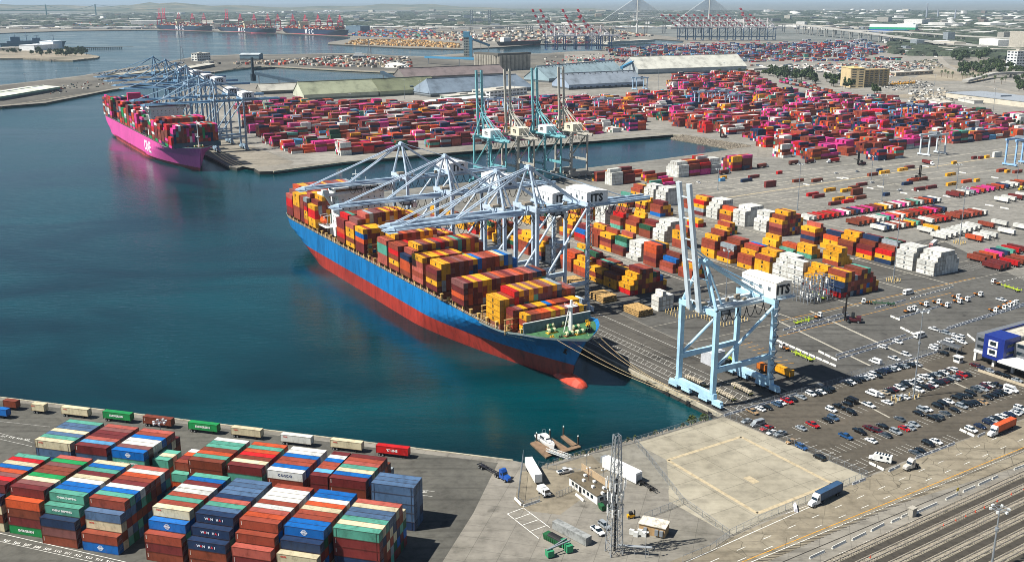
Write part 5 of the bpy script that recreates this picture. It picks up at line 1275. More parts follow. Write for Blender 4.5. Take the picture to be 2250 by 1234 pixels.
# motorhome and minibuses
def minibus(px, py, rot, label, L=7.2, name='minibus', cat='minibus'):
    r = empty(name, at(px, py), rot, label, cat); mb = MB(); g = MB(); h = L / 2
    sect(mb, [(-h, .5, 2.75, 1.1, 1.05), (h - 2.0, .45, 2.8, 1.1, 1.05), (h - 1.6, .45, 2.4, 1.1, 1.0), (h - 1.1, .45, 1.45, 1.05, .95), (h, .5, 1.1, .95, .85)])
    for y in (-1.1, 1.1):
        for i in range(4 if name == 'minibus' else 2): g.box(-h + .8 + i * (1.15 if name == 'minibus' else 2.2), -h + 1.6 + i * (1.15 if name == 'minibus' else 2.2), y - .03, y + .03, 1.5, 2.3)
    g.face([(h - 1.58, -.9, 2.32), (h - 1.12, -.9, 1.5), (h - 1.12, .9, 1.5), (h - 1.58, .9, 2.32)]); g.box(-h - .03, -h, -.7, .7, 1.5, 2.2)
    if name != 'minibus':
        for i in range(5): g.box(-h + .7 + i * 1.0, -h + 1.3 + i * 1.0, -.85, .85, 2.78, 2.86)
    mb.build('body', WHITE(), r); g.build('windows', GLASS(), r)
    for x in (-h + 1.2, h - 1.0):
        for y in (-1, 1): inst('wheel', wheel_mesh(.42, .3), r, (x, y * 1.0, .42))
minibus(2022, 741, R(31), 'white minibus by the barriers left of the tall lamp mast'); minibus(1996, 646, R(31), 'white minibus driving along the yellow line'); minibus(1934, 1012, R(31) + math.pi / 2 + .5, 'white motorhome with roof panels in the car park corner', 7.6, 'motorhome', 'motorhome')
# terminal tractors, bomb-cart chassis, container handlers
for i, (zx, zy, hd) in enumerate([(560, 165, 0), (595, 150, 0), (690, 118, 1), (790, 100, 0), (855, 125, 1), (945, 58, 0), (955, 95, 1), (1015, 78, 1), (1120, 38, 1), (1240, 165, 0), (1310, 145, 0), (1350, 128, 0), (1380, 116, 0), (1402, 104, 0)]):
    tractor(at(1840 + zx / 3.61, 640 + zy / 3.61), ANG_C if hd else ANG_C + math.pi * (.5 if i == 0 else 0), 'e3e5e2', 'white yard tractor, %s from the left in the tractor park' % ORD[i], 'yard', 'yard tractors parked in front of the blue office', name='yard_tractor')
CH = [((1693, 741), (1655, 700), 0), ]
def cart(a, b, label, color='b8cf2e', cab=None, grp='empty yard chassis'):
    A, B = at(*a), at(*b); d = (B - A); rot = math.atan2(d.y, d.x); c = (A + B) / 2; c.z = .02
    t_ = trailer(c, rot, 12.19, None, label, grp, box=False, frame=color, name='yard_chassis', cat='chassis trailer')
    mb = MB()
    for x in (-5.9, -3, 0, 3, 5.9):
        for y in (-1, 1): mb.box(x - .25, x + .25, y * 1.25 - .1, y * 1.25 + .1, 1.15, 1.75)
    mb.build('guide_posts', mat(color, .6), t_)
    if cab: tractor((B + d.normalized() * 3.2), rot, 'e3e5e2', 'white yard tractor coupled to ' + cab, 'yard', 'yard tractors coupled to chassis', name='yard_tractor')
cart((1740, 716), (1790, 701), 'lime green yard chassis behind the barrier line, coupled to a tractor', cab='a lime chassis near the barriers'); cart((1796, 800), (1733, 772), 'lime green yard chassis beside the white barriers, tractor at its left end', cab='a lime chassis beside the white barriers')
cart((1812, 662), (1786, 643), 'lime green yard chassis beside the blue and red stack'); cart((2248, 645), (2196, 627), 'lime green yard chassis at the right edge', cab='a lime chassis at the right edge'); cart((1622, 800), (1575, 775), 'lime green yard chassis under the light blue crane')
cart((1960, 671), (1916, 668), 'dark green yard chassis between two tractors', '2c5a3a', 'the dark green chassis')
for i, (a, b) in enumerate([((1556, 855), (1500, 828)), ((1615, 884), (1570, 860)), ((1658, 874), (1602, 845))]):
    A, B = at(*a), at(*b); d = B - A; c = (A + B) / 2; c.z = .02
    t_ = trailer(c, math.atan2(d.y, d.x), 12.19, None, 'flat chassis loaded with pale fittings, %s row under the light blue crane' % ORD[i], 'chassis with loads under the crane', box=False, frame='8f8f5a', name='yard_chassis', cat='chassis trailer')
    mb = MB()
    for k in range(9):
        for y in (-.6, .6): mb.box(-5.6 + k * 1.3 + rnd.uniform(-.1, .1), -4.7 + k * 1.3, y - .45, y + .45, 1.2, 1.9 + rnd.uniform(-.1, .15))
    mb.build('load', mat('b8ad98', .8, wear=.3), t_)
def handler(px, py, rot, label, color='4b2026', mast=13.5):
    r = empty('container_handler', at(px, py), rot, label, 'container handler', 'container handlers in the yards'); mb = MB()
    mb.box(-3.6, 3.4, -1.9, 1.9, 1.0, 2.1); mb.box(-3.8, -1.4, -1.8, 1.8, 2.1, 3.1); mb.build('body', mat(color, .5), r)
    mb = MB(); mb.box(-.6, 1.0, -.9, .9, 2.6, 4.9); c_ = mb.build('cab', DARK(), r); g = MB(); g.box(-.3, 1.03, -.93, .93, 3.3, 4.6); g.build('windows', GLASS(), c_)
    mb = MB()
    for y in (-.85, .85): mb.box(3.5, 4.3, y - .3, y + .3, .8, mast)
    for z in (3, 7, 11, mast): mb.box(3.6, 4.2, -.85, .85, z - .4, z)
    mb.build('mast', mat('23201f', .6), r); mb = MB(); mb.box(4.4, 5.4, -3.1, 3.1, 5.2, 6.0); mb.box(4.4, 5.4, -6, 6, 5.5, 5.8); mb.build('spreader', mat('2c2826', .6), r)
    for x, rr in ((2.2, 1.0), (-2.6, .8)):
        for y in (-1, 1): inst('wheel', wheel_mesh(rr, .9), r, (x, y * 1.7, rr))
handler(1874, 707, R(160), 'dark red container handler with tall black mast near the barriers'); handler(1893, 363, R(195), 'dark container handler holding a pink box in the open yard'); handler(2012, 397, R(20), 'dark container handler among loose boxes, near the crossing'); handler(1733, 207, R(15), 'far dark red container handler beside the train'); handler(1590, 303, R(190), 'dark red handler at the front of the pink stacks')
# ------------------------------------------------------------------ light masts
def mast(base, top, label, arms=6, r=.32, ring=2.2, h=None, fence=False, grp='tall light masts'):
    hh = h or height(base[0], base[1], top[1]); root = empty('light_mast', at(*base), rnd.uniform(0, 1), label, 'light mast', grp)
    mb = MB(); mb.tube((0, 0, 0), (0, 0, hh), r, r * .45, n=8); mb.tube((0, 0, 0), (0, 0, .8), r * 2.2, n=8); mb.tube((0, 0, hh * .62), (0, 0, hh * .62 + .9), r * 1.7, n=8); mb.build('pole', STEEL(), root)
    k = MB(); 
    for i in range(arms):
        a = 2 * math.pi * i / arms; k.beam((0, 0, hh - .4), (ring * math.cos(a), ring * math.sin(a), hh), .12); k.beam((ring * math.cos(a), ring * math.sin(a), hh), (ring * math.cos(a + 2 * math.pi / arms), ring * math.sin(a + 2 * math.pi / arms), hh), .12)
    k.build('arms', STEEL(), root)
    for i in range(arms):
        a = 2 * math.pi * i / arms; lm = ('lamp', 0)
        if lm not in CABM:
            q = MB(); q.box(-.35, .35, -.3, .3, -.5, .1); CABM[lm] = q.mesh('lamp', mat('cfd3d2', .4))
        inst('lamp', CABM[lm], root, (ring * 1.05 * math.cos(a), ring * 1.05 * math.sin(a), hh), a)
mast((361, 1024), (353, 925), 'light mast with curved arms among the near stacks', 7, .2, 2.0)
for i, (b, t_) in enumerate([((1962.7, 616.6), (1977, 480)), ((2007, 872), (2027, 682)), ((2179, 1242), (2196, 1116)), ((2108, 533), (2121, 412)), ((1592, 702), (1607, 549)), ((1577, 417), (1577.5, 371)), ((1752, 461), (1759, 360)), ((1913.6, 395), (1919, 343)), ((1937, 442), (1941, 384)), ((2060, 370), (2062, 305)), ((2101, 417), (2106, 361)), ((2234, 398), (2238, 358)), ((1300, 541), (1304, 452))]):
    where = ['white stacks', 'car park', 'railway tracks', 'white trailers', 'fence ring by the crane', 'far side of the yard', 'two dark boxes', 'crossing lanes', 'open yard barrier', 'crossing lane corner', 'right barrier line', 'right edge', 'cranes and stacks'][i]
    mast(b, t_, 'tall grey light mast standing by the ' + where, 6 if i != 5 else 8, .34, 2.3)
for i, (b, t_) in enumerate([((1735, 203), (1736, 155)), ((1782, 228), (1785, 178)), ((1661, 232), (1662, 188)), ((1815, 279), (1818, 233)), ((1966, 268), (1968, 218)), ((1848, 225), (1850, 170)), ((2050, 215), (2052, 165)), ((2114, 262), (2118, 215)), ((1930, 197), (1932, 150)), ((771, 250), (771, 206)), ((889, 217), (890, 176)), ((923, 214), (926, 178)), ((1130, 215), (1131, 178)), ((1362, 188), (1363, 150)), ((1446, 198), (1447, 150)), ((1590, 163), (1590, 138)), ((2180, 262), (2183, 195)), ((1995, 212), (1997, 172)), ((1565, 287), (1568, 235)), ((1716, 300), (1717, 252)), ((806, 305), (808, 250)), ((862, 326), (863, 282)), ((1962, 325), (1965, 268)), ((56, 180), (56, 162)), ((126, 172), (127, 155)), ((172, 168), (173, 149))]):
    mast(b, t_, 'distant thin light mast, %s one listed across the far terminals' % ORD[i], 4, .3, 1.6, grp='distant light masts')
# ------------------------------------------------------------------ markings on the ground
LM = MB(); MCOL = [mat('d9d8d0', .8, wear=.3, scale=.8), mat('c98f2c', .8, wear=.3, scale=.8), mat('aea083', .9, wear=.2), mat('33302b', .9, wear=.2), mat('a9a496', .9, wear=.2)]
def mark(a, b, wd=.2, m=0, z=.045, dash=None):
    A = a if isinstance(a, Vector) else at(*a); B = b if isinstance(b, Vector) else at(*b); d = B - A; L = d.length; d.normalize(); n = Vector((-d.y, d.x, 0)) * wd / 2
    segs = [(0, L)] if not dash else [(k * sum(dash), k * sum(dash) + dash[0]) for k in range(int(L / sum(dash)) + 1)]
    for s0, s1 in segs:
        p, q = A + d * s0, A + d * min(s1, L); p.z = q.z = z
        LM.face([p - n, q - n, q + n, p + n], m)
mark((1600, 1246), (2260, 978), .3, 1); mark((1620, 1246), (2260, 985), .22, 0)
A, B = at(1640, 1240), at(2250, 984)
for i in range(95):
    p = A.lerp(B, i / 94); mark(p, p + Vector((3.1, -.3, 0)), .28, 3)
mark((1690, 1246), (2260, 1008), .3, 3, .046)
for off in (0, 1): mark((1560 + off * 60, 1234 - off * 2), (2250 + off * 0, 935 + off * 28), .2, 0, .045, (3.6, 7.5))
mark((1790, 1240), (2260, 1030), .2, 0, .045, (3.6, 7.0)); mark((1480, 1246), (1790, 1108), .25, 0); mark((1725, 1128), (1780, 1108), .2, 0)
for a, b in [((1467, 1010), (1628, 959)), ((1628, 959), (1829, 1062)), ((1829, 1062), (1664, 1127)), ((1664, 1127), (1467, 1010))]: mark(a, b, 1.4, 2)
mark((1640, 1047), (1662, 1060), 3, 2)
for a, b in [((1905, 1047), (1835, 1012)), ((1645, 913), (1640, 913))]: pass
for k in range(26):                                                              # bays of the car park
    p = st(-8 - 0 * k, 14 + k * 5.6)
for row, (a, b, n) in enumerate([((1610, 905), (1860, 833), 24), ((1860, 833), (2060, 775), 22), ((1740, 938), (2060, 838), 26), ((1800, 990), (1945, 945), 13), ((1935, 880), (2140, 812), 20), ((1990, 930), (2240, 850), 22), ((2000, 985), (2080, 955), 8), ((1880, 1010), (1990, 975), 10), ((2010, 845), (2130, 808), 12)]):
    A, B = at(*a), at(*b)
    for i in range(n + 1):
        p = A.lerp(B, i / n); mark(p, p - S * 5.2, .13, 0)
for k in range(15): p = at(1648 + k * 18, 928 + k * 8); mark(p, p + T * 5, .13, 0)
mark((1870, 872), (1955, 917), .8, 4); mark((1990, 790), (2140, 860), 1.0, 4); mark((1700, 700), (1912, 803), 1.1, 4); mark((1780, 683), (2020, 795), 1.3, 4)
mark((1710, 705), (2143, 610), .35, 1); mark((1700, 742), (2090, 643), .28, 1)
for q in range(9): mark(at(1616 + q * 12, 752 + q * 6), at(1640 + q * 13, 745 + q * 6.5), .25, 1)
for t_ in (6.4, 3.2, 33.2, 36.0): mark(st(-3, t_), st(500, t_), .22 if t_ in (6.4, 36.0) else .3, 3 if t_ in (3.2, 33.2) else 0)
for t_ in (9.5, 13.5, 17.5, 21.5, 25.5): mark(st(-2, t_), st(420, t_), .14, 0, .045)
for q in range(60): mark(st(2 + q * 3.2, 9.6), st(4.2 + q * 3.2, 13.4), .12, 0)
for q in range(60): mark(st(2 + q * 3.2, 17.6), st(4.2 + q * 3.2, 21.4), .12, 0)
for s_ in (72, 100, 140, 200, 260, 320, 380): mark(st(s_, 45), st(s_, 430), .3 if s_ != 140 else .9, 4)
for t_ in (115, 160, 208, 238, 275, 300, 330, 345, 375, 402, 440, 475): mark(st(70 if t_ < 270 else 180, t_), st(410, t_), .7, 4)
for s_ in (300, 322, 350, 372, 395): mark(st(s_, 275), st(s_, 620), 1.1, 4); 
mark((1560, 425), (2260, 318), 1.2, 4); mark((1560, 440), (2260, 335), 2.2, 2); mark((1880, 480), (2260, 405), .9, 4)
A = at(2075, 540)
for k in range(40): p = st(95 + 0 * k, 262 + k * 3.6); mark(p, p - S * 11, .12, 0)
for k in range(40): mark(st(60, 258 + k * 3.6), st(60, 260 + k * 3.6), .4, 0)
for k in range(50): mark(st(150, 250 + k * 3.4), st(138, 250 + k * 3.4), .12, 0)
# numbered lines in front of the near block
mark((-20, 1166), (330, 1246), .2, 0); mark((-20, 1184), (260, 1246), .15, 0)
mark((0, 951), (71, 971), .12, 0); mark((0, 964), (70, 980), .12, 0); mark((0, 925), (110, 937), .1, 0)
mark((921, 1075), (955, 1079), .14, 0); mark((921, 1086), (950, 1090), .14, 0)
for a, b in [((1115, 1128), (1150, 1115)), ((1150, 1115), (1208, 1158)), ((1115, 1128), (1184, 1182)), ((1130, 1140), (1166, 1127)), ((1150, 1152), (1185, 1140)), ((1166, 1166), (1200, 1154))]: mark(a, b, .25, 0)
o = LM.build('ground_markings', MCOL); tag(o, kind='structure')
def ground_text(s, px, py, size, rot):
    me = text_mesh(s, size, .02).copy(); me.materials.append(MCOL[0]); o = inst('ground_numbers', me, None, at(px, py, .05), rot); tag(o, kind='structure')
for i in range(13): ground_text(str(505 + i), 14 + i * 22.6, 1187 + i * 4.6, 1.6, ANG_N)
for i, s_ in enumerate(['517', '518', '519', '520']): ground_text(s_, 8 + i * 17, 958 + i * 2.3, 1.6, ANG_N)
ground_text('187', 931, 1080, 1.5, ANG_N)
# quay edges: pale concrete cap, fenders
mb = MB()
def cap(a, b, wd=.9, z0=-1.3):
    A = a if isinstance(a, Vector) else at(*a); B = b if isinstance(b, Vector) else at(*b); d = (B - A).normalized(); n = Vector((-d.y, d.x, 0))
    q = [A - n * .3, B - n * .3, B + n * wd, A + n * wd]; mb.hexa([(p.x, p.y, z0) for p in q], [(p.x, p.y, .22) for p in q])
cap(st(503.6, 0), st(0, 0)); cap((-420, 820.5), (1127, 1010.6), .6, -.9) if False else None
A, B = at(-420, 820.5), at(1127, 1010.6); cap(B, A, .5, -.9)
for a, b in [((755, 356), (1430, 293)), ((600, 376), (755, 356)), ((505, 366), st(745, 9)), (st(745, 9), st(1240, 9)), ((1500, 297), (1430, 293))]: cap(b, a, 1.2)
for a, b in [((883, 160), (750, 154)), ((750, 154), (640, 148)), ((640, 148), (573, 145)), ((573, 145), (470, 158)), ((400, 167), (253, 196)), ((253, 196), (0, 234)), ((720, 97), (1016, 108))]: cap(a, b, 2.0, -1.8)
tag(mb.build('quay_edge', mat('a39b88', .85, wear=.25)), kind='structure')
for i, s_ in enumerate(range(6, 60, 13)):
    mb = MB(); mb.box(-1.0, 1.0, -.9, .2, -3.2, -.6); o = mb.build('fender', DARK(), None, st(s_, -.3), ANG_S); tag(o, 'black fender on the quay wall, %s from the corner by the crane' % ORD[i], 'fender', 'fenders on the quay wall')
# rocks along the sloping shores
rr = random.Random(8); mb = MB()
def rocks(pts, per, w_, out, sz):
    P = [at(*p) if not isinstance(p, Vector) else p for p in pts]
    for a, b in zip(P, P[1:]):
        d = b - a; n = Vector((d.y, -d.x, 0)).normalized() * out
        for i in range(int(d.length * per)):
            u, v = rr.random(), rr.random(); c = a + d * u + n * (v * w_ - .5); z = .15 - v * 3.4; r = sz * rr.uniform(.5, 1.3)
            k = [c + Vector((rr.uniform(-1, 1) * r, rr.uniform(-1, 1) * r, z + rr.uniform(-.5, .6) * r)) for _ in range(6)]
            g = rr.uniform(.6, 1.2); col = (.25 * g, .215 * g, .165 * g, 1)
            lo = [c + Vector((math.cos(t) * r, math.sin(t) * r, z - r * .6)) for t in (0.3, 1.8, 3.3, 4.9)]; hi = [c + Vector((math.cos(t) * r * .55 + rr.uniform(-.2, .2) * r, math.sin(t) * r * .6, z + r * rr.uniform(.3, .7))) for t in (0.5, 2.0, 3.6, 5.0)]
            mb.hexa(lo, hi, 0, col, False)
near_sh = [(1560, 922), (1500, 937), (1384, 969), (1344, 979), (1291, 995.6), (1251, 1004), (1217, 1016), (1184, 1026), (1150, 1016)]
rocks(near_sh, 9, 3.2, -1, .55); rocks([(1650, 322), (1500, 297)], 16, 9, -1, 1.3); rocks([(1650, 322), (1500, 297)], 16, 22, -1, 1.6)
tag(mb.build('shore_rocks', mat_face('rock_face', .95)), 'loose rocks along the sloping shore', 'rocks', kind='stuff')
def foliage(mb, c, r, n, h, rr, size=.35, base='3d4a24'):
    b = C(base)
    for _ in range(n):
        t, u, v = rr.uniform(0, 6.283), rr.random() ** .5, rr.random()
        lump = .75 + .3 * math.sin(3 * t + c[0]) * math.cos(4 * v + c[1])
        p = Vector((c[0] + math.cos(t) * r * u * lump * (1 - .45 * v * v), c[1] + math.sin(t) * r * u * lump * (1 - .45 * v * v), c[2] + v * h))
        s_ = size * rr.uniform(.6, 1.4); a = Vector((rr.uniform(-1, 1), rr.uniform(-1, 1), rr.uniform(-.4, 1))).normalized(); x = a.orthogonal().normalized() * s_; y = a.cross(x).normalized() * s_
        g = rr.uniform(.5, 1.35); col = (b[0] * g, b[1] * g, b[2] * g, 1); mb.face([p - x - y, p + x - y * .4, p + x * .8 + y, p - x * .6 + y], 0, col)
FOL = mat_face('leaf_face', .8)
for i, (px, py) in enumerate([(1547, 922), (1520, 926), (1500, 934), (1440, 950), (1395, 962), (1380, 966), (1350, 976), (1320, 985), (1300, 990), (1282, 995), (1265, 1000), (1250, 1003), (1232, 1012)]):
    mb = MB(); foliage(mb, (0, 0, -.6), .9 + (i < 2) * 1.8, 150 if i > 1 else 420, 1.6 + (i < 2) * 1.4, rr, .22, '4a5a28'); o = mb.build('shrub', FOL, None, at(px, py, -.5)); tag(o, 'green shrub on the rocky shore, %s one from the quay corner' % ORD[i], 'shrub', 'shrubs along the rocky shore')
# ------------------------------------------------------------------ fences
PST = {}
def fence(pts, label, h=2.2, step=3.0, grp=None, barb=True):
    P = [at(*p) if not isinstance(p, Vector) else p.copy() for p in pts]; o0 = P[0]; root = empty('chain_link_fence', o0, 0, label, 'fence', grp); mb = MB(); wire = MB()
    if h not in PST: q = MB(); q.tube((0, 0, 0), (0, 0, h), .06, n=5); PST[h] = q.mesh('post', STEEL())
    for a, b in zip(P, P[1:]):
        a, b = a - o0, b - o0; d = b - a; n = max(1, int(d.length / step)); up = Vector((0, 0, 1))
        mb.beam(a + up * h, b + up * h, .07); mb.beam(a + up * .1, b + up * .1, .05)
        m = int(d.length / .55)
        for i in range(m + 1):
            p = a + d * i / m; q = a + d * min(1, (i + 2.2) / m) ; wire.beam(p + up * .1, q + up * h, .018); wire.beam(p + up * h, q + up * .1, .018)
        for i in range(n + 1): inst('post', PST[h], root, a + d * i / n)
    mb.build('rail', STEEL(), root); wire.build('wire_mesh', STEEL(), root)
    return root
fence([(1590, 912), (1850, 838)], 'long chain link fence between the crane quay and the car park'); fence([(1860, 830), (2062, 770)], 'chain link fence above the upper row of parked cars'); fence([(1592, 913), (1905, 1047)], 'chain link fence between the car park and the empty lot')
fence([(1905, 1046), (1665, 1146), (1602, 1177)], 'chain link fence along the road side of the empty lot'); fence([(1602, 1177), (1502, 1106), (1420, 1002), (1394, 972)], 'chain link fence between the empty lot and the mast yard'); fence([(1502, 1106), (1416, 1140)], 'short chain link fence beside the tan equipment hut')
fence([(1588, 913), (1500, 940), (1394, 972), (1290, 998), (1215, 1022)], 'chain link fence along the rocky shore'); fence([(1150, 1006), (1138, 1102)], 'tall fence between the near quay and the fenced yard', 3.2); fence([(1138, 1102), (1150, 1112), (1186, 1100)], 'low fence corner behind the white barriers', 1.8); fence([(1222, 1093), (1262, 1076)], 'grey sliding gate beside the low office', 2.0, 1.2)
fence([(1184, 1026), (1300, 1048)], 'fence from the shore to the low office'); fence([(1500, 1234), (1560, 1210), (1602, 1180)], 'fence at the foot of the mast by the road')
# concrete barriers
BAR = {}
def bar_mesh(L, c):
    if (L, c) not in BAR:
        mb = MB(); h = L / 2; s = [(-.3, 0), (-.3, .12), (-.12, .4), (-.09, .85), (.09, .85), (.12, .4), (.3, .12), (.3, 0)]
        for a, b in zip(s, s[1:]): mb.face([(-h, a[0], a[1]), (-h, b[0], b[1]), (h, b[0], b[1]), (h, a[0], a[1])][::-1])
        mb.face([(-h, y, z) for y, z in s]); mb.face([(h, y, z) for y, z in reversed(s)]); BAR[(L, c)] = mb.mesh('barrier', mat(c, .8, wear=.15))
    return BAR[(L, c)]
def barriers(a, b, nm, n=None, c='d5d4cc', gap=.5, L=None):
    A = at(*a); B = at(*b); d = B - A; rot = math.atan2(d.y, d.x); n = n or max(1, round(d.length / 4.4)); L = L or round(d.length / n - gap, 1)
    for i in range(n):
        o = inst('concrete_barrier', bar_mesh(L, c), None, A + d * ((i + .5) / n), rot); o.location.z = .03
        tag(o, '%s concrete barrier %s' % ('white' if c != 'b4b8bc' else 'grey', nm) + ('' if n == 1 else ', %s from the left' % ORD[i]), 'barrier', 'concrete barriers ' + nm)
barriers((1720, 726), (1862, 688), 'in the upper line left of the black handler', c='b4b8bc'); barriers((1730, 733), (1868, 694), 'in the lower line left of the black handler', c='b4b8bc'); barriers((1922, 678), (1990, 660), 'in front of the coupled yard tractor', c='b4b8bc'); barriers((2000, 657), (2095, 631), 'right of the minibus on the yellow line')
barriers((1706, 748), (1838, 806), 'in the long row right of the crane'); barriers((1836, 782), (1990, 737), 'in the upper pair below the tyre marked paving', c='b4b8bc'); barriers((1842, 789), (2008, 741), 'in the lower pair below the tyre marked paving', c='b4b8bc'); barriers((1798, 772), (1840, 793), 'running down to the paired barriers'); barriers((1978, 720), (2012, 737), 'short line by the tall lamp mast')
barriers((1956, 695), (1978, 704), 'at the left end of the tractor park'); barriers((1975, 700), (2142, 651), 'under the yard tractors', c='b4b8bc'); barriers((2063, 730), (2250, 672), 'along the blue office lane', c='b4b8bc'); barriers((2080, 722), (2250, 668), 'behind the blue office lane', c='b4b8bc'); barriers((2125, 735), (2143, 750), 'by the office corner')
barriers((1590, 914), (1752, 866), 'along the foot of the terminal fence', c='b4b8bc'); barriers((1844, 840), (2062, 773), 'above the upper row of parked cars', c='b4b8bc'); barriers((1795, 843), (1810, 848), 'at the fence gap', 1); barriers((1909, 1017), (1943, 1034), 'beside the motorhome', 2); barriers((1952, 1036), (1978, 1024), 'left of the silver tractor', 2, 'b4b8bc'); barriers((2011, 1008), (2098, 975), 'along the car park edge by the road', c='b4b8bc')
barriers((1872, 1065), (1902, 1053), 'behind the blue container lorry', 2, 'b4b8bc'); barriers((2108, 944), (2142, 960), 'left of the orange container lorry', 2); barriers((2148, 960), (2165, 952), 'just left of the white cab', 1, 'b4b8bc'); barriers((1128, 1092), (1149, 1114), 'at the corner of the fenced yard', 1, L=5); barriers((1150, 1113), (1186, 1101), 'in front of the sweeper lorry', 1, L=6.5); barriers((1262, 1084), (1286, 1104), 'beside the low office', 1, L=5)
for i, (a, b) in enumerate([((1779, 1227), (1811, 1212)), ((1828, 1205), (1858, 1190)), ((1872, 1187), (1902, 1172)), ((1914, 1167), (1942, 1152)), ((1958, 1148), (1976, 1140)), ((1980, 1137), (1996, 1130)), ((2078, 1098), (2104, 1086)), ((2116, 1081), (2142, 1070)), ((2150, 1066), (2176, 1054)), ((2180, 1053), (2192, 1047)), ((2228, 1032), (2250, 1024))]):
    A = at(*a); B = at(*b); d = B - A; o = inst('concrete_barrier', bar_mesh(round(d.length, 1), 'd5d4cc'), None, (A + B) / 2, math.atan2(d.y, d.x)); tag(o, 'white concrete barrier between road and railway tracks, %s from the left' % ORD[i], 'barrier', 'barriers between road and tracks')
barriers((2005, 1131), (2063, 1105), 'in the unbroken piece by the grey pillar', 1, L=11.5)
for i, (px, py) in enumerate([(1772, 406), (1800, 398), (1845, 392), (1858, 392), (1938, 352), (2034, 366), (2011, 419), (1986, 425), (1935, 411), (1912, 414), (2080, 432), (2115, 380), (2186, 391), (2174, 452), (2207, 458)]):
    o = inst('concrete_barrier', bar_mesh(7.0, 'd5d4cc'), None, at(px, py), ANG_C); tag(o, 'white barrier across a lane end in the open yard, %s as listed' % ORD[i], 'barrier', 'lane end barriers')
# ------------------------------------------------------------------ railway tracks in the corner
sheet('track_bed', [(1780, 1260), (1830, 1222), (2252, 1030), (2600, 880), (2700, 1400), (1700, 1400)], mat_ground('track_paving', '857f70', '706a5c', '948e7e', .03, .4, .4), .018)
RA = R(33.6); rd = Vector((math.cos(RA), math.sin(RA), 0)); rn = Vector((math.sin(RA), -math.cos(RA), 0)); TIE, DKB, RAILM = mat('8e877a', .85, wear=.4, scale=1.5), mat('3f3b34', .95, wear=.25, scale=.5), mat('8d8a86', .35, .6)
c0 = at(1828, 1231)
for i in range(8):
    base = c0 + rn * (i * 5.35); root = empty('railway_track', base - rd * 12 * (i > 0) + Vector((0, 0, .02)), RA, 'straight railway track with pale sleepers, %s from the road' % ORD[i], 'railway track', 'parallel railway tracks')
    mb = MB(); mb.box(-40, 160, -3.9, -1.6, .0, .05); mb.build('ballast', DKB, root)
    mb = MB()
    for k in range(165): mb.box(-38 + k * 1.2, -38 + k * 1.2 + .62, -1.3, 1.3, 0, .16)
    tag(mb.build('sleepers', TIE, root), kind='stuff')
    for y in (-.75, .75):
        mb = MB(); mb.box(-40, 160, y - .06, y + .06, .1, .32); mb.build('rail', RAILM, root)
for i, (px, py) in enumerate([(1912, 1224), (2073, 1154), (2100, 1143), (2122, 1134), (2143, 1124), (2163, 1115), (2191, 1101), (2222, 1086), (2250, 1075)]):
    mb = MB(); mb.box(-.22, .22, -.22, .22, 0, .05); mb.tube((0, 0, .05), (0, 0, .8), .17, .03, n=8); o = mb.build('traffic_cone', mat('d2451e', .6), None, at(px, py, .2)); tag(o, 'orange traffic cone on the second track, %s from the left' % ORD[i], 'traffic cone', 'cones on the track')
mb = MB(); mb.box(-1.0, 1.0, -.8, .8, 0, 2.6); mb.box(-1.15, 1.15, -.95, .95, 2.6, 2.9); o = mb.build('gate_pillar', mat('a6a195', .8), None, at(2004, 1132), RA); tag(o, 'square grey pillar between the road and the tracks', 'pillar')
r_ = empty('warning_sign', at(2103, 1088), RA, 'small yellow sign beside the road barriers', 'sign'); mb = MB(); mb.tube((0, 0, 0), (0, 0, 2.2), .05, n=5); mb.build('post', STEEL(), r_); mb = MB(); mb.box(-.55, .55, -.04, .04, 1.7, 2.8); mb.build('panel', mat('e5c31c', .5), r_)
mb = MB(); mb.hexa([(-.6, -2.2, 0), (.6, -2.2, 0), (.6, 2.2, 0), (-.6, 2.2, 0)], [(-.3, -2.2, 1.1), (.3, -2.2, 1.1), (.3, 2.2, 1.1), (-.3, 2.2, 1.1)]); o = mb.build('sign_board', mat('c9c9d2', .6), None, at(1748, 1117), R(-10)); tag(o, 'pale board lying by the front of the blue container lorry', 'board')
# ------------------------------------------------------------------ blue office at the right
bo = at(2138, 791); root = empty('office_building', bo, ANG_C, 'blue and grey office with white framed windows above a white podium', 'building')
cw, cg, cb, cl = mat('dadad4', .7, wear=.08), mat('6a6e72', .6, wear=.08), mat('1c2f7c', .4, wear=.06), mat('b7ab93', .8)
mb = MB()
for x in (0, 9, 18, 27, 36): mb.box(x, x + 1.1, 0, 1.1, 0, 4.2)
mb.box(-.2, 44, -.2, 40, 4.2, 5.4); mb.box(14.5, 44, -5, -.2, 4.6, 5.4); mb.build('podium', cw, root)
mb = MB(); mb.box(.8, 43.6, 5.0, 39, 0, 4.2); mb.build('ground_floor', mat('8b8678', .8), root)
mb = MB(); mb.box(0, 4.8, .2, 38, 5.4, 12.8); mb.box(14.6, 43, 6, 38, 5.4, 11.5); mb.box(4.8, 14.6, 10, 38, 5.4, 13.2); mb.build('grey_wing', cg, root)
mb = MB(); mb.box(4.8, 14.5, -1.3, 9.9, 3.6, 14.0); mb.box(4.8, 5.2, 9.9, 30, 13.2, 14.0); mb.build('blue_block', cb, root)
mb = MB(); mb.box(5.2, 43, 10.2, 37.8, 13.22, 13.3) if False else mb.box(14.7, 42.8, 6.2, 37.8, 11.52, 11.6); mb.box(6, 14, 12, 36, 13.22, 13.3); mb.build('roof', mat('b8b2a3', .9, wear=.3), root)
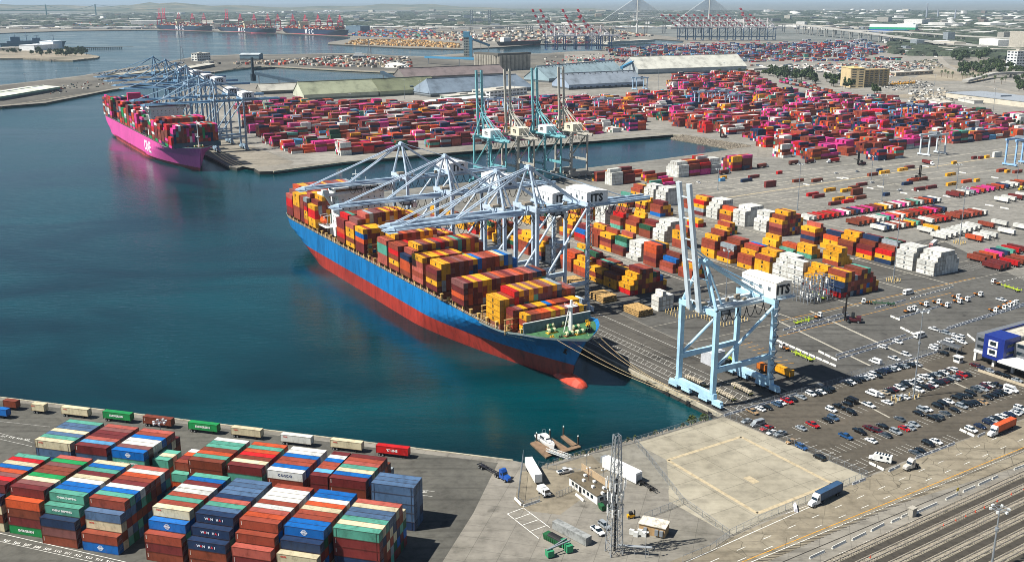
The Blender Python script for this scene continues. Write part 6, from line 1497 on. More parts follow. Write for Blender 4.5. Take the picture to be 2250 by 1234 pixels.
for z in (5.4, 9.2):
    mb = MB(); x0, x1 = 7.2, 11.6
    mb.box(x0, x1, -1.62, -1.3, z + 2.5, z + 3.0); mb.box(x0, x0 + .8, -1.6, -1.3, z, z + 2.5); mb.box(x1 - .8, x1, -1.6, -1.3, z, z + 2.5); mb.box(x0 + .8, x1 - .8, -1.58, -1.3, z, z + .7)
    fr = mb.build('window', cw, root); g = MB(); g.box(x0 + .9, x1 - .9, -1.36, -1.31, z + .75, z + 2.45); g.build('pane', GLASS(), fr)
for z in (6.6, 9.9):
    g = MB(); g.box(1.0, 4.2, .12, .19, z, z + 1.3); g.build('window', GLASS(), root); g = MB(); g.box(16, 42, 5.9, 5.99, z, z + 1.4); g.build('window', GLASS(), root)
    g = MB(); g.box(14.5, 14.56, 1.0, 8.5, z, z + 1.3); g.build('window', GLASS(), root)
for x in (1.4, 10.4, 19.4, 28.4):
    mb = MB(); mb.box(x, x + 7.2, 4.9, 4.98, .2, 3.4); mb.build('garage_door', mat('77746a', .7), root)
for i in range(5): 
    mb = MB(); x, y = 18 + i * 5, 14 + (i * 7) % 15; mb.box(x, x + 2.4, y, y + 1.8, 11.6, 12.8); mb.build('roof_unit', STEEL(), root)
mb = MB(); mb.box(0, 34, -.4, 0, 0, 1.1); o = mb.build('low_wall', cl, None, at(2150, 815), ANG_C); tag(o, 'low tan wall between the blue office and its row of cars', 'wall')
r_ = empty('gate_canopy', at(2090, 772), ANG_S, 'dark ribbed canopy over the turnstiles by the parked row', 'canopy'); mb = MB()
for x in (-4, 0, 4):
    for y in (-1.6, 1.6): mb.box(x - .1, x + .1, y - .1, y + .1, 0, 3)
mb.build('posts', STEEL(), r_); mb = MB()
for k in range(9):
    a, b = math.pi * k / 9, math.pi * (k + 1) / 9; mb.face([(-5, -2 * math.cos(a), 3 + .9 * math.sin(a)), (5, -2 * math.cos(a), 3 + .9 * math.sin(a)), (5, -2 * math.cos(b), 3 + .9 * math.sin(b)), (-5, -2 * math.cos(b), 3 + .9 * math.sin(b))])
mb.build('roof', mat('4a4e52', .5), r_)
r_ = empty('guard_booth', at(2105, 795), ANG_S, 'small white guard booth beside the canopy', 'booth'); mb = MB(); mb.box(-1.5, 1.5, -1.3, 1.3, 0, 2.6); mb.build('wall', cw, r_); mb = MB(); mb.box(-1.9, 1.9, -1.7, 1.7, 2.6, 2.8); mb.build('roof', cw, r_); g = MB(); g.box(-1.3, 1.3, -1.33, 1.33, 1.2, 2.1); g.box(-1.53, 1.53, -1, 1, 1.2, 2.1); g.build('windows', GLASS(), r_)
# orange and yellow boxes under the crane, wood stacks, fence rings, steel frames
for i, (px, py, cn, L) in enumerate([(1688, 822, 'orange', 6.06), (1728, 828, 'yellow', 12.19)]):
    o = trailer(at(px, py) + S * 3, ANG_C, L, jit(['b8661e', 'd99a1e'][i]), ['orange container trailer behind the landside crane leg', 'yellow container trailer right of the orange one by the crane'][i])
woodm = mat('b08f5a', .85, wear=.35, scale=1.2)
def wood(px, py, label, layers=4):
    r = empty('timber_stack', at(px, py), ANG_C, label, 'timber stack', 'timber stacks on the apron'); q = random.Random(px)
    for l in range(layers):
        mb = MB(); y = -4.5
        for k in range(12): mb.box(-6.1 + q.uniform(-.4, .1), 6.1 + q.uniform(-.1, .4), -4.6 + k * .78, -3.9 + k * .78, l * .9 + .28, l * .9 + .86 + q.uniform(-.05, .02))
        for x in (-5, 0, 5): mb.box(x - .2, x + .2, -4.6, 4.7, l * .9, l * .9 + .28)
        mb.build('layer', woodm, r)
wood(1402, 688, 'tan timber stack beside the small white containers'); wood(1325, 658, 'tan timber stack behind the blue bow, near crane legs'); wood(1262, 622, 'tan timber stack partly under the crane legs', 3)
PB_ = mat('c9b27c', .8)
def pens(px, py, label, r0=4, n=12):
    root = empty('bollard_ring', at(px, py), ANG_S, label, 'guard posts', 'guard post rings'); q = MB(); q.box(-.18, .18, -.18, .18, 0, 1.9); me = q.mesh('post', PB_)
    for i in range(n):
        sgn, k = i // (n // 4), i % (n // 4); u = -r0 + 2 * r0 * k / (n // 4); x, y = [(u, -r0), (r0, u), (-u, r0), (-r0, -u)][sgn % 4]; inst('post', me, root, (x, y, 0))
    mb = MB(); mb.box(-r0 - .3, r0 + .3, -r0 - .4, -r0 - .2, 0, .5) ; mb.box(r0 + .2, r0 + .4, -r0, r0, 0, .5); mb.box(-r0 - .4, -r0 - .2, -r0, r0, 0, .5); mb.build('kerb', CONC(), root)
pens(1592, 702, 'ring of cream guard posts round a mast by the crane', 8, 32); pens(1963, 618, 'ring of cream guard posts at the mast by the white stacks', 2.6); pens(2108, 535, 'ring of cream guard posts at the mast by the white trailers', 2.6); pens(2008, 873, 'cream guard posts at the car park mast', 1.3, 4); pens(1968, 880, 'second cream guard frame in the car park', 1.1, 4)
pens(1505, 690, 'ring of cream guard posts near the timber stack', 7, 28)
rk = empty('steel_rack', st(91, 148), ANG_C, 'tall grey steel rack with fittings behind the crane house', 'rack'); mb = MB()
for x in (-5, -2.5, 0, 2.5, 5):
    for y in (-9, -4, 1, 6, 10): mb.box(x - .15, x + .15, y - .15, y + .15, 0, 13)
for z in (3.2, 6.4, 9.6, 12.8):
    for y in (-9, -4, 1, 6, 10): mb.beam((-5, y, z), (5, y, z), .22)
    for x in (-5, 0, 5): mb.beam((x, -9, z), (x, 10, z), .22)
mb.build('frame', STEEL(), rk)
for k in range(28): mb = MB(); x, y = rnd.uniform(-4.5, 4), rnd.uniform(-8.5, 9); mb.box(x, x + 1, y, y + 1.2, (k % 4) * 3.2 + .2, (k % 4) * 3.2 + 2.2); mb.build('fitting', WHITE(), rk)
# ------------------------------------------------------------------ near yard: office, mast, dock
h0 = 3.4; rc = [at(1252, 1044, h0), at(1277.5, 1034.5, h0), at(1344, 1079, h0), at(1314, 1088.7, h0)]
ctr = sum(rc, Vector()) / 4; ang = math.atan2((rc[2] - rc[1]).y, (rc[2] - rc[1]).x); Lx = (rc[2] - rc[1]).length; Wy = max(6.5, (rc[1] - rc[0]).length)
root = empty('low_office', (ctr.x, ctr.y, .02), ang, 'low white office hut with flat brown roof and roof vents', 'building'); hx_, hy_ = Lx / 2, Wy / 2
mb = MB(); mb.box(-hx_ + .5, hx_ - .5, -hy_ + .5, hy_ - .5, 0, h0 - .2); mb.build('wall', cw, root)
mb = MB(); mb.hexa([(-hx_, -hy_, h0 - .2), (hx_, -hy_, h0 - .2), (hx_, hy_, h0 - .2), (-hx_, hy_, h0 - .2)], [(-hx_, -hy_, h0), (hx_, -hy_, h0), (hx_, hy_, h0), (-hx_, hy_, h0)]); mb.face([(-hx_, -hy_, h0), (hx_, -hy_, h0), (hx_, 0, h0 + .5), (-hx_, 0, h0 + .5)]); mb.face([(-hx_, 0, h0 + .5), (hx_, 0, h0 + .5), (hx_, hy_, h0), (-hx_, hy_, h0)]); rf = mb.build('roof', mat('5d5443', .9, wear=.2), root)
for i in range(7): q = MB(); q.box(-.5, .5, -.4, .4, 0, .8); q.build('roof_vent', WHITE(), rf, (-hx_ + 4 + i * 2.6, (-1) ** i * 1.2, h0 + .2))
for i in range(6):
    g = MB(); x = -hx_ + 2 + i * (Lx - 4) / 6; g.box(x, x + 1.3, -hy_ + .44, -hy_ + .49, 1.0 if i != 2 else .1, 2.2); g.build('window' if i != 2 else 'door', GLASS() if i != 2 else DARK(), root)
for y in (-1.7, .5): g = MB(); g.box(hx_ - .5, hx_ - .44, y, y + 1.4, 1.0, 2.3); g.build('window', GLASS(), root)
mb = MB(); mb.box(-8, 8, -.12, .12, 0, 2.6); o = mb.build('screen_wall', mat('b09a7c', .8), None, at(1308, 1052), ang); tag(o, 'tan screen wall behind the low office', 'wall')
wc = empty('storage_trailer', (at(1341, 1030) + at(1392, 1055)) / 2, math.atan2((at(1392, 1055) - at(1341, 1030)).y, (at(1392, 1055) - at(1341, 1030)).x), 'long white storage box standing behind the lattice mast', 'container'); mb = MB(); mb.box(-8, 8, -1.5, 1.5, .3, 4.0); mb.build('body', WHITE(), wc); mb = MB(); mb.box(-9.2, -8, -1.2, 1.2, 1.6, 3.8); mb.build('cooling_unit', STEEL(), wc); inst('door', door_mesh(2.75), wc, (8.03, 0, .6), color=C('d0d0cc'))
trailer(at(1421, 1070), R(-58), 10, None, 'dark empty flatbed chassis beside the fence in the grey yard', box=False, frame='1d1c1b', name='flatbed_chassis')
def skip_box(px, py, rot, L, label, color='1f5a35', lid='1c1d1f'):
    r = empty('waste_skip', at(px, py), rot, label, 'skip'); mb = MB(); h = L / 2
    mb.hexa([(-h + .3, -1.1, .2), (h - .3, -1.1, .2), (h - .3, 1.1, .2), (-h + .3, 1.1, .2)], [(-h, -1.25, 1.9), (h, -1.25, 1.9), (h, 1.25, 1.9), (-h, 1.25, 1.9)])
    k = -h + .5
    while k < h: mb.box(k - .08, k + .08, -1.3, 1.3, .3, 1.8); k += .9
    mb.build('body', mat(color, .6), r); mb = MB()
    for i in range(8):
        a, b = math.pi * i / 8, math.pi * (i + 1) / 8; mb.face([(-h * .5, -1.25 * math.cos(a), 1.9 + .6 * math.sin(a)), (h, -1.25 * math.cos(a), 1.9 + .6 * math.sin(a)), (h, -1.25 * math.cos(b), 1.9 + .6 * math.sin(b)), (-h * .5, -1.25 * math.cos(b), 1.9 + .6 * math.sin(b))])
    mb.build('cover', mat(lid, .7), r)
skip_box(1218, 1190, R(-47), 7.5, 'green waste skip with a black arched cover near the lattice mast'); skip_box(1330, 1117, R(25), 4.2, 'dark green skip next to the low office')
cc = empty('storage_container', at(1256, 1177), R(-47), 'weathered grey storage container beside the covered green skip', 'container'); mb = MB(); mb.box(-7, 7, -1.22, 1.22, .1, 2.7); mb.build('body', mat('8f9290', .7, wear=.3), cc); inst('door', door_mesh(2.7), cc, (7.03, 0, 0), color=C('8b8f90'))
r_ = empty('green_conveyor', at(1228, 1217), R(25), 'green machine with white arms at the bottom picture edge', 'machine'); mb = MB(); mb.box(-4, -2, -1, 1, .3, 2.2); mb.box(2.2, 4.2, -1, 1, .3, 2.4); mb.box(2.4, 4.0, 2, 3.6, .3, 2.6); mb.build('body', mat('2f8a5f', .6), r_); mb = MB(); mb.beam((-4, 0, 2.4), (4, .5, 3.4), .4); mb.beam((-3, .8, 2), (4, 2.6, 3.0), .35); mb.build('arm', STEEL(), r_)
r_ = empty('fork_lift', at(1386, 1137), R(10), 'small black and yellow fork lift beside the tan hut', 'fork lift'); mb = MB(); mb.box(-1.2, 1, -.6, .6, .4, 1.2); mb.build('body', mat('d8a018', .5), r_); mb = MB(); mb.box(-.6, .5, -.55, .55, 1.2, 2.1); mb.box(1.1, 1.3, -.5, .5, .2, 2.5); mb.build('mast', DARK(), r_)
for x in (-.8, .7):
    for y in (-.6, .6): inst('wheel', wheel_mesh(.35, .25), r_, (x, y, .35))
sh = empty('equipment_hut', at(1437, 1168), R(-25), 'small tan equipment hut with a worn white roof by the mast', 'hut'); mb = MB(); mb.box(-4, 4, -2.3, 2.3, 0, 3.2); mb.build('wall', mat('a88a62', .8, wear=.15), sh); mb = MB(); mb.box(-4.3, 4.3, -2.6, 2.6, 3.2, 3.45); mb.build('roof', mat('cfc8b8', .9, wear=.4, scale=.5), sh)
for x in (-2, 1.5, 3): mb = MB(); mb.box(x - .5, x + .5, -2.95, -2.3, .6, 2.4); mb.build('air_unit', STEEL(), sh)
for k in range(4): mb = MB(); mb.box(-.7, .7, -.5, .5, 0, 1.5); o = mb.build('equipment_cabinet', mat('c8cac6', .6), None, at(1388 + k * 9, 1172 + (k % 2) * 5), R(-25)); tag(o, 'pale metal cabinet between mast and hut, %s from the mast' % ORD[k], 'cabinet', 'cabinets by the mast')
# lattice mast
tb = at(1349, 1214); th = height(1349, 1214, 955); lm = empty('lattice_mast', tb, R(20), 'tall lattice steel mast hung with white antenna panels', 'mast'); galv = mat('a3a8ab', .5, .3, wear=.1)
hw = lambda z: 1.95 - (1.95 - .85) * z / th
for sx in (-1, 1):
    for sy in (-1, 1): mb = MB(); mb.beam((sx * hw(0), sy * hw(0), 0), (sx * hw(th), sy * hw(th), th), .22); mb.build('leg', galv, lm)
mb = MB(); nz = 11
for k in range(nz):
    z0, z1 = th * k / nz, th * (k + 1) / nz; a, b = hw(z0), hw(z1)
    for (x0, y0), (x1, y1) in (((-1, -1), (1, -1)), ((1, -1), (1, 1)), ((1, 1), (-1, 1)), ((-1, 1), (-1, -1))):
        mb.beam((x0 * a, y0 * a, z0), (x1 * b, y1 * b, z1), .1); mb.beam((x1 * a, y1 * a, z0), (x0 * b, y0 * b, z1), .1); mb.beam((x0 * b, y0 * b, z1), (x1 * b, y1 * b, z1), .1)
mb.build('bracing', galv, lm); mb = MB(); mb.box(.2, .7, .3, .8, .5, th * .63); mb.build('cable_bundle', DARK(), lm)
for z, n, r0 in ((th * .60, 12, 2.9), (th * .5, 10, 2.4), (th * .37, 8, 2.4)):
    mb = MB()
    for i in range(n): a, b = 2 * math.pi * i / n, 2 * math.pi * (i + 1) / n; mb.beam((r0 * math.cos(a), r0 * math.sin(a), z), (r0 * math.cos(b), r0 * math.sin(b), z), .1); mb.beam((0, 0, z), (r0 * math.cos(a), r0 * math.sin(a), z), .08) if i % 2 else None
    mb.build('antenna_ring', galv, lm)
    for i in range(n): a = 2 * math.pi * i / n; mb = MB(); mb.box(-.1, .12, -.18, .18, -1.2, 1.3); mb.build('antenna_panel', WHITE(), lm, (r0 * math.cos(a), r0 * math.sin(a), z), a)
for k, z in enumerate((th * .74, th * .68)): mb = MB(); mb.lathe([(0.0, 0), (.5, .1), (.62, .35), (.55, .5)], n=12); o = mb.build('dish', WHITE(), lm, (hw(z) + .3, .5 - k, z)); o.rotation_euler = (0, R(90), R(20 + k * 90))
r_ = empty('cable_bridge', tb, R(-8), 'pale cable bridge from the mast foot to the hut', 'cable bridge'); mb = MB(); mb.box(1, 11, -.5, .5, 2.6, 2.8); mb.build('tray', galv, r_)
for x in (2, 6, 10): mb = MB(); mb.tube((x, 0, 0), (x, 0, 2.6), .08, n=5); mb.build('post', galv, r_)
for i, (px, py, py2) in enumerate([(1292, 1079, 1028), (1325, 1060, 1032), (1418, 1225, 1170), (1289, 1030, 1000)]):
    r_ = empty('lamp_post', at(px, py), .4, ['lamp post with twin white globes behind the low office', 'short lamp post with a single globe near the office', 'plain post at the front of the equipment hut', 'post on the shore side of the office'][i], 'lamp post'); hh = height(px, py, py2); mb = MB(); mb.tube((0, 0, 0), (0, 0, hh), .09, n=6); mb.box(-.7, .7, -.06, .06, hh - .1, hh); mb.build('pole', STEEL() if i else mat('8a5a3c', .6), r_)
    for x in (-.6, .6): mb = MB(); mb.lathe([(0, -.3), (.28, -.15), (.3, .1), (.1, .3)], n=8); mb.build('lamp', WHITE(), r_, (x, 0, hh + .1))
# floating dock, piles, gangway, boat
dk = empty('floating_dock', at(1200, 985, -2.4), 0, 'brown floating dock with two fingers in the water corner', 'dock'); dm = mat('7d6650', .85, wear=.25, scale=.5); o0 = at(1200, 985, -2.4)
for i, P in enumerate([[(1165, 972), (1180, 967), (1226, 994), (1200, 1004)], [(1206, 964), (1214, 962), (1249, 984), (1238, 989)], [(1232, 957), (1240, 955), (1268, 975), (1258, 979)], [(1224, 989), (1272, 977), (1277, 981), (1230, 996)]]):
    mb = MB(); mb.prism([((at(*p, -2.4) - o0).x, (at(*p, -2.4) - o0).y) for p in P], -.7, .02 + i * .012); mb.build('pontoon', dm, dk)
for i, (px, py) in enumerate([(1179, 968), (1208, 961), (1238, 954), (1270, 975)]): mb = MB(); mb.tube((0, 0, -2), (0, 0, 3.2), .3, n=8); mb.tube((0, 0, 3.2), (0, 0, 3.7), .31, .02, n=8, m=1); o = mb.build('dock_pile', [mat('4d4136', .8), WHITE()], None, at(px, py, -2.4)); tag(o, 'dark mooring pile with white cap at the dock, %s from the left' % ORD[i], 'pile', 'mooring piles at the dock')
a, b = at(1203, 990, -1.8), at(1252, 1007, .1); d = b - a; gw = empty('gangway', a, math.atan2(d.y, d.x), 'white lattice gangway between the dock and the shore', 'gangway'); L = Vector((d.x, d.y)).length; mb = MB()
for y in (-.7, .7):
    for z in (.1, 1.3): mb.beam((0, y, z), (L, y, z + d.z), .12)
    for k in range(12): u, v = k / 12, (k + 1) / 12; mb.beam((L * u, y, .1 + d.z * u), (L * v, y, 1.3 + d.z * v), .08); mb.beam((L * u, y, 1.3 + d.z * u), (L * u, y, .1 + d.z * u), .08)
mb.build('truss', WHITE(), gw); mb = MB(); mb.hexa([(0, -.65, 0), (L, -.65, d.z), (L, .65, d.z), (0, .65, 0)], [(0, -.65, .08), (L, -.65, d.z + .08), (L, .65, d.z + .08), (0, .65, .08)]); mb.build('walkway', STEEL(), gw)
a, b = at(1213, 984, -3), at(1186, 963, -3); d = a - b; bt = empty('motor_boat', (a + b) / 2, math.atan2(d.y, d.x), 'white motor boat tied up at the brown dock', 'boat'); bt.location.z = -3.0
hu_ = Hull(12.5, 3.6, 1.6, 1.9, .3, keel=-.6, fine=.14); mb = MB(); us = [i / 14 for i in range(15)]; rows = []
for u in us:
    x = -6.2 + 12.6 * u; wv = 1.75 * (1 - max(0, (u - .55) / .45) ** 2.2) * (.9 + .1 * min(1, u * 4)); rows.append([(x * .93, wv * .55, -.4), (x * .97, wv * .9, .5), (x, wv + .02, 1.3 + .6 * u * u)])
for p, q in zip(rows, rows[1:]):
    for k in (0, 1): mb.face([p[k], q[k], q[k + 1], p[k + 1]]); n_ = lambda v: (v[0], -v[1], v[2]); mb.face([n_(q[k]), n_(p[k]), n_(p[k + 1]), n_(q[k + 1])])
    mb.face([(p[2][0], -p[2][1], p[2][2] - .1), (q[2][0], -q[2][1], q[2][2] - .1), (q[2][0], q[2][1], q[2][2] - .1), (p[2][0], p[2][1], p[2][2] - .1)])
p = rows[0]; mb.face([p[0], p[1], p[2], (p[2][0], -p[2][1], p[2][2]), (p[1][0], -p[1][1], p[1][2]), (p[0][0], -p[0][1], p[0][2])]); mb.build('hull', WHITE(), bt)
mb = MB(); sect(mb, [(-2.6, 1.2, 3.0, 1.3, 1.1), (1.0, 1.2, 3.1, 1.3, 1.0), (1.9, 1.3, 2.2, 1.1, .9)]); sect(mb, [(1.9, 1.4, 2.2, 1.1, .8), (3.6, 1.5, 1.9, .8, .6)]); mb.box(-2.4, .8, -1.2, 1.2, 3.05, 3.2); cb_ = mb.build('cabin', WHITE(), bt); g = MB(); g.box(-2.2, .6, -1.32, 1.32, 2.15, 2.75); g.face([(1.05, -.9, 3.0), (1.85, -.9, 2.3), (1.85, .9, 2.3), (1.05, .9, 3.0)]); g.build('windows', GLASS(), cb_)
mb = MB(); mb.beam((-1.6, -.8, 3.2), (-1.6, -.6, 5), .1); mb.beam((-1.6, .8, 3.2), (-1.6, .6, 5), .1); mb.beam((-1.6, -.6, 5), (-1.6, .6, 5), .1); rail(mb, [(5.8, 0, 2), (3, -1.3, 1.7), (-5.5, -1.7, 1.4)], .7); mb.build('rails', STEEL(), bt)
# ------------------------------------------------------------------ sheds, silos, far buildings
def frame2(a, b, z=0.0):
    A = at(*a); B = at(*b); d = B - A; return A, d.length, math.atan2(d.y, d.x)
def shed(a, b, depth, eave, ridge, roof, wall, label, name='storage_shed', hip=0.0, group=None, doors=0, base='55595a', rs=0.0):
    A, L, rot = frame2(a, b); root = empty(name, A, rot, label, 'shed', group); mb = MB()
    lo = min(3.5, eave * .5)
    mb.box(0, L, 0, depth, 0, lo, 1); mb.box(0, L, 0.02, depth - .02, lo, eave, 0)
    mb.face([(0, 0, eave), (0, depth, eave), (hip * .0, depth / 2, ridge)][::-1], 0) if not hip else None
    mb.face([(L, 0, eave), (L, depth, eave), (L, depth / 2, ridge)], 0) if not hip else None
    mb.build('wall', [mat(wall, .8, wear=.15, scale=.05), mat(base, .8)], root); o = 1.0; mb = MB()
    mb.face([(-o, -o, eave), (L + o, -o, eave), (L + o - hip, depth / 2, ridge), (-o + hip, depth / 2, ridge)]); mb.face([(L + o, depth + o, eave), (-o, depth + o, eave), (-o + hip, depth / 2, ridge), (L + o - hip, depth / 2, ridge)])
    if hip: mb.face([(-o, depth + o, eave), (-o, -o, eave), (hip - o, depth / 2, ridge)]); mb.face([(L + o, -o, eave), (L + o, depth + o, eave), (L + o - hip, depth / 2, ridge)])
    mb.box(hip, L - hip, depth / 2 - .8, depth / 2 + .8, ridge - .3, ridge + 1.0)
    rf = mb.build('roof', mat(roof, .6, wear=.2, scale=.06), root)
    if rs:
        k = rs
        while k < L - 3:
            q = MB(); f = .86; q.beam((k, depth / 2 * f, eave + (ridge - eave) * f + .5), (k + .01, depth / 2 * .97, eave + (ridge - eave) * .97 + .5), 1.6, .8); q.build('roof_vent', mat('4a5054', .6), rf); k += rs
    for i in range(doors):
        q = MB(); x = L * (i + .5) / doors; q.box(x - 2.5, x + 2.5, -.15, 0, .1, min(eave * .7, 5)); q.build('door', mat('3c4449', .6), root)
    return root
shed((668, 221), (832, 213), 62, 9, 27, '8b9078', 'b9bda8', 'pale green weathered shed, left one of the joined pair', base='6d7566', group='long green storage sheds'); shed((836, 213), (966, 205), 62, 9, 27, '70755c', '989d84', 'darker green weathered shed, right one of the joined pair', base='5c6455', group='long green storage sheds')
shed((890, 180), (1112, 170), 60, 9, 24, '756a68', '74706b', 'long purplish brown shed in front of the silos'); shed((946, 214), (1172, 199), 70, 6, 27, '6f7d8a', '7f888e', 'grey blue shed with broad roof behind the white office', hip=14); shed((1206, 182), (1372, 166), 64, 8, 30, '8ea2a8', '8fa6ae', 'pale blue gabled shed with roof vents, left of the white shed', rs=11)
shed((1250, 198), (1413, 190), 62, 9, 27, '7f8993', '93a3b6', 'slate grey gabled shed in front of the pale blue one', doors=12, rs=12); shed((1402, 164), (1640, 156), 80, 11, 35, 'bdbdb2', '9aa4a8', 'very long white shed beyond the grey ones', base='6f7f86'); shed((575, 208), (665, 204), 40, 6, 16, 'a9a79c', '807d74', 'low grey shed left of the green pair')
shed((0, 222), (133, 199), 60, 7, 9, 'cfd3c4', '7fa08a', 'white roofed green warehouse on the mole at the left edge'); shed((265, 172), (405, 158), 34, 7, 10, 'aaa697', '8b8878', 'long tan warehouse on the mole behind the pink cranes'); shed((410, 158), (472, 147), 34, 7, 10, 'c3bfb1', '4e5557', 'long dark walled warehouse at the bend of the mole', doors=8)
shed((527, 132), (569, 132), 40, 14, 17, 'b3bcc0', '6e8894', 'blue grey open shed on the far shore of the mole'); 
def block_house(a, b, depth, h, wall, label, floors=0, roof='b7b3a8', name='office_block', cols=8, glass=True, cat='building', group=None):
    A, L, rot = frame2(a, b); root = empty(name, A, rot, label, cat, group); mb = MB(); mb.box(0, L, 0, depth, 0, h); mb.build('wall', mat(wall, .7, wear=.1, scale=.1), root)
    mb = MB(); mb.box(-.6, L + .6, -.6, depth + .6, h, h + .9); mb.box(L * .3, L * .5, depth * .3, depth * .6, h + .9, h + 3.2); mb.build('roof', mat(roof, .8), root)
    for f in range(floors):
        z = h * (f + .35) / floors
        for c in range(cols):
            q = MB(); w_ = L / cols; q.box(c * w_ + w_ * .18, c * w_ + w_ * .82, -.12, 0, z, z + h / floors * .42); q.build('window', GLASS(), root)
        for c in range(max(2, int(cols * depth / max(L, 1)))):
            n_ = max(2, int(cols * depth / max(L, 1))); q = MB(); w_ = depth / n_; q.box(-.12, 0, c * w_ + w_ * .2, c * w_ + w_ * .8, z, z + h / floors * .42); q.build('window', GLASS(), root)
    return root
block_house((1077, 216), (1158, 207), 40, 11, 'e2e3df', 'white two storey office with flat roof before the grey blue shed', 2, cols=10); block_house((990, 222), (1078, 214), 26, 7, '9fb8a8', 'pale green low building left of the white office', 1); block_house((935, 236), (1075, 222), 30, 6, 'dfe0da', 'long low white building with a flat roof', 0, 'e2e2dc'); block_house((965, 246), (1058, 237), 24, 7, '8c8a82', 'open sided canopy with white roof before the long low building', 0, 'e6e6e0')
block_house((434, 135), (463, 133), 22, 20, 'dcdcd4', 'white block with dark windows on the mole', 3, cols=6); block_house((460, 142), (470, 141), 20, 7, 'd8d8d0', 'small white house by the mole block', 1, cols=4)
b1 = block_house((1898, 193), (1876, 188), 26, 34, 'c9b48a', 'tan office tower with rows of dark windows beside the trees', 8, cols=4, roof='d0b880'); b2 = None
A, L, rot = frame2((1900, 192), (1955, 190)); mb = MB(); mb.box(0, L, 4, 26, 0, 31, 0); w2 = mb.build('wing', mat('b09a70', .7), b1)
bm_ = Matrix.Translation(b1.location) @ Matrix.Rotation(b1.rotation_euler.z, 4, 'Z'); w2.matrix_local = bm_.inverted() @ (Matrix.Translation(A) @ Matrix.Rotation(rot, 4, 'Z'))
for f in range(7):
    for c in range(5):
        q = MB(); q.box(3 + c * (L - 4) / 5, 3 + (c + .6) * (L - 4) / 5, 3.85, 4.0, 3 + f * 4, 5 + f * 4); q.build('window', GLASS(), w2)
block_house((2232, 150), (2262, 149), 30, 38, 'd4d8d8', 'white office block by the lagoon at the right edge', 6, cols=5); block_house((1968, 168), (2050, 163), 30, 7, 'bfae94', 'low tan building right of the office tower', 1); block_house((1960, 95), (1990, 93), 30, 16, 'e0e0dc', 'white office beside the long viaduct', 3)
block_house((2078, 215), (2280, 240), 70, 8, 'c5beac', 'large low warehouse with grey panelled roof at the right', 0, '8d949b'); block_house((2040, 225), (2078, 232), 14, 4, 'd2d2cc', 'white cabin row left of the large warehouse', 0); block_house((2065, 237), (2105, 243), 14, 4, 'd2d2cc', 'white cabin row below the first', 0); block_house((2105, 222), (2140, 229), 14, 5, 'c9c9c2', 'white cabin row near the warehouse wall', 0)
# grain silos
def silos(a, b, n, h, label, top=True):
    A, L, rot = frame2(a, b); root = empty('grain_silo', A, rot, label, 'silo', 'grain silos'); d = L / n; m = mat('9b968a', .85, wear=.2, scale=.08)
    for i in range(n):
        for j in (0, 1): mb = MB(); mb.tube((d * (i + .5), d * (.5 + j), 0), (d * (i + .5), d * (.5 + j), h), d * .5, n=14); mb.build('silo', m, root, smooth=False)
    mb = MB(); mb.box(-1, L + 1, d * .3, d * 1.7, h, h + 5); mb.build('gallery', mat('5c5a54', .8), root)
silos((1040, 151), (1091, 155), 9, 33, 'left bank of dark concrete silos beside the lift tower'); silos((1097, 157), (1168, 153), 8, 34, 'right bank of concrete silos behind the sheds')
A, L, rot = frame2((1019, 133), (1036, 133)); tw = empty('grain_tower', A, rot, 'tall grey and blue grain tower left of the silos', 'tower'); hh = height(1019, 133, 70); mb = MB(); mb.box(0, L, 0, 22, 0, hh * .8); mb.build('shaft', mat('8b938f', .8), tw); mb = MB(); mb.box(-.4, L * .75, -1, 20, hh * .8, hh); mb.box(L * .75, L + 2, -1, 8, 0, hh * .86); mb.build('headhouse', mat('4f8ba8', .6), tw)
for f in range(8):
    for c in range(4): q = MB(); q.box(2 + c * L / 5, 4.5 + c * L / 5, -.2, 0, 6 + f * 7, 9 + f * 7); q.build('window', GLASS(), tw)
for a, b, za, zb_, nm in [((935, 140), (1090, 152), 16, 22, 'long blue conveyor gallery below the grain tower'), ((1037, 128), (1075, 118), 52, 24, 'blue conveyor sloping from the grain tower'), ((1365, 166), (1402, 160), 16, 30, 'blue conveyor up to the white shed'), ((840, 190), (905, 208), 26, 12, 'dark conveyor between the green sheds'), ((565, 185), (665, 195), 20, 10, 'dark blue conveyor by the inner basin')]:
    A, B = at(*a), at(*b); r_ = empty('conveyor', A, 0, nm, 'conveyor'); d = B - A; mb = MB(); mb.beam((0, 0, za), (d.x, d.y, zb_), 6, 5); mb.build('gallery', mat('3f7fa3' if 'dark' not in nm else '2f4352', .6), r_)
    for u in (.05, .5, .95): q = MB(); p = d * u; z = za + (zb_ - za) * u; q.beam((p.x, p.y, 0), (p.x, p.y, z - 2), 1.6); q.build('support', STEEL(), r_)
ld = empty('ship_loader', at(557, 178), R(40), 'black ship loader with long arm at the inner basin', 'ship loader'); mb = MB(); mb.box(-4, 4, -4, 4, 0, 14); mb.box(-2, 2, -2, 2, 14, 46); mb.build('tower', mat('2a3740', .6), ld); mb = MB(); mb.beam((0, 0, 22), (44, -10, 24), 4); mb.beam((0, 0, 45), (40, -9, 25), .6); mb.beam((0, 0, 45), (-40, 14, 20), .6); mb.build('arm', mat('2a3740', .6), ld)
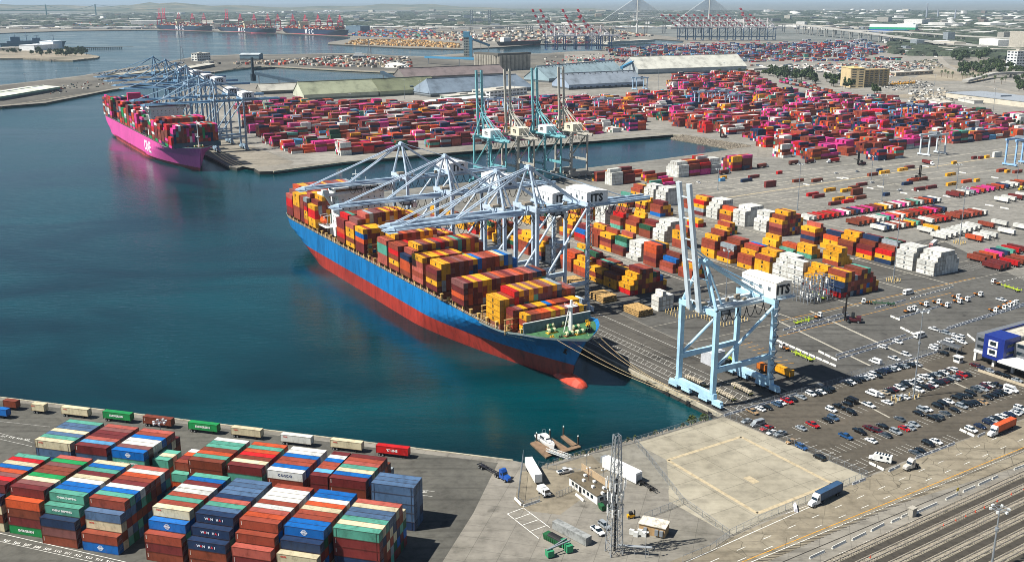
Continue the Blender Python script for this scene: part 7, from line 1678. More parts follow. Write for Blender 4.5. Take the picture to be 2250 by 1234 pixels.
# rubber tyred gantries
def gantry(px, py, rot, label, col='a9c6dc', h=20, span=24):
    r = empty('yard_gantry', at(px, py), rot, label, 'gantry crane', 'yard gantry cranes'); m = mat(col, .5)
    for x in (-span / 2, span / 2):
        for y in (-5, 5): mb = MB(); mb.beam((x, y, 1.6), (x, y, h), 1.3); mb.build('leg', m, r)
        mb = MB(); mb.box(x - 1, x + 1, -7.5, 7.5, .9, 2.3); mb.build('sill', m, r)
        for y in (-6.5, -3.5, 3.5, 6.5): inst('wheel', wheel_mesh(.8, .6), r, (x, y, .8), math.pi / 2)
    for y in (-5, 5): mb = MB(); mb.box(-span / 2 - 3, span / 2 + 3, y - .7, y + .7, h, h + 1.9); mb.build('girder', m, r)
    mb = MB(); mb.box(-3, 2, -5, 5, h + 1.9, h + 4); mb.box(2, 4.2, -1.5, 1.5, h - 2.6, h); mb.build('trolley', STEEL(), r)
for i, (px, py, c, s_) in enumerate([(1326, 250, 'a9c6dc', 24), (1406, 197, '9dbbd4', 24), (1545, 232, 'a9c6dc', 26), (1590, 230, 'a9c6dc', 26), (1612, 240, 'a9c6dc', 26), (1998, 266, '5f86b5', 22), (2022, 268, '4f76a8', 22), (2048, 340, 'c9d2d6', 26), (2236, 362, '8fb8e0', 26), (1085, 250, 'a9c6dc', 24), (1128, 253, 'a9c6dc', 24)]):
    gantry(px, py, ANG_T if i != 8 else ANG_T, ['pale blue gantry right of the raised cranes', 'pale blue gantry by the slate grey shed', 'first pale gantry over the pink stacks', 'second pale gantry over the pink stacks', 'third pale gantry over the pink stacks', 'dark blue gantry beside the train, left one', 'dark blue gantry beside the train, right one', 'grey white gantry over the front pink stacks', 'large light blue gantry at the right edge', 'gantry behind the teal cranes, left one', 'gantry behind the teal cranes, right one'][i], c, 20 if i != 8 else 24, s_)
# freight train and wagons on the diagonal line
wag = MB(); wag.box(-9.3, 9.3, -1.3, 1.3, .7, 1.2); WAG = None
for x in (-7.5, 7.5):
    for y in (-.8, .8): wag.tube((x - .9, y - .1, .45), (x - .9, y + .1, .45), .45, n=8); wag.tube((x + .9, y - .1, .45), (x + .9, y + .1, .45), .45, n=8)
WAG = wag.mesh('wagon_frame', DARK()); rT = random.Random(41)
def train(a, b, n, label, two=True):
    A, B = at(*a), at(*b); d = B - A; rot = math.atan2(d.y, d.x)
    for i in range(n):
        p = A + d * (i / (n - 1)); cn = rT.choice(BIGC); r = empty('freight_wagon', p, rot, '%s container wagon, %s in the %s' % (cn, ORD[i], label), 'freight wagon', 'container wagons in the ' + label); inst('wagon_frame', WAG, r)
        inst('container', box_mesh(12.19, 2.72), r, (0, 0, 1.2), color=jit(CCOL[cn]))
        if two and rT.random() < .75: inst('container', box_mesh(12.19, 2.72), r, (0, 0, 3.93), color=jit(CCOL[rT.choice(BIGC)]))
train((1716, 182), (2000, 242), 32, 'long diagonal train'); train((1782, 203), (1845, 220), 8, 'short line beside the train'); train((2045, 249), (2156, 265), 7, 'line at the tree row', False); train((1728, 176), (1790, 190), 7, 'back line under the trees', False)
for i, (a, b) in enumerate([((1705, 192), (1960, 258)), ((1700, 196), (1940, 262)), ((1716, 183), (2160, 268)), ((1990, 245), (2250, 300))]): A, B = at(*a), at(*b); d = B - A; mb = MB(); mb.box(0, d.length, -1.4, 1.4, .03, .12); tag(mb.build('rail_bed', mat('6e6455', .9), None, A, math.atan2(d.y, d.x)), kind='structure')
# ------------------------------------------------------------------ trees
TREES = []
def tree_mesh(seed, h, r, base, n):
    q = random.Random(seed); mb = MB(); tk = MB(); tk.tube((0, 0, 0), (.2, .1, h * .55), h * .035, h * .018, n=7)
    for i in range(4): a = i * 1.6 + seed; tk.tube((.1, 0, h * .35), (math.cos(a) * r * .6, math.sin(a) * r * .6, h * (.5 + .06 * i)), h * .015, h * .006, n=5)
    for i in range(9):
        a = q.uniform(0, 6.28); u = q.uniform(0, .75); foliage(mb, (math.cos(a) * r * u, math.sin(a) * r * u, h * q.uniform(.28, .62)), r * q.uniform(.3, .5), n // 9, h * q.uniform(.2, .36), q, r * .13, base)
    return mb.mesh('crown', FOL), tk.mesh('trunk', mat('4d3f30', .9))
TK = [tree_mesh(s_, h, r, b, 520) for s_, h, r, b in [(1, 13, 6.5, '4a5c30'), (2, 16, 7.5, '435434'), (3, 10, 5.5, '56663a'), (4, 18, 5.0, '405234')]]
pm = MB(); q = random.Random(2)
for i in range(22):
    a = i * 2 * math.pi / 11 + .2 * (i // 11); t_ = .5 if i < 11 else -.4; prev = Vector((0, 0, 11)); 
    for k in range(3): nx = Vector((math.cos(a) * (k + 1) * .85, math.sin(a) * (k + 1) * .85, 11 + t_ * (k + 1) - .35 * (k + 1) ** 2)); s_ = Vector((-math.sin(a), math.cos(a), 0)) * .38; g = q.uniform(.7, 1.2); pm.face([prev - s_, prev + s_, nx + s_ * .7, nx - s_ * .7], 0, (.06 * g, .085 * g, .03 * g, 1)); prev = nx
tk = MB(); tk.tube((0, 0, 0), (.1, 0, 11), .32, .22, n=7); PALM = (pm.mesh('crown', FOL), tk.mesh('trunk', mat('6b5a45', .9)))
cz = MB(); foliage(cz, (0, 0, .4), 2.2, 330, 7, random.Random(6), .42, '2c3c20'); tk = MB(); tk.tube((0, 0, 0), (0, 0, 4), .2, .1, n=6); CONE = (cz.mesh('crown', FOL), tk.mesh('trunk', mat('4d3f30', .9)))
def tree(px, py, k, label, group, s_=1.0):
    me = PALM if k == 'p' else CONE if k == 'c' else TK[k]; o = empty('palm_tree' if k == 'p' else 'tree', at(px, py), rnd.uniform(0, 6), label, 'palm tree' if k == 'p' else 'tree', group); o.scale = (s_, s_, s_); inst('crown', me[0], o); inst('trunk', me[1], o)
rt_ = random.Random(17)
def grove(poly, n, nm, kinds=(0, 1, 2, 3), s_=1.0):
    xs, ys = [p[0] for p in poly], [p[1] for p in poly]; lst = []
    while len(lst) < n:
        x, y = rt_.uniform(min(xs), max(xs)), rt_.uniform(min(ys), max(ys))
        if inside(poly, x, y): lst.append((x, y))
    lst.sort()
    for i, (x, y) in enumerate(lst): tree(x, y, rt_.choice(kinds), 'dark green tree, %s from the left in the %s' % (ORD[i], nm), 'trees in the ' + nm, s_ * rt_.uniform(.75, 1.25))
grove([(1665, 165), (1720, 158), (1775, 168), (1880, 192), (1872, 197), (1780, 184), (1700, 172)], 60, 'grove before the tan tower', (0, 1, 3), 1.2); grove([(1650, 160), (1700, 150), (1720, 160), (1670, 170)], 8, 'clump right of the white shed', (0, 2)); grove([(2080, 128), (2110, 118), (2130, 128), (2105, 140)], 20, 'left lagoon clump', (0, 1), 1.3); grove([(2135, 125), (2165, 115), (2180, 122), (2150, 134)], 18, 'middle lagoon clump', (0, 1), 1.3)
grove([(2110, 150), (2170, 140), (2250, 158), (2252, 170), (2190, 168), (2110, 165)], 60, 'park below the lagoon', (0, 1, 2), 1.25); grove([(2225, 178), (2255, 172), (2255, 205), (2235, 200)], 8, 'right edge clump', (0, 1)); grove([(1905, 200), (1930, 198), (1928, 206), (1908, 207)], 4, 'clump by the tan tower road', (2, 0)); grove([(60, 118), (190, 112), (200, 121), (90, 127)], 46, 'island wood', (0, 1, 2), 1.25); grove([(5, 112), (50, 110), (50, 116), (8, 118)], 10, 'island shore left', (2, 0))
grove([(1555, 160), (1660, 156), (1660, 163), (1560, 167)], 12, 'row below the white shed', (2, 0), .6); grove([(2000, 232), (2030, 238), (2025, 244), (1998, 238)], 5, 'clump by the dark gantries', (2,), .8)
for i, (px, py) in enumerate([(2068, 170), (2076, 168), (2082, 172), (2092, 173), (2114, 176), (2122, 178), (2130, 176), (2140, 180), (2148, 178), (2160, 182), (2166, 180), (2185, 182), (2200, 186), (2208, 183), (2118, 172), (2136, 174), (2155, 177)]): tree(px, py, 'p', 'tall palm by the curving road, %s from the left' % ORD[i], 'palms by the curving road', 1.25)
for i in range(13): tree(2162 + i * 8.3, 254 + i * 2.6, 'c', 'small conical tree in the roadside row, %s from the left' % ORD[i], 'conical trees in a row', 1.0)
# ------------------------------------------------------------------ roads at the right, viaducts, bridge
def ribbon(name, pts, wd, m, z, structure=True, zs=None):
    P = [at(*p) for p in pts]; mb = MB(); L = []
    for i, p in enumerate(P):
        d = (P[min(i + 1, len(P) - 1)] - P[max(i - 1, 0)]).normalized(); n = Vector((-d.y, d.x, 0)) * wd / 2; zz = zs[i] if zs else z; L.append((Vector((p.x, p.y, zz)) - n, Vector((p.x, p.y, zz)) + n))
    for (a, b), (c, d) in zip(L, L[1:]): mb.face([a, c, d, b])
    o = mb.build(name, m); return tag(o, kind='structure')
RD2 = mat_ground('far_road', '8e897f', '807b72', '9b968b', .01, .1, .2)
ribbon('road', [(1640, 168), (1720, 176), (1850, 205), (1960, 235), (2100, 262), (2270, 300)], 10, RD2, .06); ribbon('road', [(2270, 215), (2170, 190), (2080, 186), (1990, 195), (1930, 212), (1900, 225)], 14, RD2, .07); ribbon('road', [(2130, 110), (2085, 116), (2062, 128), (2080, 145), (2130, 165), (2260, 185)], 18, RD2, .08); ribbon('road', [(2000, 140), (2060, 128), (2088, 114), (2070, 106), (2000, 106)], 16, RD2, .09)
ribbon('road', [(1240, 138), (1500, 134), (1800, 128), (1990, 125)], 26, RD2, .1); ribbon('dry_ground', [(1900, 150), (2050, 140), (2110, 155), (2080, 175), (1980, 172)], 130, DIRT, .045); ribbon('dry_ground', [(1980, 215), (2060, 205), (2150, 205)], 60, DIRT, .05)
CONCV = mat('a9a7a0', .8, wear=.1, scale=.02)
def viaduct(pts, zs, wd, label, piers=True, name='viaduct'):
    P = [Vector((at(*p).x, at(*p).y, z)) for p, z in zip(pts, zs)]; root = empty(name, (P[0].x, P[0].y, 0), 0, label, 'bridge'); o0 = Vector((P[0].x, P[0].y, 0)); mb = MB()
    for a, b in zip(P, P[1:]): mb.beam(a - o0, b - o0, wd, 4)
    mb.build('deck', CONCV, root)
    for a, b in zip(P, P[1:]):
        n = max(1, int((b - a).length / 90))
        for i in range(n):
            p = a.lerp(b, (i + .5) / n) - o0
            if p.z > 8: q = MB(); [q.beam((p.x + k, p.y, 0), (p.x + k, p.y, p.z - 2), 3.4) for k in (-5, 5)]; q.build('pier', CONCV, root)
    return root
def hpx(p, y2): return height(p[0], p[1], y2)
bp1, bp2 = (1399, 75), (1556, 73); z1, z2 = hpx(bp1, 46), hpx(bp2, 47)
br = viaduct([(975, 66), (1180, 67), (1300, 72), bp1, bp2, (1650, 74), (1745, 74), (1900, 90), (2080, 108), (2270, 112)], [14, 30, 45, z1, z2, 50, 42, 30, 16, 6], 22, 'long pale cable stayed bridge with two towers and approach viaducts', name='cable_stayed_bridge')
o0 = br.location
for bpt, zd, other in ((bp1, z1, bp2), (bp2, z2, bp1)):
    p = at(*bpt) - o0; ht_ = hpx(bpt, -8); mb = MB(); mb.tube((p.x, p.y, 0), (p.x, p.y, ht_), 5, 2.6, n=10); mb.build('tower', mat('d2d2cc', .7), br); d = (at(*bp2) - at(*bp1)); dn = d.normalized()
    for sgn in (-1, 1):
        mb = MB()
        for k in range(1, 19):
            u = k / 18 * d.length * .48; q_ = p + dn * (sgn * u); mb.tube((p.x, p.y, ht_ * (.72 + .27 * k / 18)), (q_.x, q_.y, zd + 1), .75, n=4, caps=False)
        tag(mb.build('stay_cables', mat('dcdfdf', .6), br), kind='stuff')
viaduct([(900, 66), (1010, 68), (1190, 66), (1330, 62)], [16, 18, 20, 22], 20, 'low grey road viaduct left of the tall bridge'); viaduct([(2270, 100), (2130, 94), (1990, 84), (1760, 73)], [20, 22, 24, 20], 18, 'second viaduct curving behind the first at the right'); viaduct([(1650, 162), (1730, 157)], [9, 9], 16, 'short road overpass right of the white shed'); viaduct([(2270, 168), (2180, 172), (2120, 184)], [9, 9, 5], 12, 'low curved overpass by the palms')
lb = empty('lift_bridge', at(1036, 56), R(10), 'grey lift bridge with two lattice towers far behind the silos', 'bridge'); mb = MB(); mb.box(-15, 130, -8, 8, 28, 34); mb.build('span', STEEL(), lb)
for x in (0, 115): mb = MB(); [mb.beam((x + a, b, 0), (x + a, b, 92), 4) for a in (-6, 6) for b in (-7, 7)]; [mb.beam((x - 6, -7, z), (x + 6, 7, z + 14), 2) for z in range(0, 84, 14)]; mb.build('tower', STEEL(), lb)
sb = empty('suspension_bridge', at(70, 36), R(15), 'faint green suspension bridge far away at the upper left', 'bridge'); mb = MB(); mb.box(-500, 1300, -10, 10, 55, 62); mb.build('deck', mat('4f8f88', .7), sb)
for x in (150, 650): mb = MB(); mb.beam((x, 0, 0), (x, 0, 120), 12); mb.build('tower', mat('4f8f88', .7), sb)
mb = MB(); pr = None
for i in range(31):
    x = -200 + i * 40; z = 66 + 52 * ((x - 400) / 250) ** 2 if 150 <= x <= 650 else (118 - (150 - x) * .15 if x < 150 else 118 - (x - 650) * .13); c_ = Vector((x, 0, z)); 
    if pr: mb.beam(pr, c_, 3)
    pr = c_
mb.build('main_cable', mat('4f8f88', .7), sb)
# ------------------------------------------------------------------ far quay cranes
for i, (px, py, rz) in enumerate([(1200, 113, 62), (1217, 113, 62), (1240, 112, None), (1265, 112, 62), (1290, 112, None), (1298, 112, 62), (1318, 112, None)]):
    quay_crane(at(px, py), R(12), 'white and red far crane with navy legs, %s in the left group%s' % (ORD[i], ', boom up' if rz else ''), 'far red and white cranes, left group', G=34, W=22, zp=48, za=76, zb=47, out=90, back=30, raised=rz or 40, leg='34507a', boom='dadada', house='ecebea', stripes='d03844', lod=2, leg_w=2.2, bw=9, top='e2dcdc', hx=(14, 28), hw=7)
for i in range(12):
    px = 1490 + i * 17.5
    quay_crane(at(px, 90), R(12), 'white and red far crane with blue legs, %s in the right group%s' % (ORD[i], ', boom up' if i == 9 else ''), 'far red and white cranes, right group', G=34, W=22, zp=52, za=84, zb=51, out=84, back=30, raised=58 if i == 9 else 34, leg='3a5878', boom='dcdcdc', house='ecebea', stripes='d04a56', lod=2, leg_w=2.0, bw=9, top='e6dede', hx=(14, 28), hw=7)
for i, (px, py, rz) in enumerate([(352, 63, 50), (362, 63, 50), (395, 62, None), (425, 64, None), (450, 65, None), (500, 66, 48), (530, 67, None), (560, 68, None), (590, 69, None), (612, 70, None), (645, 71, None), (672, 72, None), (700, 72, None), (725, 73, None), (748, 74, None)]):
    quay_crane(at(px, py - 1), R(-75), 'red quay crane at the far ships, %s from the left%s' % (ORD[i], ', boom raised' if rz else ''), 'far red quay cranes', G=34, W=24, zp=55, za=85, zb=54, out=75, back=28, raised=rz, leg='b83048', boom='c23650', house='d0a0a6', lod=2, leg_w=3.2, bw=11, text=None)
# ------------------------------------------------------------------ far ships
def far_ship(a, b, beam, deck, hexes, label, txt=None, tiers=6, house=.68, rng=1, cols=None, bow_first=False):
    A, B = at(a[0], a[1], -3), at(b[0], b[1], -3); d = B - A; L = d.length; rot = math.atan2(d.y, d.x) + (math.pi if bow_first else 0); root = empty('container_ship' if tiers else 'ship', (A + B) / 2 + Vector((0, 0, 3)), rot, label, 'ship', None); q = random.Random(rng)
    hu = Hull(L, beam, deck, deck + 3, 2); inst('hull', hu.mesh([mat(hexes[1], .6), mat(hexes[0], .5)]), root); inst('deck', hu.deck_mesh([DECKB, DECKB, BULW]), root)
    if tiers:
        mb = MB(); x = -L * .42
        while x < L * .36:
            if not (-L * .5 + L * (1 - house) - 8 < x < -L * .5 + L * (1 - house) + 24):
                k = -beam / 2 + 2; n = q.randint(max(1, tiers - 3), tiers)
                while k < beam / 2 - 2:
                    for t_ in range(max(1, n + q.choice([-1, 0, 0]))): c_ = C(CCOL[q.choice(['brown', 'rust red', 'maroon', 'cream', 'navy', 'maroon', 'grey', 'brown', 'orange'])]); mb.box(x, x + 12.3, k, k + 2.4, deck + 1 + t_ * 2.7, deck + 3.65 + t_ * 2.7, 0, c_, bottom=False)
                    k += 2.5
            x += 14
        tag(mb.build('cargo', BOXF, root), kind='stuff'); xh = -L * .5 + L * (1 - house); mb = MB(); mb.box(xh - 6, xh + 8, -beam * .42, beam * .42, deck, deck + 32); mb.box(xh - 6, xh + 9, -beam * .5, beam * .5, deck + 29, deck + 33); mb.build('deckhouse', mat('d9cfae', .6), root)
    if txt:
        sd = 1 if bow_first else -1; me = text_mesh(txt, deck * 1.25, .7, 1.2).copy()
        if sd > 0:
            for v in me.vertices: v.co.x *= -1
        for v in me.vertices: xx, zz = v.co.x - L * .03, deck * .52 + v.co.y; v.co = (xx, sd * (hu.hb(xx, zz) + .4), zz)
        me.materials.append(mat('e6e8ea', .6)); inst('lettering', me, root)
    return root, hu, L
far_ship((352, 66), (468, 70), 52, 24, ('20344a', '9c4450'), 'dark far container ship, leftmost of three with white letters', 'M S C', 6, .6, 3); far_ship((487, 69.5), (608, 75), 50, 21, ('24384a', 'b05a64'), 'dark far container ship, middle of three with white letters', 'M S C', 6, .5, 4); far_ship((630, 74), (766, 81), 52, 24, ('20304a', 'b5363e'), 'dark far container ship with red waterline, rightmost of three', 'M S C', 6, .7, 5)
r_, hu, L = far_ship((1908, 72), (2020, 74), 36, 14, ('2060a8', '2060a8'), 'tall car carrier ship with green and white sides behind the viaduct', None, 0); mb = MB(); mb.box(-L * .46, L * .44, -18, 18, 14, 24); mb.build('green_band', mat('1f9a72', .6), r_); mb = MB(); mb.box(-L * .46, L * .44, -18, 18, 24, 38); mb.box(L * .3, L * .38, -12, 12, 38, 44); mb.build('upper_hull', mat('dfe5e3', .6), r_)
r_, hu, L = far_ship((1095, 103), (1192, 99), 26, 11, ('1d1f24', '7a2f2c'), 'black hulled tanker with white deckhouse at the far berth', None, 0); mb = MB(); mb.box(-L * .42, -L * .26, -10, 10, 11, 28); mb.box(-L * .2, L * .4, -6, 6, 11, 14, 1); mb.build('deckhouse', [WHITE(), mat('8a4a44', .7)], r_)
r_, hu, L = far_ship((0, 107), (148, 103), 26, 15, ('6f8490', '4f5f68'), 'grey naval ship behind the island at the left edge', None, 0); mb = MB(); mb.box(-L * .4, L * .2, -9, 9, 15, 22); mb.box(-L * .34, -L * .2, -7, 7, 22, 36); mb.box(-L * .02, L * .1, -6, 6, 22, 31)
for x in (-.27, -.1, .05, .3): mb.tube((L * x, 0, 15), (L * x, 0, 52 if x < 0 else 40), 1.6, .8, n=6); mb.beam((L * x - 8, 0, 38), (L * x + 8, 0, 38), 1)
mb.build('superstructure', mat('74899a', .6), r_)
yt = empty('ferry', at(790, 127), R(5), 'small white ferry shaped building on the near shore of the channel', 'ferry'); mb = MB(); mb.box(-18, 18, -7, 7, 0, 5, 1); mb.box(-16, 14, -6, 6, 5, 9); mb.box(-13, 8, -5, 5, 9, 13); mb.build('decks', [WHITE(), mat('3a4a58', .7)], yt)
# island and pier at the upper left
ISL = [(-200, 130), (-200, 112), (0, 110), (140, 108), (160, 115), (195, 120), (219, 124), (215, 127), (160, 133), (110, 132), (50, 128)]
mb = MB(); mb.prism([(p.x, p.y) for p in W2(*ISL)], -6, .4); tag(mb.build('island', DIRT), kind='structure'); mb = MB(); P = W2(*ISL); rocks([(50, 128), (110, 132), (160, 133), (215, 127)], .25, 8, -1, 3)
tag(mb.build('shore_rocks', mat_face('rock_face', .95)), 'pale rocks round the island shore', 'rocks', kind='stuff')
block_house((76, 112), (130, 108.5), 60, 17, 'e4e8ea', 'white long hall on the wooded island', 0, 'e0e6ea'); block_house((118, 109), (138, 107.5), 50, 26, 'e4e8ea', 'taller white hall at the right end of the island', 0, 'dfe5ea'); block_house((0, 112), (62, 111), 60, 9, 'b9b4a6', 'long low grey hall on the island at the left edge', 0)
mb = MB(); A, L, rot = frame2((146, 107), (270, 105)); mb.box(0, L, 0, 14, 1, 3); mb.box(L, L * 1.18, 4, 9, 1.4, 2.4); 
for k in range(30): mb.box(k * L / 30, k * L / 30 + 2, 1, 13, -5, 1)
tag(mb.build('jetty', mat('6d6a62', .8), None, A, rot), 'long thin jetty reaching right from the island', 'jetty')
# ------------------------------------------------------------------ masses of far things
rf = random.Random(77)
FARPOLY = [([(1330, 112), (1520, 104), (1900, 95), (1960, 112), (1900, 126), (1640, 130), (1440, 128), (1345, 124)], 1500, (12, 4)), ([(775, 70), (950, 68), (960, 80), (860, 84), (775, 80)], 420, (14, 5)), ([(150, 50), (760, 58), (765, 70), (400, 62), (150, 60)], 520, (14, 5)), ([(1240, 134), (1800, 128), (1990, 128), (1980, 134), (1420, 140)], 260, (12, 2))]
FARC = ['rust red', 'brown', 'blue', 'navy', 'teal', 'white', 'grey', 'bright red', 'orange', 'slate blue', 'pale blue', 'salmon', 'cream', 'maroon']
for poly, n, (step, tmax) in FARPOLY:
    xs, ys = [p[0] for p in poly], [p[1] for p in poly]; k = 0
    while k < n:
        x, y = rf.uniform(min(xs), max(xs)), rf.uniform(min(ys), max(ys))
        if not inside(poly, x, y): continue
        k += 1; p = at(x, y); rot = R(12 if x > 1000 else -20); t_ = rf.randint(1, tmax); cn = rf.choice(FARC)
        ux = Vector((math.cos(rot), math.sin(rot), 0)); uy = Vector((-ux.y, ux.x, 0))
        for r in range(3):
            for j in range(t_):
                BOXES.append(dict(p=Vector((p.x, p.y, j * 2.7)) + uy * (r * 2.6), r=rot, L=12.19, h=2.65, c=jit(CCOL[cn if rf.random() < .5 else rf.choice(FARC)]), n=cn, d='', g='', e=(j == t_ - 1, r == 0, True, r == 2, True), near=False, t=None, k='far'))
mb = MB(); q = MB()                                                              # straddle carriers among the far stacks
for k in range(170):
    poly = FARPOLY[0][0]; x, y = rf.uniform(1340, 1950), rf.uniform(96, 130)
    if not inside(poly, x, y): continue
    p = at(x, y); c_ = C(rf.choice(['30466e', '3b5a86', '8a2f3a', 'b8bcc2'])); 
    for a in (-6, 6):
        for b in (-3, 3): mb.box(p.x + a - .7, p.x + a + .7, p.y + b - .7, p.y + b + .7, 0, 17, 0, c_)
    mb.box(p.x - 8, p.x + 8, p.y - 4, p.y + 4, 16, 18.5, 0, C(rf.choice(['30466e', 'b03a44', 'c9cdd2'])))
tag(mb.build('straddle_carriers', mat_face()), 'crowd of tall straddle carriers over the far container yard', 'carriers', kind='stuff')
sheet('city_ground', [(-1800, 62), (340, 55), (770, 60), (1300, 60), (1500, 84), (1960, 96), (3600, 104), Vector((60000, 60000, 0)), Vector((-60000, 60000, 0))], mat_ground('city_base', '696d6a', '545a56', '7c7d78', .003, .02, .3), .06)
city = MB(); wood_ = MB()
EXC = [[(740, 68), (1130, 90), (1330, 97), (1330, 112), (1100, 118), (700, 130), (0, 260), (-200, 200)], [(1330, 96), (1980, 92), (1980, 135), (1330, 140)]]
def free(x, y): return not any(inside(e, x, y) for e in EXC)
shp = [(to_px(p) if p.y > 50 else (-9999, 5000)) for p in shore]
n = 0
def on_land(p): return inside([(v.x, v.y) for v in shore], p.x, p.y)
CITYC = ['d8d7d0', 'e4e3de', 'b3ada0', '9a978e', '83817a', 'a99a84', 'bfbaac', '7d7068', 'dcdcd8', '8a9398', '6f7478', '5f6468']
while n < 15000:
    u = rf.random(); d = 2400 * (14000 / 2400) ** u; ang = rf.uniform(-.62, .62); p = Vector((d * math.sin(ang), d * math.cos(ang), 0)); x, y = to_px(p)
    if not (-60 < x < 2310) or y < 8: continue
    if y > 64 and not (x > 1960 and y < 118): continue
    if not on_land(p) or not free(x, y): continue
    n += 1; sc = 1 + d / 9000; big = rf.random() < .07; a, b = rf.uniform(6, 17) * sc * (3.2 if big and d > 5000 else 1), rf.uniform(8, 18) * sc * (2.4 if big else 1); h = rf.uniform(3.5, 8) * (1.5 if big else 1) * (rf.uniform(2, 5) if rf.random() < .015 else 1)
    g = rf.uniform(.7, 1.1); c_ = C(rf.choice(CITYC[:4] if big else CITYC)); city.box(-a, a, -b, b, 0, h, 0, (c_[0] * g, c_[1] * g, c_[2] * g, 1), rf.choice([.1, .1, .9, 1.67]), (p.x, p.y, 0), bottom=False)
    for _ in range(3):
        e, f, hh = rf.uniform(9, 26) * sc, rf.uniform(9, 20) * sc, rf.uniform(5, 12); o_ = Vector((rf.gauss(0, 70), rf.gauss(0, 90), 0)) * sc + p
        if not on_land(o_) or (to_px(o_)[1] > 60 and to_px(o_)[0] < 1960): continue
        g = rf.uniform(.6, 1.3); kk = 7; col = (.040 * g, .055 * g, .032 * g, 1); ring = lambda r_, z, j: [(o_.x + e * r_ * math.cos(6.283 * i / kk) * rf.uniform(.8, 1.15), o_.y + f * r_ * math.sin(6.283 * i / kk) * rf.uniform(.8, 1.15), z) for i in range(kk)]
        r0, r1 = ring(1, 0, 0), ring(.75, hh, 0)
        for i in range(kk): j = (i + 1) % kk; wood_.face([r0[i], r0[j], r1[j], r1[i]], 0, col)
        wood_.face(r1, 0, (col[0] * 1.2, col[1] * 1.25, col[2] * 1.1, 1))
tag(city.build('distant_city', mat_face()), 'distant city of low pale buildings reaching the horizon', 'city', kind='stuff'); tag(wood_.build('distant_trees', mat_face('leaf_mass', .9)), 'distant tree masses between the far houses', 'trees', kind='stuff')
tm = mat('dcdcd6', .6, wear=.05); k = 0                                            # storage tanks
for poly, n_, r0 in [([(2010, 34), (2250, 22), (2250, 60), (2080, 62)], 44, 22), ([(520, 26), (760, 18), (760, 30), (540, 34)], 30, 22), ([(1700, 24), (1990, 20), (1990, 32), (1720, 36)], 16, 34)]:
    for _ in range(n_):
        while True:
            x, y = rf.uniform(min(p[0] for p in poly), max(p[0] for p in poly)), rf.uniform(min(p[1] for p in poly), max(p[1] for p in poly))
            if inside(poly, x, y): break
        r_t = r0 * rf.uniform(.6, 1.3); mb = MB(); mb.lathe([(r_t, 0), (r_t, r_t * .55), (r_t * .5, r_t * .68), (.1, r_t * .72)], n=16); o = mb.build('storage_tank', tm, None, at(x, y)); k += 1; CARS.append(None); tag(o, 'white round storage tank in the far %s tank farm' % ('right' if poly[0][0] > 2000 else 'left' if poly[0][0] < 1000 else 'middle'), 'storage tank', 'storage tanks in the far %s farm' % ('right' if poly[0][0] > 2000 else 'left' if poly[0][0] < 1000 else 'middle'))
for i, (px, py, y2) in enumerate([(2035, 42, 8), (2098, 44, 22), (2060, 40, 20), (754, 72, 40)]): hh = height(px, py, y2); mb = MB(); mb.tube((0, 0, 0), (0, 0, hh), 7 if i < 3 else 5, 5 if i < 3 else 4, n=10); o = mb.build('chimney', mat('8d95a0' if i < 3 else 'b8b4ac', .7), None, at(px, py)); tag(o, ['tall dark refinery column at the upper right', 'second refinery column right of the tallest', 'short refinery column left of the tank farm', 'grey power station chimney by the right far ship'][i], 'chimney')
block_house((760, 72), (792, 73), 60, 32, '5f7686', 'blue grey power station block right of the far ships', 0, '6d818e'); block_house((1335, 98), (1440, 92), 40, 8, 'c6c0b2', 'long pale quay shed beside the channel', 0)
silos((1322, 97), (1348, 97), 3, 46, 'round pale cement silos right of the far red and white cranes')
def mess(poly, n, cols, size, hmax, label, name, cat):
    mb = MB(); xs, ys = [p[0] for p in poly], [p[1] for p in poly]; k = 0
    while k < n:
        x, y = rf.uniform(min(xs), max(xs)), rf.uniform(min(ys), max(ys))
        if not inside(poly, x, y): continue
        k += 1; p = at(x, y); a, b = rf.uniform(.4, 1) * size[0], rf.uniform(.4, 1) * size[1]; mb.box(-a, a, -b, b, 0, rf.uniform(.5, 1) * hmax, 0, jit(rf.choice(cols), .25), ANG_S + rf.choice([0, 0, 1.57]), (p.x, p.y, 0), bottom=False)
    tag(mb.build(name, mat_face()), label, cat, kind='stuff')
mess([(205, 163), (400, 136), (410, 140), (230, 168)], 700, ['20304a', '8fa0b0', '31485e', 'c9ced2', '182030'], (2.4, 1.0), 1.6, 'rows of parked cars covering the far mole', 'parked_cars_far', 'cars'); mess([(1085, 235), (1290, 205), (1310, 215), (1270, 228), (1100, 243)], 330, ['d4d6d6', '2a2c30', '8c9196', 'c9cccc', '503a34'], (2.4, 1.0), 1.6, 'crowded cars and vans beside the white office', 'parked_cars_far', 'cars')
mess([(470, 142), (600, 134), (760, 124), (900, 128), (905, 150), (760, 148), (640, 143)], 420, ['d2cfc6', '9a9488', 'b5a78e', '5d5a54', 'c9c6be', '7c6c58', 'b8472f'], (7, 4), 6, 'clutter of sheds, machines and material heaps on the far pier', 'pier_clutter', 'clutter'); mess([(760, 98), (1010, 106), (1010, 98), (900, 88), (780, 88)], 600, ['c79a5a', 'b58a52', 'd2b078', '8f6d45', 'bfae90'], (9, 3), 6, 'stacks of sawn timber over the lumber pier', 'lumber_stacks', 'timber')
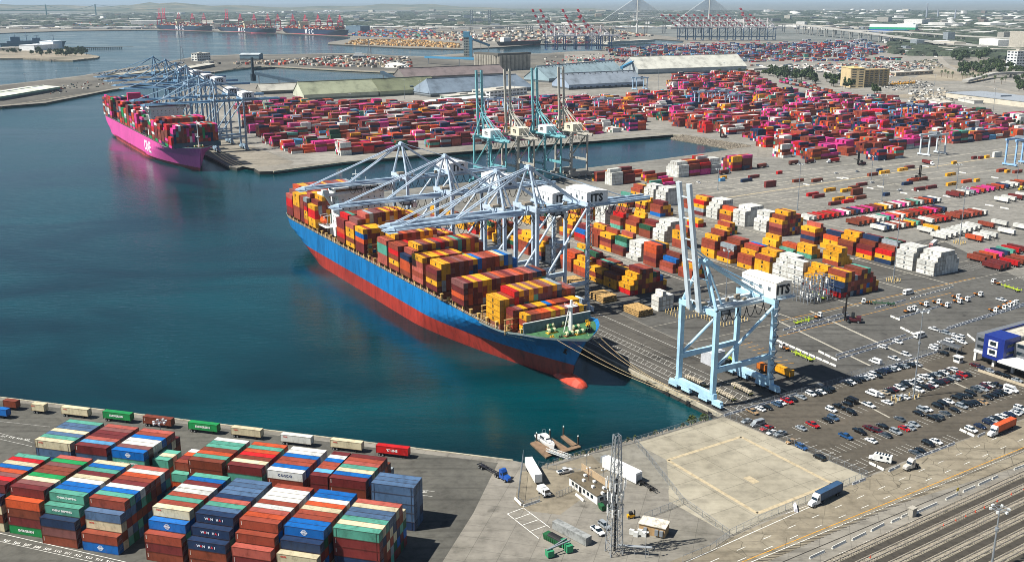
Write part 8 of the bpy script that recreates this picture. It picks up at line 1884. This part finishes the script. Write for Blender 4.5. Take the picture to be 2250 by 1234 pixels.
mess([(870, 86), (1190, 96), (1300, 96), (1440, 80), (1330, 64), (960, 72)], 620, ['d8d7d0', 'b9b4a8', '8e8b83', 'a89478', 'c8b090', '5a5f5c', '9c3f34'], (12, 7), 8, 'mixed low buildings and yards behind the channel', 'harbour_buildings', 'buildings'); mess([(1640, 145), (1990, 136), (2060, 150), (1960, 172), (1700, 152)], 420, ['d2d2cc', '6c6f70', '8d4a3a', '3a4c5e', 'b0aaa0', 'c9c6c0'], (7, 2.2), 3.6, 'rail wagons, lorries and sheds in the far rail yard', 'rail_yard_clutter', 'clutter')
mess([(1960, 102), (2250, 104), (2250, 120), (2140, 116), (2060, 126), (1980, 122)], 420, ['c9c6bf', '4d5258', '8a5a48', '9b9a94', '5f6b5a', '3f4a44'], (5, 2.2), 4, 'lorries, sheds and stored goods beside the viaducts at the right', 'roadside_clutter', 'clutter'); mess([(1900, 140), (2060, 132), (2075, 150), (1990, 165), (1900, 160)], 260, ['c9c6bf', '55585a', '8a7f6c', '9b9a94', '4e5a44'], (4, 2), 3, 'vehicles and low sheds in the pale lot behind the tan tower', 'lot_clutter', 'clutter'); mess([(2000, 200), (2070, 195), (2140, 216), (2060, 232), (1990, 222)], 160, ['d2d2cc', '9c9a94', '5a5a58', 'b8b0a0'], (4, 1.8), 2.6, 'parked vehicles and cabins in the dusty lot at the right', 'lot_clutter', 'clutter'); mess([(1900, 185), (2030, 176), (2060, 190), (1960, 200)], 200, ['5c5f60', 'd0d0cc', '8b8880', '31383f'], (2.4, 1.0), 1.6, 'cars parked behind the tan tower', 'parked_cars_far', 'cars')
mess([(20, 205), (240, 172), (330, 158), (330, 166), (250, 184), (120, 210)], 90, ['8a4a34', '3d4650', 'c9c6be', '6d675c', '2f4a3a'], (3.5, 1.4), 2.6, 'scattered equipment and vehicles on the mole', 'mole_clutter', 'clutter'); mess([(1190, 150), (1400, 138), (1500, 128), (1330, 118), (1200, 126)], 160, ['d8d4c8', '6a665e', 'a8a296', 'b03a34'], (5, 2), 3, 'scattered vehicles and goods on the far paved terminal', 'terminal_clutter', 'clutter')
hp_ = mat('e2e0d8', .9, wear=.05); mb = MB(); mb.lathe([(34, 0), (24, 5), (12, 9), (1, 10)], n=20); o = mb.build('salt_heap', hp_, None, at(868, 147)); tag(o, 'white salt heap on the pier before the grain tower', 'heap')
for i, (px, py, y2) in enumerate([(401, 135, 102), (812, 120, 88)]): hh = height(px, py, y2); r_ = empty('lattice_tower', at(px, py), .3, ['slim lattice tower on the mole above the pink cranes', 'thin lattice tower by the channel'][i], 'tower'); mb = MB(); [mb.beam((a * 5, b * 5, 0), (a, b, hh), .9) for a in (-1, 1) for b in (-1, 1)]; [mb.beam((-5 + k * .5, -5 + k * .5, hh * k / 9), (4.5 - k * .5, 4.5 - k * .5, hh * (k + 1) / 9), .5) for k in range(9)]; mb.build('frame', STEEL(), r_)
for i in range(11):
    p = at(1958 + i * 5, 187 - i * .3); r_ = empty('excavator', p, rnd.uniform(0, 1), 'yellow excavator in the row by the tan tower, %s from the left' % ORD[i], 'excavator', 'yellow excavators in a row'); mb = MB(); mb.box(-2.5, 2.5, -1.6, 1.6, .3, 2.8); mb.build('body', mat('d29a1e', .6), r_); mb = MB(); mb.beam((1, 0, 2.5), (4.5, 0, 6), .6); mb.beam((4.5, 0, 6), (7, 0, 2), .5); mb.build('arm', mat('d29a1e', .6), r_)
finish_boxes()
